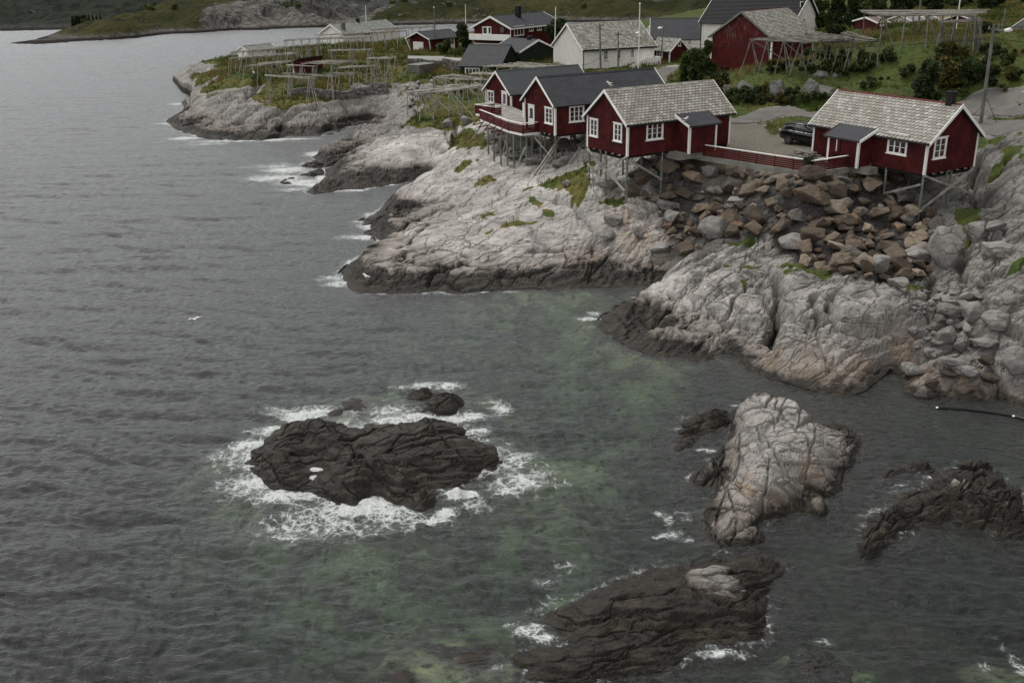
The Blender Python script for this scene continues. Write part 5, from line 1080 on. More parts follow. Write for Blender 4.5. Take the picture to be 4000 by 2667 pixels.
b_.box(11.88, 11.95, -2.1, -.35, .4, 1.4); b_.build('ramp_railing', M_TRIM, ramp)
m = MB()
for x in (7.2, 8.2, 9.2, 10.2, 11.1, 11.8): m.box(x - .05, x + .05, -2.08, -1.98, -1.2, .25 if x > 9 else -.7 + (x - 6.6) * .39)
m.build('ramp_posts', M_TRIM, ramp)

BA = House('red_barn', 'weathered red barn on short stilts with grey slate roof', 'barn', [33.71, 131.58, .83, 11.46, 8.86, 4.05, 7.1], 1, 8.5, M_BARN)
BA.walls(.24); BA.roof(M_SLATEG, .4, .35, tiles=(.34, .26), cap=M_DKRED); BA.barge(M_ROOFG, .24); BA.corners(.2); BA.floor()
for x in (.2, 5, 9):
    for y in (.3, 3.0, 5.8, 8.5): BA.post(x, y, -.1, .12)
BA.brace((-.1, 8.3, -.4), (-.1, 5.5, -2.0)); BA.brace((-.1, 5.6, -.3), (-.1, 7.4, -2.0))

SR = House('small_red_house', 'small red house with slate roof and tiny gable window by the road bend', 'house', [24.67, 156.42, 2.2, 4.15, 3.78, 2.11, 3.72], -1, 7.0, M_RED)
SR.walls(.22, skirt=.5); SR.roof(M_SLATEG, .25, .22, tiles=(.34, .28), cap=M_ROOFG); SR.barge(); SR.corners()
SR.win_px('side', 3, 695, 755, 520, 588, 2, 2, cas=.08); SR.win_px('gable', 3, 910, 936, 430, 472, 1, 1, cas=.07)
P = G('H', 345, 515, 9.6); SN = House('grey_roofed_house', 'house with grey slate roof showing just behind the small red house', 'house', [P[0], P[1], 2.2, 5.5, 5.0, 2.8, 4.6], -1, 6.8, M_WHITE)
SN.walls(.0, skirt=.5); SN.roof(M_SLATEG, .2, .2, tiles=(.36, .3), cap=M_ROOFG); SN.barge()

GH = House('green_house', 'dark green two-part house with grey roof behind the drying racks', 'house', [2.02, 164.06, 2.25, 6.84, 7.56, 2.01, 3.57], -1, 6.8, M_GREEN)
GH.walls(.2, skirt=1.6); GH.roof(M_ROOFD, .3, .3); GH.barge(h=.26); GH.eaves(M_BLACK, .14, (0,))
GH.win_px('side', 2, 1014, 1071, 608, 706, 1, 1, cas=.1); GH.win_px('side', 2, 1158, 1217, 617, 716, 1, 1, cas=.1)
MB().box(1.6, 2.2, -4.2, -3.4, 3.3, 4.05).build('chimney', M_BLACK, GH.root)
P1 = T(2, 585, 858); zw_ = float(P1[2]); P2 = G(2, 880, 864, zw_); yw = math.atan2(P2[1] - P1[1], P2[0] - P1[0])
an = MB(); L_ = math.hypot(P2[0] - P1[0], P2[1] - P1[1]) + 2.2; he_ = zat(P1, 2, 585, 745) - zw_
AN = House('house_wing', None, None, [P1[0], P1[1], yw, L_, 9.0, he_, he_ + 2.6], 1, zw_, M_GREEN)
AN.walls(.2, skirt=.8); AN.roof(M_ROOFD, .3, .3); AN.eaves(M_BLACK, .14, (0,)); AN.win_px('side', 2, 638, 808, 785, 862, 4, 1, cas=.1)
mwg = Matrix.Translation(AN.root.location) @ Matrix.Rotation(AN.yaw, 4, 'Z'); gwi = (Matrix.Translation(GH.root.location) @ Matrix.Rotation(GH.yaw, 4, 'Z')).inverted()
for ch in list(AN.root.children):                   # the wing belongs to the green house
    ch.parent = GH.root; ch.matrix_parent_inverse = Matrix.Identity(4); ch.matrix_local = gwi @ mwg
bpy.data.objects.remove(AN.root)

RB = House('red_house', 'big red house with black roof, chimney and white balcony', 'house', [.64, 183.24, .96, 16.24, 7.84, 4.42, 6.17], 1, 7.0, M_RED)
RB.walls(.22); RB.roof(M_ROOFD, .5, .6); RB.barge(h=.3); RB.eaves(M_TRIM, .2, (0,))
RB.win_px('gable', 2, 840, 897, 312, 394, 1, 1, cas=.1); RB.win_px('gable', 2, 900, 940, 312, 394, 1, 1, cas=.1); RB.win_px('side', 2, 1196, 1310, 303, 410, 3, 1, cas=.1); RB.win_px('side', 2, 1370, 1420, 292, 360, 2, 1, cas=.1); RB.win_px('side', 2, 1462, 1513, 285, 350, 2, 1, cas=.1)
MB().box(6.6, 7.4, 2.6, 3.4, 5.0, 7.6).build('chimney', M_BLACK, RB.root)
q0 = RB.hit('gable', 2, 920, 395, -1.3); q1 = RB.hit('gable', 2, 920, 465, -1.3); q2 = RB.hit('gable', 2, 1155, 430, -1.3); q3 = RB.hit('gable', 2, 686, 430, -1.3)
MB().box(-1.4, -1.3, q2[1], q3[1], q1[2], q0[2]).box(-1.3, 0, q2[1], q3[1], q1[2], q1[2] + .12).build('balcony', M_TRIM, RB.root)
MB().box(-.14, -.03, -.05, RB.W + .1, -2.5, RB.hit('gable', 2, 920, 500)[2]).build('white_ground_floor', M_WHITE, RB.root)
dsh = RB.hit('gable', 2, 1082, 345); dd = MB(); dd.tube([(-.55, dsh[1], dsh[2]), (-.4, dsh[1], dsh[2] - .02), (-.35, dsh[1], dsh[2] - .02)], [.5, .38, .06], 14); dd.tube([(-.4, dsh[1], dsh[2]), (0, dsh[1], dsh[2])], .04, 6); dd.build('satellite_dish', M_DISH, RB.root)
MB().box(3.5, 8, .3, 2, -.3, 1.6).build('basement_wall', M_WHITE, RB.root)
MB().tube([(-.05, -.15, .2), (-.05, -.15, 4.2)], .06, 6).build('downpipe', M_TRIM, RB.root)

RG = House('red_garage', 'small red garage with white roller door and dark roof', 'garage', [-14.09, 194.58, .87, 7.41, 5.54, 2.19, 3.28], 1, 6.8, M_RED)
RG.walls(.22, skirt=.6); RG.roof(M_ROOFD, 1.0, .45); RG.barge(h=.18)
q0 = RG.hit('gable', 2, 160, 540); q1 = RG.hit('gable', 2, 45, 540); MB().box(-.08, 0, q0[1], q1[1], -.3, RG.hit('gable', 2, 100, 482)[2]).build('garage_door', M_TRIM, RG.root)
for y in (0.1, 5.4): MB().beam((-.1, y, -.4), (-1.0, y + (.45 if y > 3 else -.45), 2.2), .16, .16).build('slanted_post', M_TRIM, RG.root)
RG.door('side', 5.2, 6.3, -.2, 2.0)

WL = House('white_house', 'low white shed with green-grey roof at the headland tip', 'house', [-51.93, 207.84, .99, 7.56, 2.86, 1.43, 2.19], 1, 5.0, M_WHITE)
WL.walls(.0, skirt=1.5); WL.roof(M_ROOFG, .25, .25); WL.barge(h=.2); WL.win_px('side', 1, 628, 664, 515, 540, 2, 1, cas=.06)
WH = House('white_house', 'white house with grey roof and grey chimney behind a long drying rack', 'house', [-35.48, 226.36, .99, 17.97, 6.53, 2.3, 4.05], 1, 6.0, M_WHITE)
WH.walls(.0, skirt=2.5); WH.roof(M_ROOFG, .4, .4); WH.barge(h=.28); WH.eaves(M_TRIM, .14, (0,)); WH.win_px('side', 1, 1620, 1690, 318, 360, 2, 1, cas=.08); WH.win_px('side', 1, 1700, 1716, 318, 350, 1, 1, cas=.06)
MB().box(1.2, 1.9, .9, 1.6, 2.6, 4.4).build('chimney', M_GREYW, WH.root); MB().box(8.5, 9.1, 3, 3.6, 3.8, 4.8).build('chimney', M_DARK, WH.root)

# red shed with a single-pitch roof on the headland
def px_box(name, label, cat, A, B, C, z0, zt_f, zt_b, wall, roof, over=.25, trim=None, mat_roof_t=.1, battens=True):
    """a shed from three feet of its walls: A common corner, B along the front, C back along the side"""
    a = Vector((B[0] - A[0], B[1] - A[1], 0)); L = a.length; yaw = math.atan2(a.y, a.x); n = Vector((-a.y, a.x, 0)).normalized(); W = abs((Vector((C[0] - A[0], C[1] - A[1], 0))).dot(n)); sd = 1 if Vector((C[0] - A[0], C[1] - A[1], 0)).dot(n) > 0 else -1
    r = empty(name, (A[0], A[1], z0), yaw, label, cat); hf, hb = zt_f - z0, zt_b - z0
    m = MB(); m.prism([(0, -.6), (W * sd, -.6), (W * sd, hb), (0, hf)], 0, 0, L)
    if battens:
        k = int(L / .25)
        for i in range(1, k): m.box(i * L / k - .03, i * L / k + .03, -.04 * sd if sd > 0 else 0, 0 if sd > 0 else .04, -.5, hf - .05)
    m.build('wall', wall, r)
    s_ = (hb - hf) / W
    MB().prism([(-over * sd, hf - over * s_ + .02), ((W + over) * sd, hb + over * s_ + .02), ((W + over) * sd, hb + over * s_ + .02 + mat_roof_t), (-over * sd, hf - over * s_ + .02 + mat_roof_t)], 0, -over, L + over).build('roof', roof, r)
    return r, L, W, sd, hf, hb
A = G(1, 1172, 737, 5.7); B = G(1, 912, 778, 5.7); C = A + np.array([3.0, 3.8, 0])
r_, L_, W_, sd_, hf_, hb_ = px_box('red_shed', 'red shed with single-pitch dark roof among the drying racks', 'shed', A, B, C, 5.7, zat(A, 1, 1170, 612), zat(C, 1, 1325, 556), M_RED, M_ROOFM)
for x in (0, L_): MB().box(x - .08, x + .08, -.08, .08, -.4, hf_).build('corner_board', M_TRIM, r_)
A = G('J', 230, 466, 5.2); B = G('J', 600, 405, 5.2); C = G('J', 30, 440, 5.2)
zt_ = zat(A, 'J', 230, 168); px_box('wooden_box_shed', 'flat-topped grey boarded box shed on the rocks', 'shed', A, B, C, 5.2, zt_, zt_ + .02, M_GREYW, M_ROOFG, .05)

# dark-roofed long house, big white house and others at the back
def top_house(name, label, k, A, B, W, he, z0, apex, side, wall, roof, **kw):
    a = G(*A, z0 + he); b = G(*B, z0 + he); yaw = math.atan2(b[1] - a[1], b[0] - a[0]); L = math.hypot(b[0] - a[0], b[1] - a[1])
    n = np.array([-math.sin(yaw), math.cos(yaw), 0]) * side; p = a + n * W / 2
    hr = zat(p, *apex) - z0
    h = House(name, label, 'house', [a[0], a[1], yaw, L, W, he, max(hr, he + .8)], side, z0, wall); h.walls(kw.get('bt', 0), skirt=1.5); h.roof(roof, kw.get('og', .3), kw.get('oe', .3), ribs=kw.get('ribs', 0)); h.barge(h=.22)
    return h
DL = top_house('long_white_house', 'long white house under a wide dark roof behind the small red house', 0, (3, 640, 390), (3, 1175, 386), 8.0, 3.0, 7.0, (3, 760, 193), 1, M_WHITE, M_ROOFD)
DL.win_px('side', 3, 1012, 1048, 402, 456, 2, 1, cas=.05)
A_ = G(0, 3092, 87, 12.9); B_ = G(0, 2744, 80, 12.9); C_ = G(0, 3176, 72, 12.9)
yw = math.atan2(B_[1] - A_[1], B_[0] - A_[0]); L_ = math.hypot(*(B_ - A_)[:2]); n_ = np.array([math.sin(yw), -math.cos(yw)]); W_ = max(7.0, float(abs((C_ - A_)[:2] @ n_)))
ap = A_ + np.array([*(n_ * W_ / 2), 0]); hr_ = zat(ap, 4, 127, -62) - 8.5
BW = House('big_white_house', 'tall cream house with steep black tiled roof behind the barn', 'house', [A_[0], A_[1], yw, L_, W_, 4.4, hr_], -1, 8.5, M_WHITE)
BW.walls(.24, skirt=2); BW.roof(M_ROOFB, .5, .45, ribs=0); BW.barge(h=.28); BW.eaves(M_BLACK, .14, (0,)); BW.corners()
tl = MB()
for i in range(1, 22):
    f = i / 22; yy = -.45 + f * (W_ / 2 + .45); zz = BW.ez + f * (hr_ - BW.ez); tl.box(-.5, L_ + .5, -yy - .04, -yy + .04, zz + .0, zz + .05)
tl.build('tile_courses', M_ROOFB, BW.r)
BW.win_px('gable', 4, 64, 96, 22, 115, 1, 2, cas=.08); BW.win_px('gable', 4, 92, 118, 195, 228, 1, 1, cas=.08)
MB().tube([(L_ + .1, .1, -.5), (L_ + .1, .1, 4.2)], .07, 6).build('downpipe', M_BLACK, BW.root)
A_ = G('I', 388, 320, 9.2); p_ = House('white_gabled_shed', 'little white gabled shed in front of the dark trees', 'shed', [A_[0], A_[1], 1.0, 7, 5.2, zat(A_, 'I', 392, 272) - 9.2, zat(A_, 'I', 392, 272) - 9.2 + 2.0], 1, 9.2, M_WHITE); p_.walls(skirt=2); p_.roof(M_SLATEG, .3, .3); p_.barge(h=.24)
def far_house(name, label, k, xl, xr, yb, ye, yr, d, wall, roof, rows=1, yawd=25, cols=3, wid=6.0):
    P = GD(k, xl, yb, d); Q = GD(k, xr, yb, d); L = abs(Q[0] - P[0]) * .8 / math.cos(D2R(yawd)); he = zat(P, k, xl, ye) - P[2]; hr = zat(P, k, xl, yr) - P[2]
    h = House(name, label, 'house', [P[0], P[1], D2R(yawd), L, wid, he, max(hr, he + .6)], 1, P[2], wall); h.walls(skirt=3); h.roof(roof, .3, .3); h.barge(h=.2)
    for r in range(rows):
        for c in range(cols):
            z0 = he * (r + .35) / rows; x0 = L * (c + .3) / cols; h.window('side', x0, x0 + min(1.0, L / cols * .5), z0, z0 + min(1.1, he / rows * .45), 1, 1, cas=.12, sill=False)
    return h
far_house('orange_house', 'orange two-storey house on the far shore', 3, 106, 240, 155, 85, 42, 560, M_ORANGE, M_ROOFD, 2)
far_house('white_cottage', 'tiny white cottage beside the orange house', 3, 218, 278, 150, 128, 112, 545, M_WHITE, M_ROOFG, 1, 20, 2, 5)
far_house('red_boathouse', 'red boathouse on the far shore below the orange house', 3, 28, 162, 193, 160, 142, 452, M_RED, M_ROOFG, 1, 25, 1, 5)
far_house('green_roofed_house', 'pale house with green roof on the far hillside', 3, 480, 650, 165, 120, 72, 560, paint('pale_boards', (.33, .33, .3), .1), paint('green_roof', (.05, .075, .06), .2), 2)
far_house('red_roofed_house', 'red house with red tiled roof among trees at the top edge', 'I', 822, 1035, 112, 25, -14, 300, M_RED, paint('red_tiles', (.2, .06, .045), .25), 2, 10)
far_house('red_outbuilding', 'long low red outbuilding seen through the tall drying rack', 'I', 778, 905, 312, 245, 205, 150, M_RED, paint('brown_roof', (.13, .1, .075), .2), 1, 15, 3)
far_house('pale_roadside_house', 'pale house half hidden behind the tall drying rack legs', 'I', 1140, 1330, 310, 225, 172, 165, M_WHITE, M_ROOFG, 1, 15, 3)
far_house('brown_roofed_house', 'house with tan roof behind the right end of the tall rack', 'I', 1470, 1660, 300, 215, 165, 170, M_WHITE, paint('tan_roof', (.2, .13, .06), .2), 1, 18, 3)
far_house('red_gabled_house', 'red gabled house beside the dark roof at the right edge', 'I', 1850, 2040, 300, 235, 160, 158, M_RED, M_ROOFD, 1, 50, 2)
DR = top_house('dark_roofed_house', 'house under a broad dark roof at the right edge of the village', 0, ('I', 2070, 410), ('I', 2800, 470), 9.0, 2.2, 10.5, ('I', 1990, 170), 1, M_WHITE, M_ROOFD)
print('village', round(time.time() - T0, 1))

# ------------------------------------------------------------------ walls of stone, white board fence
def stone_mat(name, a, b):
    M = Mat(name); t = M.attr('tint', 'Fac'); n = M.noise(M.pos(), 3, 5, .7); c = M.mix(t, a, b); c = M.mix(M.ramp(n, .45, .65, 0, .7), c, tuple(v * .4 for v in a))
    return M.done(M.bsdf(c, .9, M.bump(n, .6, .05), .2))
M_STONE = stone_mat('field_stone', (.10, .095, .088), (.27, .25, .235))
def stone_wall(name, label, pts, heights, th=.7, sz=.55, drop=.4):
    c0 = pts[0]; r = MB()
    for (p, h0), (q, h1) in zip(list(zip(pts, heights))[:-1], list(zip(pts, heights))[1:]):
        p = np.array(p); q = np.array(q); L = np.linalg.norm(q - p); d = (q - p) / L; n = np.array([-d[1], d[0]])
        s = 0.0
        for row in range(int(max(h0, h1) / (sz * .55)) + 2):
            s = -random.uniform(0, .3)
            while s < L:
                w = sz * random.uniform(.6, 1.7); t = min(max((s + w / 2) / L, 0), 1); hh = h0 + (h1 - h0) * t; z = row * sz * .55 - drop
                if z < hh:
                    for side in (-1, 1):
                        c = p + d * (s + w / 2) + n * side * th * .25; zb = ground(*(p + d * (s + w / 2))) if True else 0
                        ht = sz * .55; j = lambda k=.05: random.uniform(-k, k)
                        vs = []
                        for dz in (0, ht):
                            for sx, sy in ((-1, -1), (1, -1), (1, 1), (-1, 1)):
                                o = c + d * sx * (w / 2 - .02 + j()) + n * sy * (th * .27 + j(.08)); vs.append((o[0] - c0[0], o[1] - c0[1], zb + z + dz + j(.04)))
                        r.add(vs, [(0, 3, 2, 1), (4, 5, 6, 7), (0, 1, 5, 4), (1, 2, 6, 5), (2, 3, 7, 6), (3, 0, 4, 7)], random.random())
                s += w
    o = r.build(name, M_STONE, None, bevel=0, tints=True); o.location = (c0[0], c0[1], 0); tag(o, label, 'wall'); return o
Pw = [G(2, -10, 828, 5.6), G(2, 398, 836, 5.6), G(2, 590, 858, 5.6), G(2, 700, 858, 5.6)]
hw_ = [zat(Pw[0], 2, 0, 690) - ground(*Pw[0][:2]), zat(Pw[1], 2, 398, 692) - ground(*Pw[1][:2]), zat(Pw[2], 2, 590, 705) - ground(*Pw[2][:2]), zat(Pw[2], 2, 590, 705) - ground(*Pw[2][:2])]
stone_wall('stone_wall', 'tall dry-stone retaining wall carrying the white board fence', [p[:2] for p in Pw], hw_)
for i, lab in ((0, 'taller end of white board fence, on the stone retaining wall beside the box shed'), (1, 'lower white board fence on the stone retaining wall, next to the green house')):
    a, b = Pw[i], (Pw[1] if i == 0 else Pw[3]); za = zat(a, 2, 0, 690 if i == 0 else 705); zb = zat(a, 2, 0, 645 if i == 0 else 660)
    f_ = MB(); L_ = math.hypot(*(b - a)[:2]); n = int(L_ / .16)
    for j in range(n): f_.box(j * L_ / n, (j + .94) * L_ / n, -.02, .02, 0, zb - za)
    f_.box(0, L_, -.05, -.02, .25, .35); f_.box(0, L_, -.05, -.02, (zb - za) - .4, (zb - za) - .3); f_.box(-.03, L_ + .03, -.06, .06, zb - za, zb - za + .05)
    o = f_.build('board_fence', M_TRIM); o.location = (a[0], a[1] - .1, za - .02); o.rotation_euler.z = math.atan2(b[1] - a[1], b[0] - a[0]); tag(o, lab, 'fence', 'white board fences on the stone wall')
lw = [T(1, 905, 985), T(1, 1250, 985), T(1, 1500, 985), T(1, 1700, 965), T(1, 1862, 945)]
stone_wall('stone_wall', 'low rough stone wall across the headland above the bare rock', [p[:2] for p in lw], [.7, .8, .95, 1.3, 1.6], .8, .6)

# ------------------------------------------------------------------ fish-drying racks
def rack(label, k, quad, h=3.0, npole=9, st=4, ztop=None, leg=.065, pole=.055, cross=True, splay=.75, xb=False, mat=None):
    mat = mat or M_POLE; cross = cross and k != 1; st = st - 1 if k == 1 and st > 3 else st
    C = [T(k, x, y, h) for x, y in quad] if ztop is None else None
    z = float(np.mean([c[2] for c in C])) if ztop is None else ztop
    q = [Vector(c) for c in C] if C else [Vector(G(k, x, y, z)) for x, y in quad]; o = q[0].copy()
    base = ground(o.x, o.y)
    r = empty('drying_rack', (o.x, o.y, base), 0, label, 'drying rack', 'fish drying racks')
    loc = lambda p: (p[0] - o.x, p[1] - o.y, p[2] - base)
    lp = lambda s, t: (q[0].lerp(q[1], s)).lerp(q[3].lerp(q[2], s), t)
    for i in range(npole):
        t = (i + random.uniform(-.3, .3)) / max(1, npole - 1) if npole > 1 else 0; t = min(max(t, 0), 1)
        a, b = random.uniform(-.05, .04), random.uniform(.96, 1.06)
        zz = random.uniform(.0, .08)
        cuts = [a, random.uniform(.35, .65), b] if random.random() < .6 else [a, b]
        for u, v in zip(cuts[:-1], cuts[1:]):
            pa = lp(u - .03, t); pb = lp(v, min(1, max(0, t + random.uniform(-.04, .04)))); pa.z += zz; pb.z += zz + random.uniform(-.05, .05)
            MB().tube([loc(pa), loc(pa.lerp(pb, .5) - Vector((0, 0, .04))), loc(pb)], [pole * 1.1, pole, pole * .8], 5).build('pole', mat, r)
    for i in range(st):
        s = (i + .12) / (st - .76) if st > 1 else .5
        a = lp(s, -.03); b = lp(s, 1.03); MB().tube([loc(a - Vector((0, 0, .1))), loc(b - Vector((0, 0, .1)))], leg * .9, 6).build('crossbeam', mat, r)
        w = (b - a); w.z = 0; L = w.length; w = w.normalized() if L > .05 else Vector((0, 1, 0)); e = (q[1] - q[0]).normalized()
        for sg, p in ((-1, a), (1, b)):
            for dv in ((splay, -.25),) if L > 1.2 and not xb else ((splay, -.55), (-splay * .8, .2)):
                g = p + w * sg * (dv[0] + random.uniform(-.15, .15)) + e * random.uniform(-.3, .3)
                gz = ground(g.x, g.y); MB().tube([loc((g.x, g.y, gz - .25)), loc((p.x, p.y, p.z + .12))], [leg * 1.15, leg * .85], 6).build('leg', mat, r)
        if cross and i % 2 == 0:
            g = a.lerp(b, .75); gz = ground(g.x, g.y); MB().tube([loc((g.x, g.y, gz - .2)), loc(a)], leg * .85, 6).build('leg', mat, r)
            g = a + e * 1.6; gz = ground(g.x, g.y); MB().tube([loc((g.x, g.y, gz - .2)), loc(a)], leg * .8, 6).build('brace', mat, r)
    return r
rack('upper long rack in front of the low white shed at the headland tip', 1, ((268, 545), (720, 500), (815, 490), (300, 530)), 3.2, 6, 6)
rack('lower long rack jutting over the slope at the headland tip', 1, ((248, 600), (780, 562), (970, 538), (620, 556)), 2.8, 8, 6)
rack('rack on tall thin legs at the left brow of the headland', 1, ((392, 682), (700, 662), (895, 622), (620, 640)), 2.9, 6, 4)
rack('high bare beam rack left of the white house, outlined against the water', 1, ((805, 425), (1150, 402), (1160, 392), (820, 410)), 3.4, 3, 6)
rack('rack lower down the bank behind the red shed', 1, ((745, 492), (1145, 458), (1150, 448), (760, 480)), 2.6, 5, 6)
rack('wide rack before the gable of the white house', 1, ((1160, 405), (1650, 385), (1700, 368), (1190, 382)), 2.8, 7, 8)
rack('long rack along the wall of the white house', 1, ((1170, 360), (1980, 322), (2060, 312), (1500, 330)), 3.2, 7, 9)
rack('farthest long rack running right from the white house to the garage', 1, ((1700, 308), (2335, 280), (2340, 266), (1960, 285)), 3.2, 6, 7)
rack('short high rack above the right end of the red shed', 1, ((1265, 522), (1690, 514), (1725, 505), (1290, 510)), 3.2, 5, 4)
rack('flat rack passing just over the red shed front', 1, ((985, 652), (1330, 652), (1555, 622), (1230, 616)), 2.7, 9, 4)
rack('narrow rack in front of the red shed', 1, ((842, 672), (1115, 684), (1130, 676), (870, 664)), 2.8, 3, 3)
rack('long-legged beam rack standing lowest on the headland rock', 1, ((612, 776), (1108, 806), (1090, 792), (640, 768)), 3.6, 3, 4, splay=.9)
rack('beam rack second from the rock edge, long white spars', 1, ((806, 754), (1325, 788), (1320, 776), (830, 748)), 3.3, 3, 4, splay=.9)
rack('rack of many spars to the right of the red shed', 1, ((1335, 700), (1720, 686), (1745, 668), (1480, 676)), 3.0, 8, 4)
rack('small double-spar rack below the rack of many spars', 1, ((1255, 760), (1500, 766), (1568, 740), (1330, 742)), 3.2, 4, 3, splay=.9)
rack('rack with straight posts nearest the box shed', 1, ((1650, 602), (1900, 606), (1960, 580), (1720, 588)), 3.6, 5, 3)
rack('low rack in front of the box shed and green house', 'J', ((545, 430), (1100, 465), (1790, 470), (1010, 365)), 2.2, 10, 5)
rack('wide rack against the green house wall', 2, ((850, 768), (1500, 782), (1745, 752), (1260, 722)), 2.6, 9, 5)
rack('tall-legged rack on the green slope left of the deck', 'J', ((290, 805), (1290, 690), (1700, 620), (1500, 570)), 3.4, 12, 4, leg=.075, splay=.5)
rack('rack joining the tall-legged one above the white stones', 'J', ((-60, 770), (720, 700), (1300, 570), (600, 640)), 3.0, 9, 4, leg=.07, splay=.5)
rack('short rack between the green house and the ribbed roof', 2, ((690, 855), (985, 862), (1000, 842), (760, 836)), 2.2, 6, 3)
rack('big rack on crossed legs in front of the barn', 3, ((1660, 408), (2200, 436), (2700, 395), (2330, 335)), 3.6, 16, 4, leg=.075, pole=.06, splay=1.0, xb=True, mat=M_OLDPOLE)
rack('right half of the barn rack on straight posts', 4, ((0, 430), (420, 432), (850, 410), (560, 335)), 3.0, 14, 5, leg=.07, pole=.06, splay=.2, cross=False, mat=M_OLDPOLE)
rack('tallest broad rack on the hilltop at the upper right', 4, ((880, 165), (1890, 158), (1925, 104), (700, 112)), 3.6, 16, 5, leg=.08, pole=.065, splay=.7, mat=M_OLDPOLE)
rack('lower rack glimpsed behind the hilltop rack', 4, ((1500, 232), (1930, 215), (1935, 200), (1510, 212)), 3.0, 6, 4, leg=.07, splay=.6, mat=M_OLDPOLE)
P_ = GD(2, 1620, 150, 470); Q_ = GD(2, 2060, 140, 470)
r_ = empty('drying_rack', tuple(P_), 0, 'far rack alone on the slope across the water', 'drying rack', 'fish drying racks')
MB().beam((0, 0, 0), tuple(Q_ - P_), .4, .25).build('pole', M_POLE, r_)
for i in range(9):
    t = i / 8; p = (Q_ - P_) * t
    for s in (-2.5, 2.5): MB().beam((p[0], p[1], p[2]), (p[0] + s, p[1] - 1, p[2] - 6), .22, .22).build('leg', M_POLE, r_)
print('racks', round(time.time() - T0, 1))

# ------------------------------------------------------------------ poles, lamps, cables
def pole(name, label, k, base, top, r=.12, lamp=None, arm=None, mat=None, d=None, group=None, cap=None):
    P = T(k, *base) if d is None else GD(k, *base, d); zt = zat(P, k, *top); tx = GD(k, *top, P[1])[0] - P[0]
    r0 = empty(name, tuple(P), 0, label, 'pole' if name != 'street_lamp' else 'street lamp', group)
    MB().tube([(0, 0, -.4), (tx, 0, zt - P[2])], [r, r * .7], 9).build('mast', mat or M_GREYW, r0)
    top_ = (P[0] + tx, P[1], zt)
    if arm: MB().beam((tx - arm, 0, zt - P[2] - .4), (tx + arm, 0, zt - P[2] - .4), .1, .1).build('crossarm', M_GREYW, r0)
    if arm:
        for s in (-.8, 0, .8): MB().tube([(tx + arm * s, 0, zt - P[2] - .36), (tx + arm * s, 0, zt - P[2] - .15)], .05, 6).build('insulator', M_STEEL, r0)
    if lamp:
        lx, lz = lamp; MB().tube([(tx, 0, zt - P[2] - .5), (tx + lx * .6, -.1, zt - P[2] + lz * .8 - .4), (tx + lx, -.1, zt - P[2] + lz - .4)], .045, 6).build('lamp_arm', M_STEEL, r0)
        lm = MB(); lm.tube([(tx + lx - .1 * math.copysign(1, lx), -.1, zt - P[2] + lz - .4), (tx + lx + .3 * math.copysign(1, lx), -.1, zt - P[2] + lz - .36), (tx + lx + .6 * math.copysign(1, lx), -.1, zt - P[2] + lz - .4)], [.12, .2, .08], 8); lm.build('lamp_head', M_TRIM, r0, smooth=True)
    if cap: MB().tube([(tx, 0, zt - P[2]), (tx, 0, zt - P[2] + .2)], [.14, .1], 8).build('finial', M_TRIM, r0)
    return np.array(top_)
U1_ = pole('utility_pole', 'wooden utility pole close to the white hall, left of the two', 3, (122, 715), (112, 238), .16, arm=.5, group='utility poles')
U2_ = pole('street_lamp', 'shorter utility pole with street lamp arm in front of the white hall', 3, (300, 722), (300, 322), .14, lamp=(2.6, .1), arm=.5, group='street lamps')
U3_ = pole('street_lamp', 'leaning lamp pole beside the small red house', 3, (732, 650), (766, 226), .11, lamp=(-.3, -.5), group='street lamps')
U4_ = pole('street_lamp', 'tall grey pole with lamp behind the right cabin', 4, (1908, 1270), (2050, 248), .17, lamp=(1.0, -.15), arm=.5, group='street lamps')
U5_ = pole('utility_pole', 'wooden utility pole beside the red garage', 2, (298, 578), (280, 92), .17, cap=True, group='utility poles')
U6_ = pole('utility_pole', 'pole rising behind the hilltop rack at the top edge', 'I', (1215, 300), (1240, -60), .16, d=150, group='utility poles')
U7_ = pole('utility_pole', 'thin pole in front of the dark roof at the right edge', 'I', (2100, 395), (2155, 95), .12, d=128, group='utility poles')
pole('flagpole', 'white flagpole standing before the ramp of the white hall', 3, (505, 738), (522, 46), .09, mat=M_TRIM, cap=True, group='white flagpoles')
pole('flagpole', 'white flagpole left of the big red house', 2, (648, 420), (640, 50), .09, mat=M_TRIM, d=215, group='white flagpoles')
pole('flagpole', 'white flagpole between the red house and white hall', 2, (1668, 450), (1678, 80), .08, mat=M_TRIM, d=172, group='white flagpoles')
pole('flagpole', 'white flagpole behind the hilltop rack', 4, (1652, 330), (1702, -10), .1, mat=M_TRIM, d=135, group='white flagpoles')
pole('flagpole', 'thin white mast on the white house ridge', 1, (1646, 215), (1640, 58), .09, mat=M_TRIM, d=236, group='white flagpoles')
g_ = MB(); b0 = U4_.copy()
for dx, dy in ((-.9, .3), (1.3, .2)):
    P = T(4, 1908, 1270); g = (P[0] + dx * 1.2, P[1] + dy); g_.tube([(0, 0, 0), (g[0] - P[0], g[1] - P[1], ground(*g) - P[2])], .02, 5) if False else g_.tube([(.25, 0, 2.2), (g[0] - P[0], g[1] - P[1], ground(*g) - P[2])], .02, 5)
o = g_.build('guy_wire', M_DARK); P = T(4, 1908, 1270); o.parent = [x for x in bpy.data.objects if x.get('label') == 'tall grey pole with lamp behind the right cabin'][0]
def cable(label, a, b, sag, r=.022):
    a = Vector(a); b = Vector(b); pts = []
    for i in range(25):
        t = i / 24; p = a.lerp(b, t); p.z -= sag * 4 * t * (1 - t); pts.append(p - a)
    o = MB().tube(pts, r, 5).build('power_cable', M_DARK); o.location = a; tag(o, label, 'cable', 'power cables')
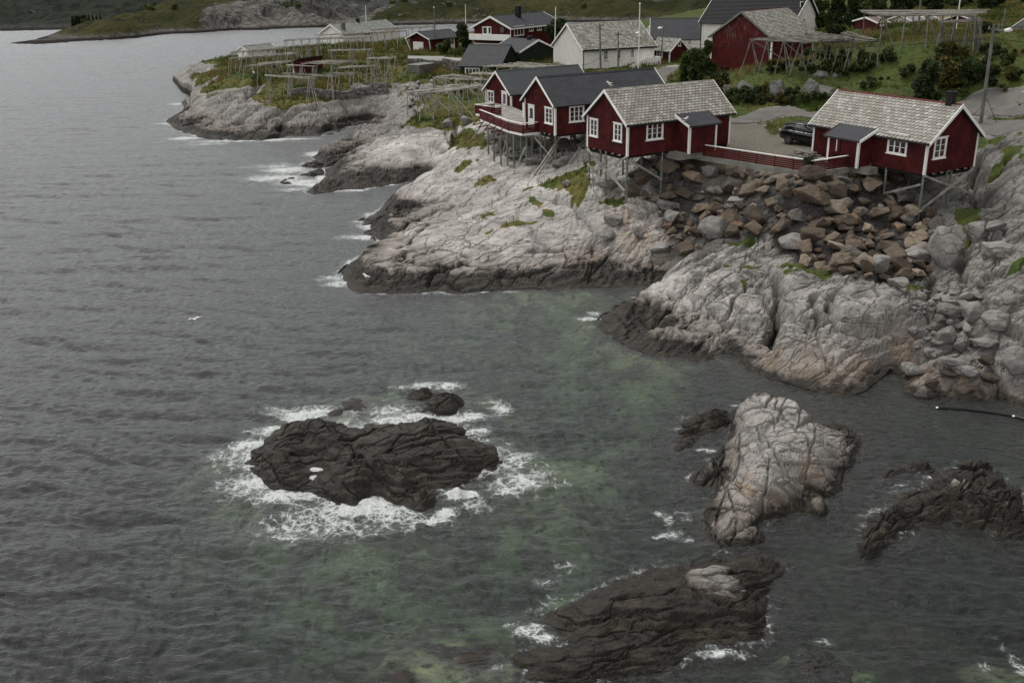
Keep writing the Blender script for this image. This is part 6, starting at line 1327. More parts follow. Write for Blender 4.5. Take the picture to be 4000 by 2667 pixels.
cable('power cable from the hall lamp to the tall grey pole', U2_ - np.array([0, 0, .4]), U4_ - np.array([0, 0, 1.2]), 1.3)
cable('power cable linking the two poles at the white hall', U1_ - np.array([0, 0, .3]), U2_ - np.array([0, 0, .4]), .8)
cable('power cable dropping from the left hall pole to the grass', U2_ - np.array([0, 0, .9]), G(2, 1960, 752, 7.6), .9)
cable('upper power cable leaving the tall grey pole to the right', U4_ - np.array([0, 0, .2]), (75, 80, 17.5), .5)
cable('lower power cable leaving the tall grey pole to the right', U4_ - np.array([0, 0, 1.2]), (75, 82, 13.6), .6)
cable('power cable from the tall grey pole up to the hilltop', U4_ - np.array([0, 0, 1.0]), GD('I', 1060, 417, 140), .4)
# ------------------------------------------------------------------ loose rocks
M_BROWN = rock_material('riprap_brown', (.10, .075, .055), (.19, .14, .10), (.035, .028, .022), False, sat_brown=(.098, .078, .061), crackdark=.35)
M_GREYR = rock_material('boulder_grey', (.14, .134, .126), (.26, .248, .234), (.06, .055, .05), False, crackdark=.6)
M_DARKR = rock_material('boulder_tidal', (.025, .022, .019), (.075, .06, .045), (.012, .011, .01), False, crackdark=.5)
def hull_rock(name, seed, n=15, mat=None, flat=.72, bev=.07, rnd=0):
    rg = np.random.default_rng(seed); bm = bmesh.new()
    for i in range(n):
        v = rg.normal(size=3); v /= np.linalg.norm(v); v *= rg.uniform(.82, 1.12); bm.verts.new((v[0], v[1] * rg.uniform(.8, 1), v[2] * flat))
    r = bmesh.ops.convex_hull(bm, input=list(bm.verts)); bmesh.ops.delete(bm, geom=[e for e in r['geom_interior'] if isinstance(e, bmesh.types.BMVert)], context='VERTS')
    bmesh.ops.dissolve_limit(bm, angle_limit=D2R(14), verts=list(bm.verts), edges=list(bm.edges))
    bmesh.ops.bevel(bm, geom=list(bm.edges), offset=bev, segments=2 if rnd else 1, affect='EDGES', profile=.6)
    bmesh.ops.triangulate(bm, faces=list(bm.faces)); bmesh.ops.subdivide_edges(bm, edges=[e for e in bm.edges if e.calc_length() > .2], cuts=3, use_grid_fill=True)
    bmesh.ops.triangulate(bm, faces=list(bm.faces))
    from mathutils import noise
    for v in bm.verts:
        d = noise.noise(v.co * 1.7 + Vector((seed, 0, 0))) * .16 + noise.noise(v.co * 4.0 + Vector((seed, 5, 0))) * .09 + noise.noise(v.co * 9 + Vector((seed, 9, 0))) * .035
        v.co *= 1 + d
    if rnd:
        for _ in range(rnd): bmesh.ops.smooth_vert(bm, verts=list(bm.verts), factor=.5, use_axis_x=True, use_axis_y=True, use_axis_z=True)
    me = bpy.data.meshes.new(name); bm.to_mesh(me); bm.free(); me.materials.append(mat); me.polygons.foreach_set('use_smooth', [False] * len(me.polygons))
    return me
ROCKS = {'brown': [hull_rock('boulder', 700 + i, random.choice((12, 14, 17)), M_BROWN, .78, .05) for i in range(9)], 'grey': [hull_rock('boulder', 730 + i, 16, M_GREYR, .75, .1, 1) for i in range(7)], 'dark': [hull_rock('boulder', 760 + i, 15, M_DARKR, .6, .1, 1) for i in range(3)]}
SHAPES = {'brown': ['blocky', 'wedge-shaped', 'slabby', 'angular', 'pointed', 'squarish', 'sharp-edged', 'lopsided', 'broad'], 'grey': ['rounded', 'squat', 'lumpy', 'smooth', 'oblong', 'worn', 'blunt'], 'dark': ['wet', 'weedy', 'low']}
def boulder(kind, P, size, where, sink=.3, group='boulders', rot=None, sc=None, idx=None):
    i = random.randrange(len(ROCKS[kind])) if idx is None else idx; o = link('boulder', ROCKS[kind][i])
    s = sc or (size * random.uniform(.85, 1.2), size * random.uniform(.7, 1.0), size * random.uniform(.65, .95))
    o.scale = [v * .5 for v in s]; o.rotation_euler = rot or (random.uniform(-.5, .5), random.uniform(-.5, .5), random.uniform(0, 6.28))
    o.location = (P[0], P[1], P[2] + s[2] * (.5 - sink))
    sz = 'large' if size > 2.2 else ('middling' if size > 1.5 else 'small'); col = {'brown': 'brown', 'grey': 'grey', 'dark': 'black'}[kind]
    tag(o, f'{sz} {SHAPES[kind][i]} {col} boulder {where}', 'boulder', group)
    return o
def scatter(k, poly, sizes, kinds, where, sep=.6, sink=.25, tries=60, group='boulders'):
    P = np.array(poly, float); x0, y0 = P.min(0); x1, y1 = P.max(0); placed = []
    for s in sorted(sizes, reverse=True):
        for _ in range(tries):
            x, y = random.uniform(x0, x1), random.uniform(y0, y1)
            if not inside(np.array([x]), np.array([y]), poly)[0]: continue
            p = T(k, x, y)
            if all((p[0] - q[0]) ** 2 + (p[1] - q[1]) ** 2 > (sep * (s + r)) ** 2 * .8 for q, r in placed):
                placed.append((p, s)); w = where(x, y) if callable(where) else where
                boulder(random.choices(list(kinds), list(kinds.values()))[0], p, s, w, sink, group); break
    return placed
q = 1.7007
RIP = [(1470 * q, 385 * q), (1560 * q, 372 * q), (1610 * q, 385 * q), (1870 * q, 412 * q), (1990 * q, 400 * q), (2060 * q, 420 * q), (2120 * q, 505 * q), (2170 * q, 480 * q), (2150 * q, 560 * q), (2135 * q, 640 * q), (2060 * q, 655 * q), (1960 * q, 640 * q), (1850 * q, 612 * q), (1830 * q, 560 * q), (1760 * q, 545 * q), (1640 * q, 545 * q), (1590 * q, 590 * q), (1545 * q, 570 * q), (1510 * q, 480 * q), (1440 * q, 440 * q)]
def rip_where(x, y):
    a = 'under the gull cabin' if x < 2600 else ('at the left of the riprap bank' if x < 2850 else ('in the middle of the riprap bank' if x < 3250 else ('at the right of the riprap bank' if x < 3450 else 'under the right cabin')))
    return a + (', upper part' if y < 720 else (', halfway down' if y < 850 else ', near its foot'))
szs = [random.uniform(2.1, 2.9) for _ in range(14)] + [random.uniform(1.5, 2.1) for _ in range(48)] + [random.uniform(.95, 1.5) for _ in range(64)] + [random.uniform(.5, .95) for _ in range(60)]
scatter(0, RIP, szs, {'brown': .93, 'grey': .07}, rip_where, .36, .2, 90, 'boulders of the riprap bank')
scatter(5, [(330, 1050), (700, 1000), (1400, 980), (1440, 1180), (1250, 1330), (1000, 1370), (620, 1330), (400, 1200)], [random.uniform(1.3, 2.2) for _ in range(9)] + [random.uniform(.6, 1.2) for _ in range(15)], {'grey': .8, 'brown': .2}, 'among the stilts under the deck and its nearer cabin', .42, .25, 50, 'rocks under the deck')
print('riprap', round(time.time() - T0, 1))
# single rocks that can be told apart in the photograph
for k, x, y, w, h, kind, lab, sk in [
    ('C', 660, 150, 270, 210, 'brown', 'biggest reddish round-faced boulder in the bank below the right cabin', .2), ('C', 930, 500, 210, 190, 'grey', 'pyramid-shaped grey boulder at the foot of the riprap', .2), ('C', 620, 440, 210, 190, 'brown', 'pair of rounded brown boulders, left one, at the riprap foot', .2), ('C', 800, 430, 190, 190, 'brown', 'squarish brown boulder at the riprap foot beside a rounder one', .2),
    ('C', 340, 330, 200, 200, 'brown', 'dark slab leaning above the pale fractured rock', .2), ('C', 1220, 370, 240, 170, 'grey', 'egg-shaped grey boulder on the right edge of the riprap', .2), ('C', 1080, 600, 200, 150, 'grey', 'grey wedge below the egg-shaped boulder', .25),
    ('C', 1480, 400, 330, 500, 'grey', 'tall upright grey rock hump right of the riprap', .35), ('C', 1720, 180, 220, 260, 'grey', 'upright fissured rock behind the tall grey hump', .35), ('C', 1880, 350, 270, 200, 'grey', 'slanting layered rock slab on the right slope', .35), ('C', 1880, 150, 170, 140, 'grey', 'grey rock wedge below the crag', .3),
    ('C', 1480, 830, 220, 170, 'grey', 'large pale boulder in the middle of the stony gully', .25), ('C', 1700, 820, 230, 280, 'grey', 'long rounded grey rock right of the stony gully', .35), ('C', 1880, 950, 250, 230, 'grey', 'broad grey boulder above the square one at right', .3), ('C', 1790, 1125, 220, 130, 'grey', 'square-edged grey boulder on top of the shore stones', .15),
    ('C', 1465, 1090, 150, 250, 'grey', 'standing oval boulder with streaked foot in the shore stones', .2), ('C', 1590, 1110, 110, 220, 'grey', 'narrow standing boulder beside the oval one', .2), ('C', 1335, 1150, 140, 100, 'grey', 'blunt brownish boulder left of the standing oval one', .2), ('C', 1230, 1290, 260, 190, 'grey', 'streaked orange and grey boulder at the water by the hump', .3),
    ('C', 1570, 1270, 210, 120, 'grey', 'pale topped flat boulder just above the dark tide stones', .25), ('C', 1650, 1390, 220, 160, 'grey', 'low tan boulder at the water edge, far right', .3), ('C', 1350, 1430, 150, 120, 'dark', 'round dark boulder half in the water', .3), ('C', 2040, 1300, 240, 330, 'grey', 'ochre-footed rock at the right frame edge', .35), ('C', 1800, 1260, 160, 130, 'dark', 'black angular tide boulder below the square grey one', .25), ('C', 1820, 1400, 170, 150, 'dark', 'black wet boulder at far right waterline', .25), ('C', 1480, 1350, 160, 110, 'dark', 'black flat boulder between tan and streaked ones', .3),
    ('C', 1750, 590, 110, 170, 'grey', 'short standing stone at the head of the gully', .25), ('C', 2010, 700, 160, 170, 'grey', 'lumpy grey rock at right above the gully', .35), ('C', 250, 250, 330, 190, 'grey', 'big flat-faced grey rock between fractured slab and riprap', .35), ('B', 1390, 190, 300, 330, 'grey', 'large smooth pale rock at the head of the inlet', .38), ('B', 1000, 120, 230, 230, 'grey', 'pale boulder with deep cracks above the inlet', .3), ('B', 480, 90, 220, 150, 'grey', 'pale overhanging block on the stained slab', .3), ('B', 400, 260, 260, 160, 'grey', 'squat pale block below the overhanging one', .3), ('B', 690, 220, 130, 150, 'grey', 'small pale block on the ochre streak', .25), ('B', 910, 430, 230, 170, 'grey', 'cracked pale knob low in the inlet', .35),
    (6, 470, 1300, 260, 150, 'grey', 'long pale block at the foot of the gull cabin stilts', .25), (6, 690, 1380, 210, 200, 'brown', 'brown boulder behind the corner stilt of the gull cabin', .25), (6, 930, 1215, 150, 130, 'grey', 'pale jagged boulder right of the corner stilt', .2), (6, 30, 1260, 110, 100, 'grey', 'lone grey stone lying on the dry grass', .2), (6, 1580, 1400, 190, 130, 'grey', 'whitest jagged boulder in the riprap bank', .15), (6, 1790, 1410, 240, 90, 'grey', 'long dark grey slab in the riprap bank', .15),
    (9, 1880, 370, 160, 170, 'grey', 'square grey rock below the left end of the deck', .3), (9, 1690, 390, 130, 200, 'grey', 'upright cleft rock on the green slope', .4)]:
    p = T(k, x, y); sc_ = np.linalg.norm(p - CAM) / FPX / ZM[k][2]; ww, hh = w * sc_ * 1.12, h * sc_ * 1.12
    boulder(kind, (p[0], p[1] + ww * .25, ground(p[0], p[1] + ww * .25)), ww, '', sk, 'boulders on the shore', (random.uniform(-.15, .15), random.uniform(-.15, .15), random.uniform(0, 6.28)), (ww, ww * .85, max(hh * .95, ww * .45)))['label'] = lab
GUL = [(1180, 660), (1330, 600), (1600, 560), (1760, 600), (1720, 740), (1640, 1000), (1700, 1080), (1420, 1030), (1330, 1180), (1150, 1050), (1200, 820)]
scatter('C', GUL, [random.uniform(.5, .95) for _ in range(26)] + [random.uniform(.3, .5) for _ in range(22)], {'grey': .9, 'brown': .1}, 'in the stony gully on the right shore', .4, .2, 40, 'stones of the right shore gully')
scatter('J', [(60, 540), (380, 540), (760, 590), (600, 640), (1300, 700), (900, 860), (480, 900), (260, 1060), (120, 1290), (10, 1290), (0, 900)], [random.uniform(.8, 1.6) for _ in range(26)], {'grey': 1}, 'in the pale rubble below the box shed', .42, .2, 40, 'pale stones below the box shed')
M_CRAG = rock_material('crag_rock', (.10, .10, .092), (.19, .185, .172), (.03, .035, .018), False, crackdark=.7)
CRAGS = [hull_rock('crag', 790 + i, 18, M_CRAG, .9, .06) for i in range(4)]
# crags standing out of the bank by the road
for k, x, y, w, h, lab in [(3, 1420, 1000, 130, 150, 'left and smallest grey crag in the bank by the road'), (3, 1600, 1000, 260, 190, 'wide grey crag with grass on top in the bank by the road'), (3, 1770, 1005, 140, 120, 'narrow low crag between two bigger ones by the road'), (3, 1930, 1050, 210, 250, 'pointed grey crag in the bank by the road'), (4, 170, 1050, 190, 260, 'tall grey crag left of the grey slab above the road'), (4, 330, 1010, 260, 140, 'broad grey slab crag above the right cabin roof'), (4, 290, 800, 150, 80, 'small grey knoll under the barn rack'), (4, 440, 800, 70, 60, 'grey stone on the bank under the barn rack'), (4, 1950, 690, 130, 120, 'grey rock in the scrub beside the tall pole')]:
    p = T(k, x, y); sc_ = np.linalg.norm(p - CAM) / FPX / ZM[k][2]; ww, hh = w * sc_, h * sc_
    o = link('crag', CRAGS[random.randrange(4)]); o.scale = (ww * .55, ww * .4, hh * .72); o.location = (p[0], p[1] + ww * .25, p[2] + hh * .2); o.rotation_euler = (0, random.uniform(-.15, .15), random.uniform(-.4, .4)); tag(o, lab, 'crag', 'crags in the bank by the road')
print('boulders', round(time.time() - T0, 1))

# ------------------------------------------------------------------ road, plants, grass
def road_obj(name, label, pts, w, mat):
    ln = smooth_line(pts, 8); X = []; Y = []; Z = []
    for i, p in enumerate(ln):
        d = np.array(ln[min(i + 1, len(ln) - 1)]) - np.array(ln[max(i - 1, 0)]); d /= np.linalg.norm(d) + 1e-9; n = np.array([-d[1], d[0]])
        r = [p + n * w * t for t in np.linspace(-1, 1, 7)]; X.append([a[0] for a in r]); Y.append([a[1] for a in r]); Z.append([float(lookup(HM, a[0], a[1])) for a in r])
    X, Y, Z = map(np.array, (X, Y, Z)); Z = Z + .07
    o = link(name, grid_mesh(name, X, Y, Z, smooth=True), None, mat); tag(o, label, kind='structure')
HM = HZ
M_ = Mat('asphalt'); P_ = M_.pos(); a_ = M_.noise(P_, 9, 4, .8); b_ = M_.noise(P_, .5, 4)
M_ASPH = M_.done(M_.bsdf(M_.mix(M_.ramp(b_, .35, .65), M_.mix(a_, (.085, .082, .076), (.13, .125, .118)), (.14, .133, .12)), .9, M_.bump(a_, .2, .02), .2))
for (pts, w), lab in zip(ROADS, ('narrow grey asphalt road through the village', 'asphalt turning place at the right', 'asphalt road behind the right cabin')): road_obj('road', lab, pts, w, M_ASPH)

def leaf_mat(name, a, b, dry=None):
    M = Mat(name); t = M.attr('tint', 'Fac'); n = M.noise(M.pos(), .8, 3); c = M.mix(t, a, b); c = M.mix(M.ramp(n, .4, .62, 0, .6), c, tuple(v * .55 for v in a))
    if dry: c = M.mix(M.ramp(M.noise(M.pos(), .16, 4, .6), .44, .6), c, M.mix(t, dry, tuple(v * 1.5 for v in dry)))
    d = M.bsdf(c, .7, None, .2); tr = M.n('BsdfTranslucent', {'Color': c}); return M.done(M.n('MixShader', {0: .25, 1: d, 2: tr}))
M_LEAF = leaf_mat('shrub_leaves', (.035, .055, .014), (.095, .125, .034)); M_LEAFD = leaf_mat('dark_tree_leaves', (.022, .036, .013), (.065, .09, .03)); M_NEEDLE = leaf_mat('spruce_needles', (.018, .03, .015), (.05, .07, .034)); M_LEAFY = leaf_mat('yellow_shrub_leaves', (.06, .055, .014), (.15, .125, .035))
M_GRASS = leaf_mat('grass_blades', (.036, .068, .012), (.11, .14, .03), (.15, .115, .04)); M_BARK = plain('bark', (.06, .05, .04), .9)
def leaf_mesh(name, pts, size, nrm=None, long=1.5):
    n = len(pts); P = np.array(pts, np.float32); d = RNG.normal(size=(n, 3)); d /= np.linalg.norm(d, axis=1)[:, None]
    e = np.cross(d, RNG.normal(size=(n, 3))); e /= np.linalg.norm(e, axis=1)[:, None] + 1e-9
    s = size * RNG.uniform(.6, 1.4, (n, 1)); V = np.stack([P - d * s * .5 * long, P + e * s * .5, P + d * s * .5 * long, P - e * s * .5], 1).reshape(-1, 3)
    me = bpy.data.meshes.new(name); me.vertices.add(4 * n); me.vertices.foreach_set('co', V.astype(np.float32).ravel()); me.loops.add(4 * n); me.loops.foreach_set('vertex_index', np.arange(4 * n, dtype=np.int32)); me.polygons.add(n); me.polygons.foreach_set('loop_start', np.arange(0, 4 * n, 4, dtype=np.int32)); me.update(calc_edges=True)
    a = me.attributes.new('tint', 'FLOAT', 'FACE'); a.data.foreach_set('value', RNG.uniform(0, 1, n).astype(np.float32)); me.update(); return me
def shrub(name, label, cat, P, w, h, n=1600, leaf=.22, mat=None, trunk=.0, lumps=9, group=None, depth=None):
    r = empty(name, tuple(P), 0, label, cat, group); pts = []; cs = []
    for i in range(lumps):
        a = random.uniform(0, 6.28); rr = random.uniform(.1, .62) ** .7; z = random.uniform(.12 if not trunk else .3, .85); k = math.sqrt(max(.1, 1 - abs(z - .45) * 1.3))
        cs.append((math.cos(a) * rr * w / 2 * k, math.sin(a) * rr * (depth or w) / 2 * k, z * h, random.uniform(.18, .32) * min(w, h)))
    for c in cs:
        m = n // lumps; v = RNG.normal(size=(m, 3)); v /= np.linalg.norm(v, axis=1)[:, None]; v *= (RNG.uniform(.35, 1, (m, 1)) ** .5) * c[3]; v[:, 2] *= .8; pts.append(v + np.array(c[:3]))
    pts = np.concatenate(pts); pts[:, 2] = np.maximum(pts[:, 2], .02 * h)
    link('crown', leaf_mesh('crown', pts, leaf), r, mat or M_LEAF)
    m = MB(); m.tube([(0, 0, -.3), (.05 * w, 0, h * .35), (0, .03 * w, h * .7)], [max(.05, .03 * h), .03 * h, .01 * h], 6)
    for c in cs[:5]: m.tube([(.03 * w, 0, h * .25), (c[0] * .6, c[1] * .6, c[2] * .8), c[:3]], [.018 * h, .012 * h, .005 * h], 5)
    m.build('trunk', M_BARK, r); return r
def shrub_px(name, label, cat, k, x0, x1, yt, yb, **kw):
    d = kw.pop('d', None); x = (x0 + x1) / 2; P = T(k, x, yb) if d is None else GD(k, x, yb, d); s = np.linalg.norm(P - CAM) / FPX / ZM[k][2]
    return shrub(name, label, cat, P, (x1 - x0) * s, max(.4, zat(P, k, x, yt) - P[2]), **kw)
shrub_px('leafy_bush', 'tall willow bush below the barn corner, left one', 'bush', 3, 905, 1060, 500, 850, n=2600, leaf=.3, lumps=14); shrub_px('leafy_bush', 'tall willow bush below the barn corner, middle and tallest', 'bush', 3, 1010, 1180, 470, 850, n=2600, leaf=.3, lumps=14); shrub_px('leafy_bush', 'dark willow bush touching the barn wall', 'bush', 3, 1130, 1300, 560, 860, n=2200, leaf=.3, lumps=12, mat=M_LEAFD); shrub_px('leafy_bush', 'green bush at the barn corner behind the willows', 'bush', 3, 1150, 1260, 400, 560, n=1200, leaf=.3, d=136)
shrub_px('leafy_bush', 'dark green bush on the hillside above the right cabin roof', 'bush', 4, 1225, 1500, 620, 1060, n=3200, leaf=.26, mat=M_LEAFD, lumps=16); shrub_px('leafy_bush', 'rose bush with pale blossom dots on the hillside', 'bush', 4, 1670, 1895, 575, 870, n=2600, leaf=.25, mat=M_LEAFD, lumps=13); shrub_px('leafy_bush', 'yellowing bush between the two dark bushes on the hillside', 'bush', 4, 1450, 1720, 580, 900, n=2600, leaf=.26, mat=M_LEAFY, lumps=13)
shrub_px('leafy_tree', 'dark tree between garage and red house', 'tree', 2, 540, 730, 240, 570, n=2600, leaf=.35, mat=M_LEAFD, lumps=14, d=190); shrub_px('leafy_bush', 'green bush in front of the red garage', 'bush', 2, 310, 480, 430, 610, n=1600, leaf=.3, d=187); shrub_px('leafy_tree', 'dark tree right of the big red house', 'tree', 2, 1545, 1810, 225, 500, n=3200, leaf=.35, mat=M_LEAFD, lumps=15, d=180); shrub_px('leafy_bush', 'low green bush on the lawn by the white fence', 'bush', 2, 470, 620, 600, 655, n=700, leaf=.22, d=176)
shrub_px('sapling', 'little leafy sapling before the white hall windows', 'tree', 3, 215, 285, 588, 690, n=420, leaf=.22, trunk=1, lumps=6); shrub_px('leafy_bush', 'small bright plant at the roadside by the dark roof', 'bush', 3, 545, 605, 855, 900, n=260, leaf=.16, lumps=5)
shrub_px('climbing_plant', 'dark green plant climbing over the red fence', 'plant', 7, 280, 430, 730, 920, n=700, leaf=.12, mat=M_LEAFD, lumps=9)
for i, (x0, x1, yt, yb, d, lab) in enumerate([(180, 340, -40, 330, 165, 'tree right behind the big white house'), (330, 520, -60, 300, 172, 'tree behind the little white gabled shed'), (520, 740, -50, 330, 160, 'broad dark tree left of the hilltop rack'), (700, 900, -60, 300, 158, 'dark tree just left of the red-roofed house'), (250, 560, 270, 345, 135, 'low dark thicket in front of the white gabled shed'), (1100, 1350, -70, 130, 240, 'dark tree right of the red-roofed house'), (1330, 1620, -70, 120, 230, 'dark tree behind the middle of the hilltop rack'), (1600, 1860, -60, 130, 220, 'dark tree behind the right of the hilltop rack'), (1900, 2060, 250, 420, 118, 'scrubby bush beside the dark roof')]):
    shrub_px('leafy_tree' if yt < 100 else 'leafy_bush', lab, 'tree' if yt < 100 else 'bush', 4, x0, x1, yt, yb, n=3000, leaf=.42, mat=M_LEAFD if i % 3 else M_LEAF, lumps=16, d=d)
for i in range(120):
    x, y = random.choice(((random.uniform(3120, 3760), random.uniform(215, 380)), (random.uniform(3000, 3300), random.uniform(215, 300)), (random.uniform(3680, 4000), random.uniform(190, 360)), (random.uniform(2700, 2860), random.uniform(290, 420)), (random.uniform(2880, 3200), random.uniform(380, 412)))); p = T(0, x, y); shrub('leafy_bush', 'low scrub bush on the green bank above the road', 'bush', p, random.uniform(1.4, 4.2), random.uniform(.5, 1.6), 480, .21, (M_LEAF, M_LEAFD, M_LEAFY)[(i % 5) // 2], 0, 6, 'low scrub on the bank')
for i in range(16):
    x0 = 3420 + i * 38 + random.uniform(-15, 15); w_ = random.uniform(45, 90); yb = random.uniform(58, 105)
    shrub_px('leafy_tree', 'dark broadleaf tree in the belt along the top right', 'tree', 0, x0, x0 + w_, -60, yb, n=1500, leaf=.5, mat=M_LEAFD if i % 3 else M_LEAF, lumps=12, d=random.uniform(185, 250), group='trees along the top right')
for i in range(14):
    x0 = 2840 + random.uniform(0, 500); yb = random.uniform(150, 215); w_ = random.uniform(30, 60)
    if 3000 < x0 < 3200: continue
    shrub_px('leafy_bush', 'dark bush among the back gardens of the village', 'bush', 0, x0, x0 + w_, yb - random.uniform(20, 45), yb, n=600, leaf=.35, mat=M_LEAFD, lumps=8, d=random.uniform(150, 175), group='bushes in the back gardens')
def conifer(P, h, lab):
    r = empty('spruce_tree', tuple(P), 0, lab, 'tree', 'spruces on the far point'); n = 620; z = RNG.uniform(.1, 1, n) ** .8; rad = (1 - z) * .2 * h * (.6 + .4 * RNG.random(n)); a = RNG.uniform(0, 6.28, n)
    link('crown', leaf_mesh('crown', np.stack([np.cos(a) * rad, np.sin(a) * rad, z * h], 1), .06 * h), r, M_NEEDLE); MB().tube([(0, 0, -1), (0, 0, h * .9)], [.03 * h, .006 * h], 6).build('trunk', M_BARK, r)
for i in range(16):
    x = 675 + i * 12 + random.uniform(-4, 4) if i < 12 else 830 + (i - 12) * 34; yt = 196 + random.uniform(-16, 26) if i < 11 else 172 + abs(i - 13) * 14
    u_ = ray(*S(8, x, 262)); d_ = 366 + (x - 680) * .06
    P = GD(8, x, 262 - (x - 680) * .1, d_); conifer(P, max(4, zat(P, 8, x, yt) - P[2]), 'dark spruce in the small plantation on the far point')
# bushes dotted over the far hill: too many to count
pts = []
for _ in range(900):
    i = random.randrange(20, HX.shape[0] - 1); j = random.randrange(HX.shape[1])
    if HZZ[i, j] < 4 or vnoise(np.array([HX[i, j] / 30]), np.array([HY[i, j] / 30]), 91)[0] < .02: continue
    s = random.uniform(.8, 2.4); c = np.array([HX[i, j], HY[i, j], HZZ[i, j] + s * .3]); v = RNG.normal(size=(26, 3)); v /= np.linalg.norm(v, axis=1)[:, None]; pts.append(c + v * s * np.array([1, 1, .8]) * RNG.uniform(.4, 1, (26, 1)))
o = link('hill_scrub', leaf_mesh('hill_scrub', np.concatenate(pts), 1.1), None, M_LEAF); tag(o, 'dark scrub dotted over the far hillside', kind='stuff')

def grass_blades():
    dens = gm * (GY < 235) * INL
    cell = (np.gradient(gy)[:, None] * (gy[:, None] * (U1 - U0) / NU)) * dens
    vis = np.clip(60 / GY, .25, 1) ** .5; p = (cell * vis).ravel(); p /= p.sum(); n = 84000
    idx = RNG.choice(len(p), n, p=p); bx = GX.ravel()[idx] + RNG.normal(0, .1, n); by = GY.ravel()[idx] + RNG.normal(0, .15, n); bz = lookup(HZ, bx, by); nb = 6
    lush = np.clip(.6 + 1.3 * fbm(bx / 4, by / 4, 95, 3), .25, 1.4); h = (.16 + .26 * RNG.random(n)) * lush * np.clip(by / 70, .8, 2.3)
    V = np.zeros((n, nb, 3, 3), np.float32)
    a = RNG.uniform(0, 6.28, (n, nb)); o = RNG.normal(0, .13, (n, nb, 2)); lean = RNG.normal(0, .35, (n, nb, 2)); w = (.022 * np.clip(by / 60, 1, 3.2))[:, None]
    rx = bx[:, None] + o[..., 0]; ry = by[:, None] + o[..., 1]; hh = h[:, None] * RNG.uniform(.6, 1.2, (n, nb))
    V[..., 0, 0] = rx - np.cos(a) * w; V[..., 0, 1] = ry - np.sin(a) * w; V[..., 1, 0] = rx + np.cos(a) * w; V[..., 1, 1] = ry + np.sin(a) * w
    V[..., 0, 2] = V[..., 1, 2] = bz[:, None] - .04; V[..., 2, 0] = rx + lean[..., 0] * hh; V[..., 2, 1] = ry + lean[..., 1] * hh; V[..., 2, 2] = bz[:, None] + hh
    V = V.reshape(-1, 3); k = len(V) // 3; me = bpy.data.meshes.new('grass'); me.vertices.add(len(V)); me.vertices.foreach_set('co', V.ravel()); me.loops.add(len(V)); me.loops.foreach_set('vertex_index', np.arange(len(V), dtype=np.int32)); me.polygons.add(k); me.polygons.foreach_set('loop_start', np.arange(0, len(V), 3, dtype=np.int32)); me.update(calc_edges=True)
    at = me.attributes.new('tint', 'FLOAT', 'FACE'); at.data.foreach_set('value', RNG.uniform(0, 1, k).astype(np.float32)); me.update(); tag(link('grass', me, None, M_GRASS), 'green and straw-coloured grass on ledges and banks', kind='stuff')
grass_blades()
print('plants', round(time.time() - T0, 1))

# ------------------------------------------------------------------ car, bench, gulls, hose
M_CARP = plain('black_car_paint', (.006, .006, .007), .12, .6); M_TYRE = plain('tyre_rubber', (.012, .012, .012), .8); M_RIM = plain('alloy', (.5, .5, .5), .3, .5, .7); M_LAMP = plain('lamp_lens', (.55, .5, .48), .2, .6)
def loft(m, secs):
    """secs: (x, [(y, z) ...]) half profiles, mirrored"""
    rings = [[(x, y, z) for y, z in p] + [(x, -y, z) for y, z in reversed(p)] for x, p in secs]; n = len(rings[0]); vs = [v for r in rings for v in r]
    fs = [(i * n + j, i * n + (j + 1) % n, (i + 1) * n + (j + 1) % n, (i + 1) * n + j) for i in range(len(rings) - 1) for j in range(n)] + [tuple(range(n)), tuple((len(rings) - 1) * n + j for j in range(n))]
    m.add(vs, fs)
P = T('K', 445, 1170); yw = D2R(-50); fx, fy = math.cos(yw), math.sin(yw); rx, ry = fy, -fx      # right-hand side of the car
car = empty('parked_car', (P[0] - rx * .78, P[1] - ry * .78, P[2] + .02), yw, 'black hatchback-style SUV parked behind the right cabin', 'car'); car.scale = (1.12, 1.1, 1.14)
b = MB(); loft(b, [(x, [(hw * .55, z0), (hw * .93, z0 + .03), (hw, (z0 + z1) / 2), (hw * .97, z1 - .08), (hw * .86, z1)]) for x, hw, z0, z1 in ((-.92, .70, .55, .90), (-.86, .82, .42, 1.0), (-.55, .89, .34, 1.06), (0, .91, .3, 1.08), (.7, .92, .28, 1.06), (1.4, .92, .28, 1.03), (2.1, .915, .28, 1.0), (2.6, .91, .3, .98), (3.0, .88, .34, .92), (3.35, .8, .38, .8), (3.52, .62, .42, .68))])
b.build('body', M_CARP, car, smooth=True)
b = MB(); loft(b, [(x, [(wb, 1.0), (wb * .985, 1.0 + (zt - 1.0) * .5), (wt, zt - .03), (wt * .8, zt)]) for x, wb, wt, zt in ((-.78, .76, .72, 1.08), (-.45, .8, .68, 1.47), (0, .82, .68, 1.56), (.6, .83, .69, 1.58), (1.2, .83, .68, 1.54), (1.55, .82, .66, 1.42), (2.0, .8, .7, 1.2), (2.35, .76, .72, 1.03))]); b.build('windows', M_GLASS, car, smooth=True)
b = MB(); loft(b, [(x, [(wt + .015, zt - .05), (wt * .9, zt + .012), (wt * .5, zt + .03)]) for x, wt, zt in ((-.62, .7, 1.4), (-.4, .69, 1.5), (0, .69, 1.575), (.6, .7, 1.59), (1.15, .69, 1.555), (1.35, .67, 1.5))]); b.build('roof', M_CARP, car, smooth=True)
for x0, x1 in ((.35, .45), (1.25, 1.35)):
    for s in (-1, 1): MB().beam((x0, s * .835, 1.02), (x0 + .0, s * .71, 1.54), .07, .03).build('door_pillar', M_CARP, car)
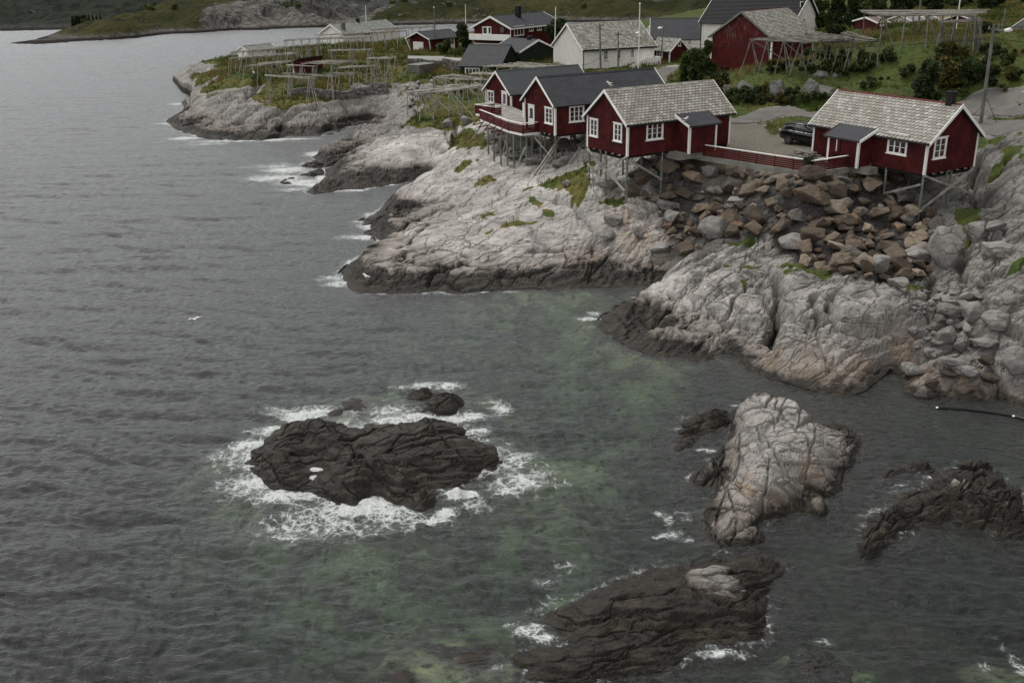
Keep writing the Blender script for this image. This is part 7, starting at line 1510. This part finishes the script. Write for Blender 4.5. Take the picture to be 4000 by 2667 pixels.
for s in (-1, 1):
    MB().beam((1.3, s * .83, 1.5), (2.3, s * .78, 1.02), .06, .05).build('windscreen_pillar', M_CARP, car); MB().tube([(1.85, s * .88, 1.08), (1.85, s * 1.05, 1.12)], [.06, .1], 8).build('mirror', M_CARP, car); MB().box(-.9, -.72, s * .8 - .08, s * .8 + .08, .92, 1.05).build('tail_light', M_LAMP, car)
    for x in (0, 2.65):
        w = MB(); w.tube([(x, s * .70, .33), (x, s * .72, .33), (x, s * .90, .33), (x, s * .915, .33)], [.3, .345, .345, .3], 22); wo = w.build('wheel', M_TYRE, car)
        w = MB(); w.tube([(x, s * .912, .33), (x, s * .925, .33)], [.06, .06], 10)
        for t in range(5):
            for e in (-.1, .1): a = t * 1.2566 + e; w.beam((x + .05 * math.cos(a), s * .918, .33 + .05 * math.sin(a)), (x + .225 * math.cos(a), s * .918, .33 + .225 * math.sin(a)), .012, .035, (0, 1, 0))
        k = 22
        for t in range(k): a0, a1 = t * 6.2832 / k, (t + 1) * 6.2832 / k; w.beam((x + .235 * math.cos(a0), s * .918, .33 + .235 * math.sin(a0)), (x + .235 * math.cos(a1), s * .918, .33 + .235 * math.sin(a1)), .012, .03, (0, 1, 0))
        w.build('rim', M_RIM, wo)
P = T(7, 330, 765); bt = empty('picnic_table', tuple(P), hD.yaw + math.pi, 'weathered grey picnic table just behind the red fence', 'table')
m = MB(); [m.box(-1.0, 1.0, -.4 + i * .16, -.26 + i * .16, .7, .75) for i in range(5)]; m.build('tabletop', M_GREYW, bt)
for y in (-.85, .6): MB().box(-1.0, 1.0, y, y + .13, .42, .46).box(-1.0, 1.0, y + .15, y + .28, .42, .46).build('seat', M_GREYW, bt)
for x in (-.7, .7):
    for s in (-1, 1): MB().beam((x, s * .75, 0), (x, s * .25, .7), .09, .04).build('leg', M_GREYW, bt)
    MB().beam((x, -.85, .4), (x, .85, .4), .04, .09).build('bearer', M_GREYW, bt)
M_FEATH = plain('white_feathers', (.78, .78, .76), .7); M_WING = plain('slate_black_wing', (.03, .03, .033), .7); M_BEAK = plain('yellow_beak', (.5, .3, .04), .5)
def gull(label, P, yaw, fly=False, sc=1.0):
    r = empty('gull', tuple(P), yaw, label, 'gull', 'gulls'); h = 0 if fly else .17 * sc
    m = MB(); pr = [(-.27, .015, .02), (-.2, .05, .0), (-.1, .085, -.01), (.02, .1, 0), (.1, .085, .03), (.15, .06, .08), (.19, .052, .125), (.24, .056, .15), (.285, .045, .15), (.305, .012, .145)]
    if fly: pr = [(a, b * .85, c * .15) for a, b, c in pr]
    m.tube([(a * sc, 0, h + (.1 + c) * sc) for a, b, c in pr], [b * sc for a, b, c in pr], 10); b = m.build('body', M_FEATH, r, smooth=True)
    MB().tube([(.29 * sc, 0, h + (.1 + pr[-1][2]) * sc), (.36 * sc, 0, h + (.09 + pr[-1][2]) * sc)], [.018 * sc, .005 * sc], 6).build('beak', M_BEAK, r)
    for s in (-1, 1):
        w = MB()
        if fly: w.add([(.1 * sc, s * .06 * sc, .12 * sc), (-.08 * sc, s * .06 * sc, .11 * sc), (-.06 * sc, s * .34 * sc, .24 * sc), (.14 * sc, s * .34 * sc, .26 * sc), (-.2 * sc, s * .68 * sc, .2 * sc), (.02 * sc, s * .5 * sc, .25 * sc)], [(0, 1, 2, 3), (3, 2, 5), (2, 4, 5)]); w.add([(v[0], v[1], v[2] - .012) for v in w.v], [tuple(reversed(f)) for f in w.f])
        else: w.tube([(.08 * sc, s * .085 * sc, h + .13 * sc), (-.05 * sc, s * .095 * sc, h + .13 * sc), (-.2 * sc, s * .05 * sc, h + .12 * sc), (-.34 * sc, s * .015 * sc, h + .11 * sc)], [.02 * sc, .05 * sc, .035 * sc, .008 * sc], 7)
        w.build('wing', M_FEATH if fly else M_WING, r, smooth=not fly)
        if not fly: MB().tube([(0, s * .035 * sc, h + .02 * sc), (.0, s * .035 * sc, 0), (.05 * sc, s * .035 * sc, .004)], .008 * sc, 5).build('leg', M_BEAK, r)
P = hC.to_world(-.05 + .35, 2.795, 4.98); gull('black-backed gull standing on the slate cabin ridge', P, 3.5, sc=1.25)
P = T('A', 228, 838); gull('gull standing on the dark rock point', P, 2.6, sc=1.2)
P = hC.to_local(GP(6, 1243, 540, hC.to_world(0, -1.2, 0), np.array([hC.sa, -hC.ca, 0]))); gull('gull resting on the dark porch roof', hC.to_world(P[0], -1.2, zt * 0 + hC.he - .45 + (.42 * (1 - 1.2 / 1.5)) - .02), .5, sc=1.1)
P = T(1, 2062, 905); gull('white gull perched on the rubble below the box shed', P, 0.5, sc=1.4)
P = T(1, 503, 772); gull('white gull in the grass on the headland', P, 2.0, sc=1.4)
P = G('G', 508, 490, 1.2); gull('white gull gliding low over the open sea', P, 2.2, True, .62)
hose = [G('E', x, y, .06) for x, y in ((1820, 222), (1900, 226), (2000, 232), (2100, 243), (2200, 258), (2280, 272), (2352, 292), (2450, 320))]; o = MB().tube([tuple(p - hose[0]) for p in hose], .09, 7).build('hose', M_BLACK); o.location = hose[0]; tag(o, 'black floating hose running to the right shore', 'hose')
for x, y, l in ((1820, 222, 'white float at the tip of the black hose'), (2288, 274, 'white float midway along the black hose')):
    p = G('E', x, y, .12); o = MB().tube([(-.07, 0, 0), (-.03, 0, 0), (.03, 0, 0), (.07, 0, 0)], [.02, .055, .055, .02], 9).build('float', M_TRIM); o.location = p; tag(o, l, 'float', 'floats on the hose')
o = MB().add([(-1500, 8, -14), (1500, 8, -14), (1500, 1600, -14), (-1500, 1600, -14)], [(0, 1, 2, 3)]).build('sea_bed', M_DARK, None); tag(o, 'dark sea bed under the deep water', kind='structure')
# ------------------------------------------------------------------ light and camera
def lights():
    w = bpy.data.worlds.new('World'); SC.world = w; w.use_nodes = True; nt = w.node_tree; nt.nodes.clear()
    out = nt.nodes.new('ShaderNodeOutputWorld'); bg = nt.nodes.new('ShaderNodeBackground'); sky = nt.nodes.new('ShaderNodeTexSky'); hs = nt.nodes.new('ShaderNodeHueSaturation')
    el, az = D2R(62), D2R(-35)                     # azimuth from +Y towards +X
    sky.sky_type = 'NISHITA'; sky.sun_disc = False; sky.sun_elevation = el; sky.sun_rotation = az; sky.air_density = 1.0; sky.dust_density = 3.0; sky.ozone_density = 1.0
    hs.inputs['Saturation'].default_value = .22
    nt.links.new(sky.outputs[0], hs.inputs['Color']); nt.links.new(hs.outputs[0], bg.inputs[0]); bg.inputs[1].default_value = .10
    # a layer of cloud covers most of that sky, brighter overhead
    N = nt.nodes.new; tc = N('ShaderNodeTexCoord'); sp = N('ShaderNodeSeparateXYZ'); nt.links.new(tc.outputs['Generated'], sp.inputs[0])
    mr = N('ShaderNodeMapRange'); mr.inputs[1].default_value = 0; mr.inputs[2].default_value = 1; mr.inputs[3].default_value = .62; mr.inputs[4].default_value = 1.5; nt.links.new(sp.outputs[2], mr.inputs[0])
    nz = N('ShaderNodeTexNoise'); nz.inputs['Scale'].default_value = 3.2; nz.inputs['Detail'].default_value = 6; nt.links.new(tc.outputs['Generated'], nz.inputs['Vector'])
    m2 = N('ShaderNodeMapRange'); m2.inputs[1].default_value = .3; m2.inputs[2].default_value = .7; m2.inputs[3].default_value = .78; m2.inputs[4].default_value = 1.22; nt.links.new(nz.outputs['Fac'], m2.inputs[0])
    mu = N('ShaderNodeMath'); mu.operation = 'MULTIPLY'; nt.links.new(mr.outputs[0], mu.inputs[0]); nt.links.new(m2.outputs[0], mu.inputs[1])
    # added: unseen dark cloud to the right, brighter sky opposite, to darken the water
    dt = N('ShaderNodeVectorMath'); dt.operation = 'DOT_PRODUCT'; nt.links.new(tc.outputs['Generated'], dt.inputs[0]); dt.inputs[1].default_value = (.85, .5, 0)
    m3 = N('ShaderNodeMapRange'); m3.inputs[1].default_value = -1; m3.inputs[2].default_value = 1; m3.inputs[3].default_value = 1.38; m3.inputs[4].default_value = .12; nt.links.new(dt.outputs['Value'], m3.inputs[0])
    mw_ = N('ShaderNodeMath'); mw_.operation = 'MULTIPLY'; nt.links.new(mu.outputs[0], mw_.inputs[0]); nt.links.new(m3.outputs[0], mw_.inputs[1]); mu = mw_
    b2 = N('ShaderNodeBackground'); b2.inputs[0].default_value = (.82, .815, .80, 1); nt.links.new(mu.outputs[0], b2.inputs[1])
    mx = N('ShaderNodeMixShader'); mx.inputs[0].default_value = .8; nt.links.new(bg.outputs[0], mx.inputs[1]); nt.links.new(b2.outputs[0], mx.inputs[2])
    nt.links.new(mx.outputs[0], out.inputs[0])
    l = bpy.data.lights.new('sun', 'SUN'); l.energy = 1.7; l.angle = D2R(18); l.color = (1, .965, .92)
    o = bpy.data.objects.new('sun', l); COL.objects.link(o)
    d = Vector((math.sin(az) * math.cos(el), math.cos(az) * math.cos(el), math.sin(el)))
    o.rotation_euler = (-d).to_track_quat('-Z', 'Y').to_euler(); o.location = (0, 0, 200)
lights()
cam = bpy.data.cameras.new('camera'); co = bpy.data.objects.new('camera', cam); COL.objects.link(co)
cam.sensor_width = 36; cam.lens = FPX / 4000 * 36; cam.clip_start = .5; cam.clip_end = 6000
mw = Matrix.Identity(4)
for i in range(3): mw[i][0] = CX[i]; mw[i][1] = CU[i]; mw[i][2] = -CF[i]; mw[i][3] = CAM[i]
co.matrix_world = mw
SC.camera = co
SC.view_settings.view_transform = 'Standard'; SC.view_settings.look = 'None'; SC.view_settings.exposure = .2; SC.view_settings.gamma = 1
SC.cycles.use_denoising = True
SC.cycles.max_bounces = 6; SC.cycles.transparent_max_bounces = 12
print('script', round(time.time() - T0, 1))
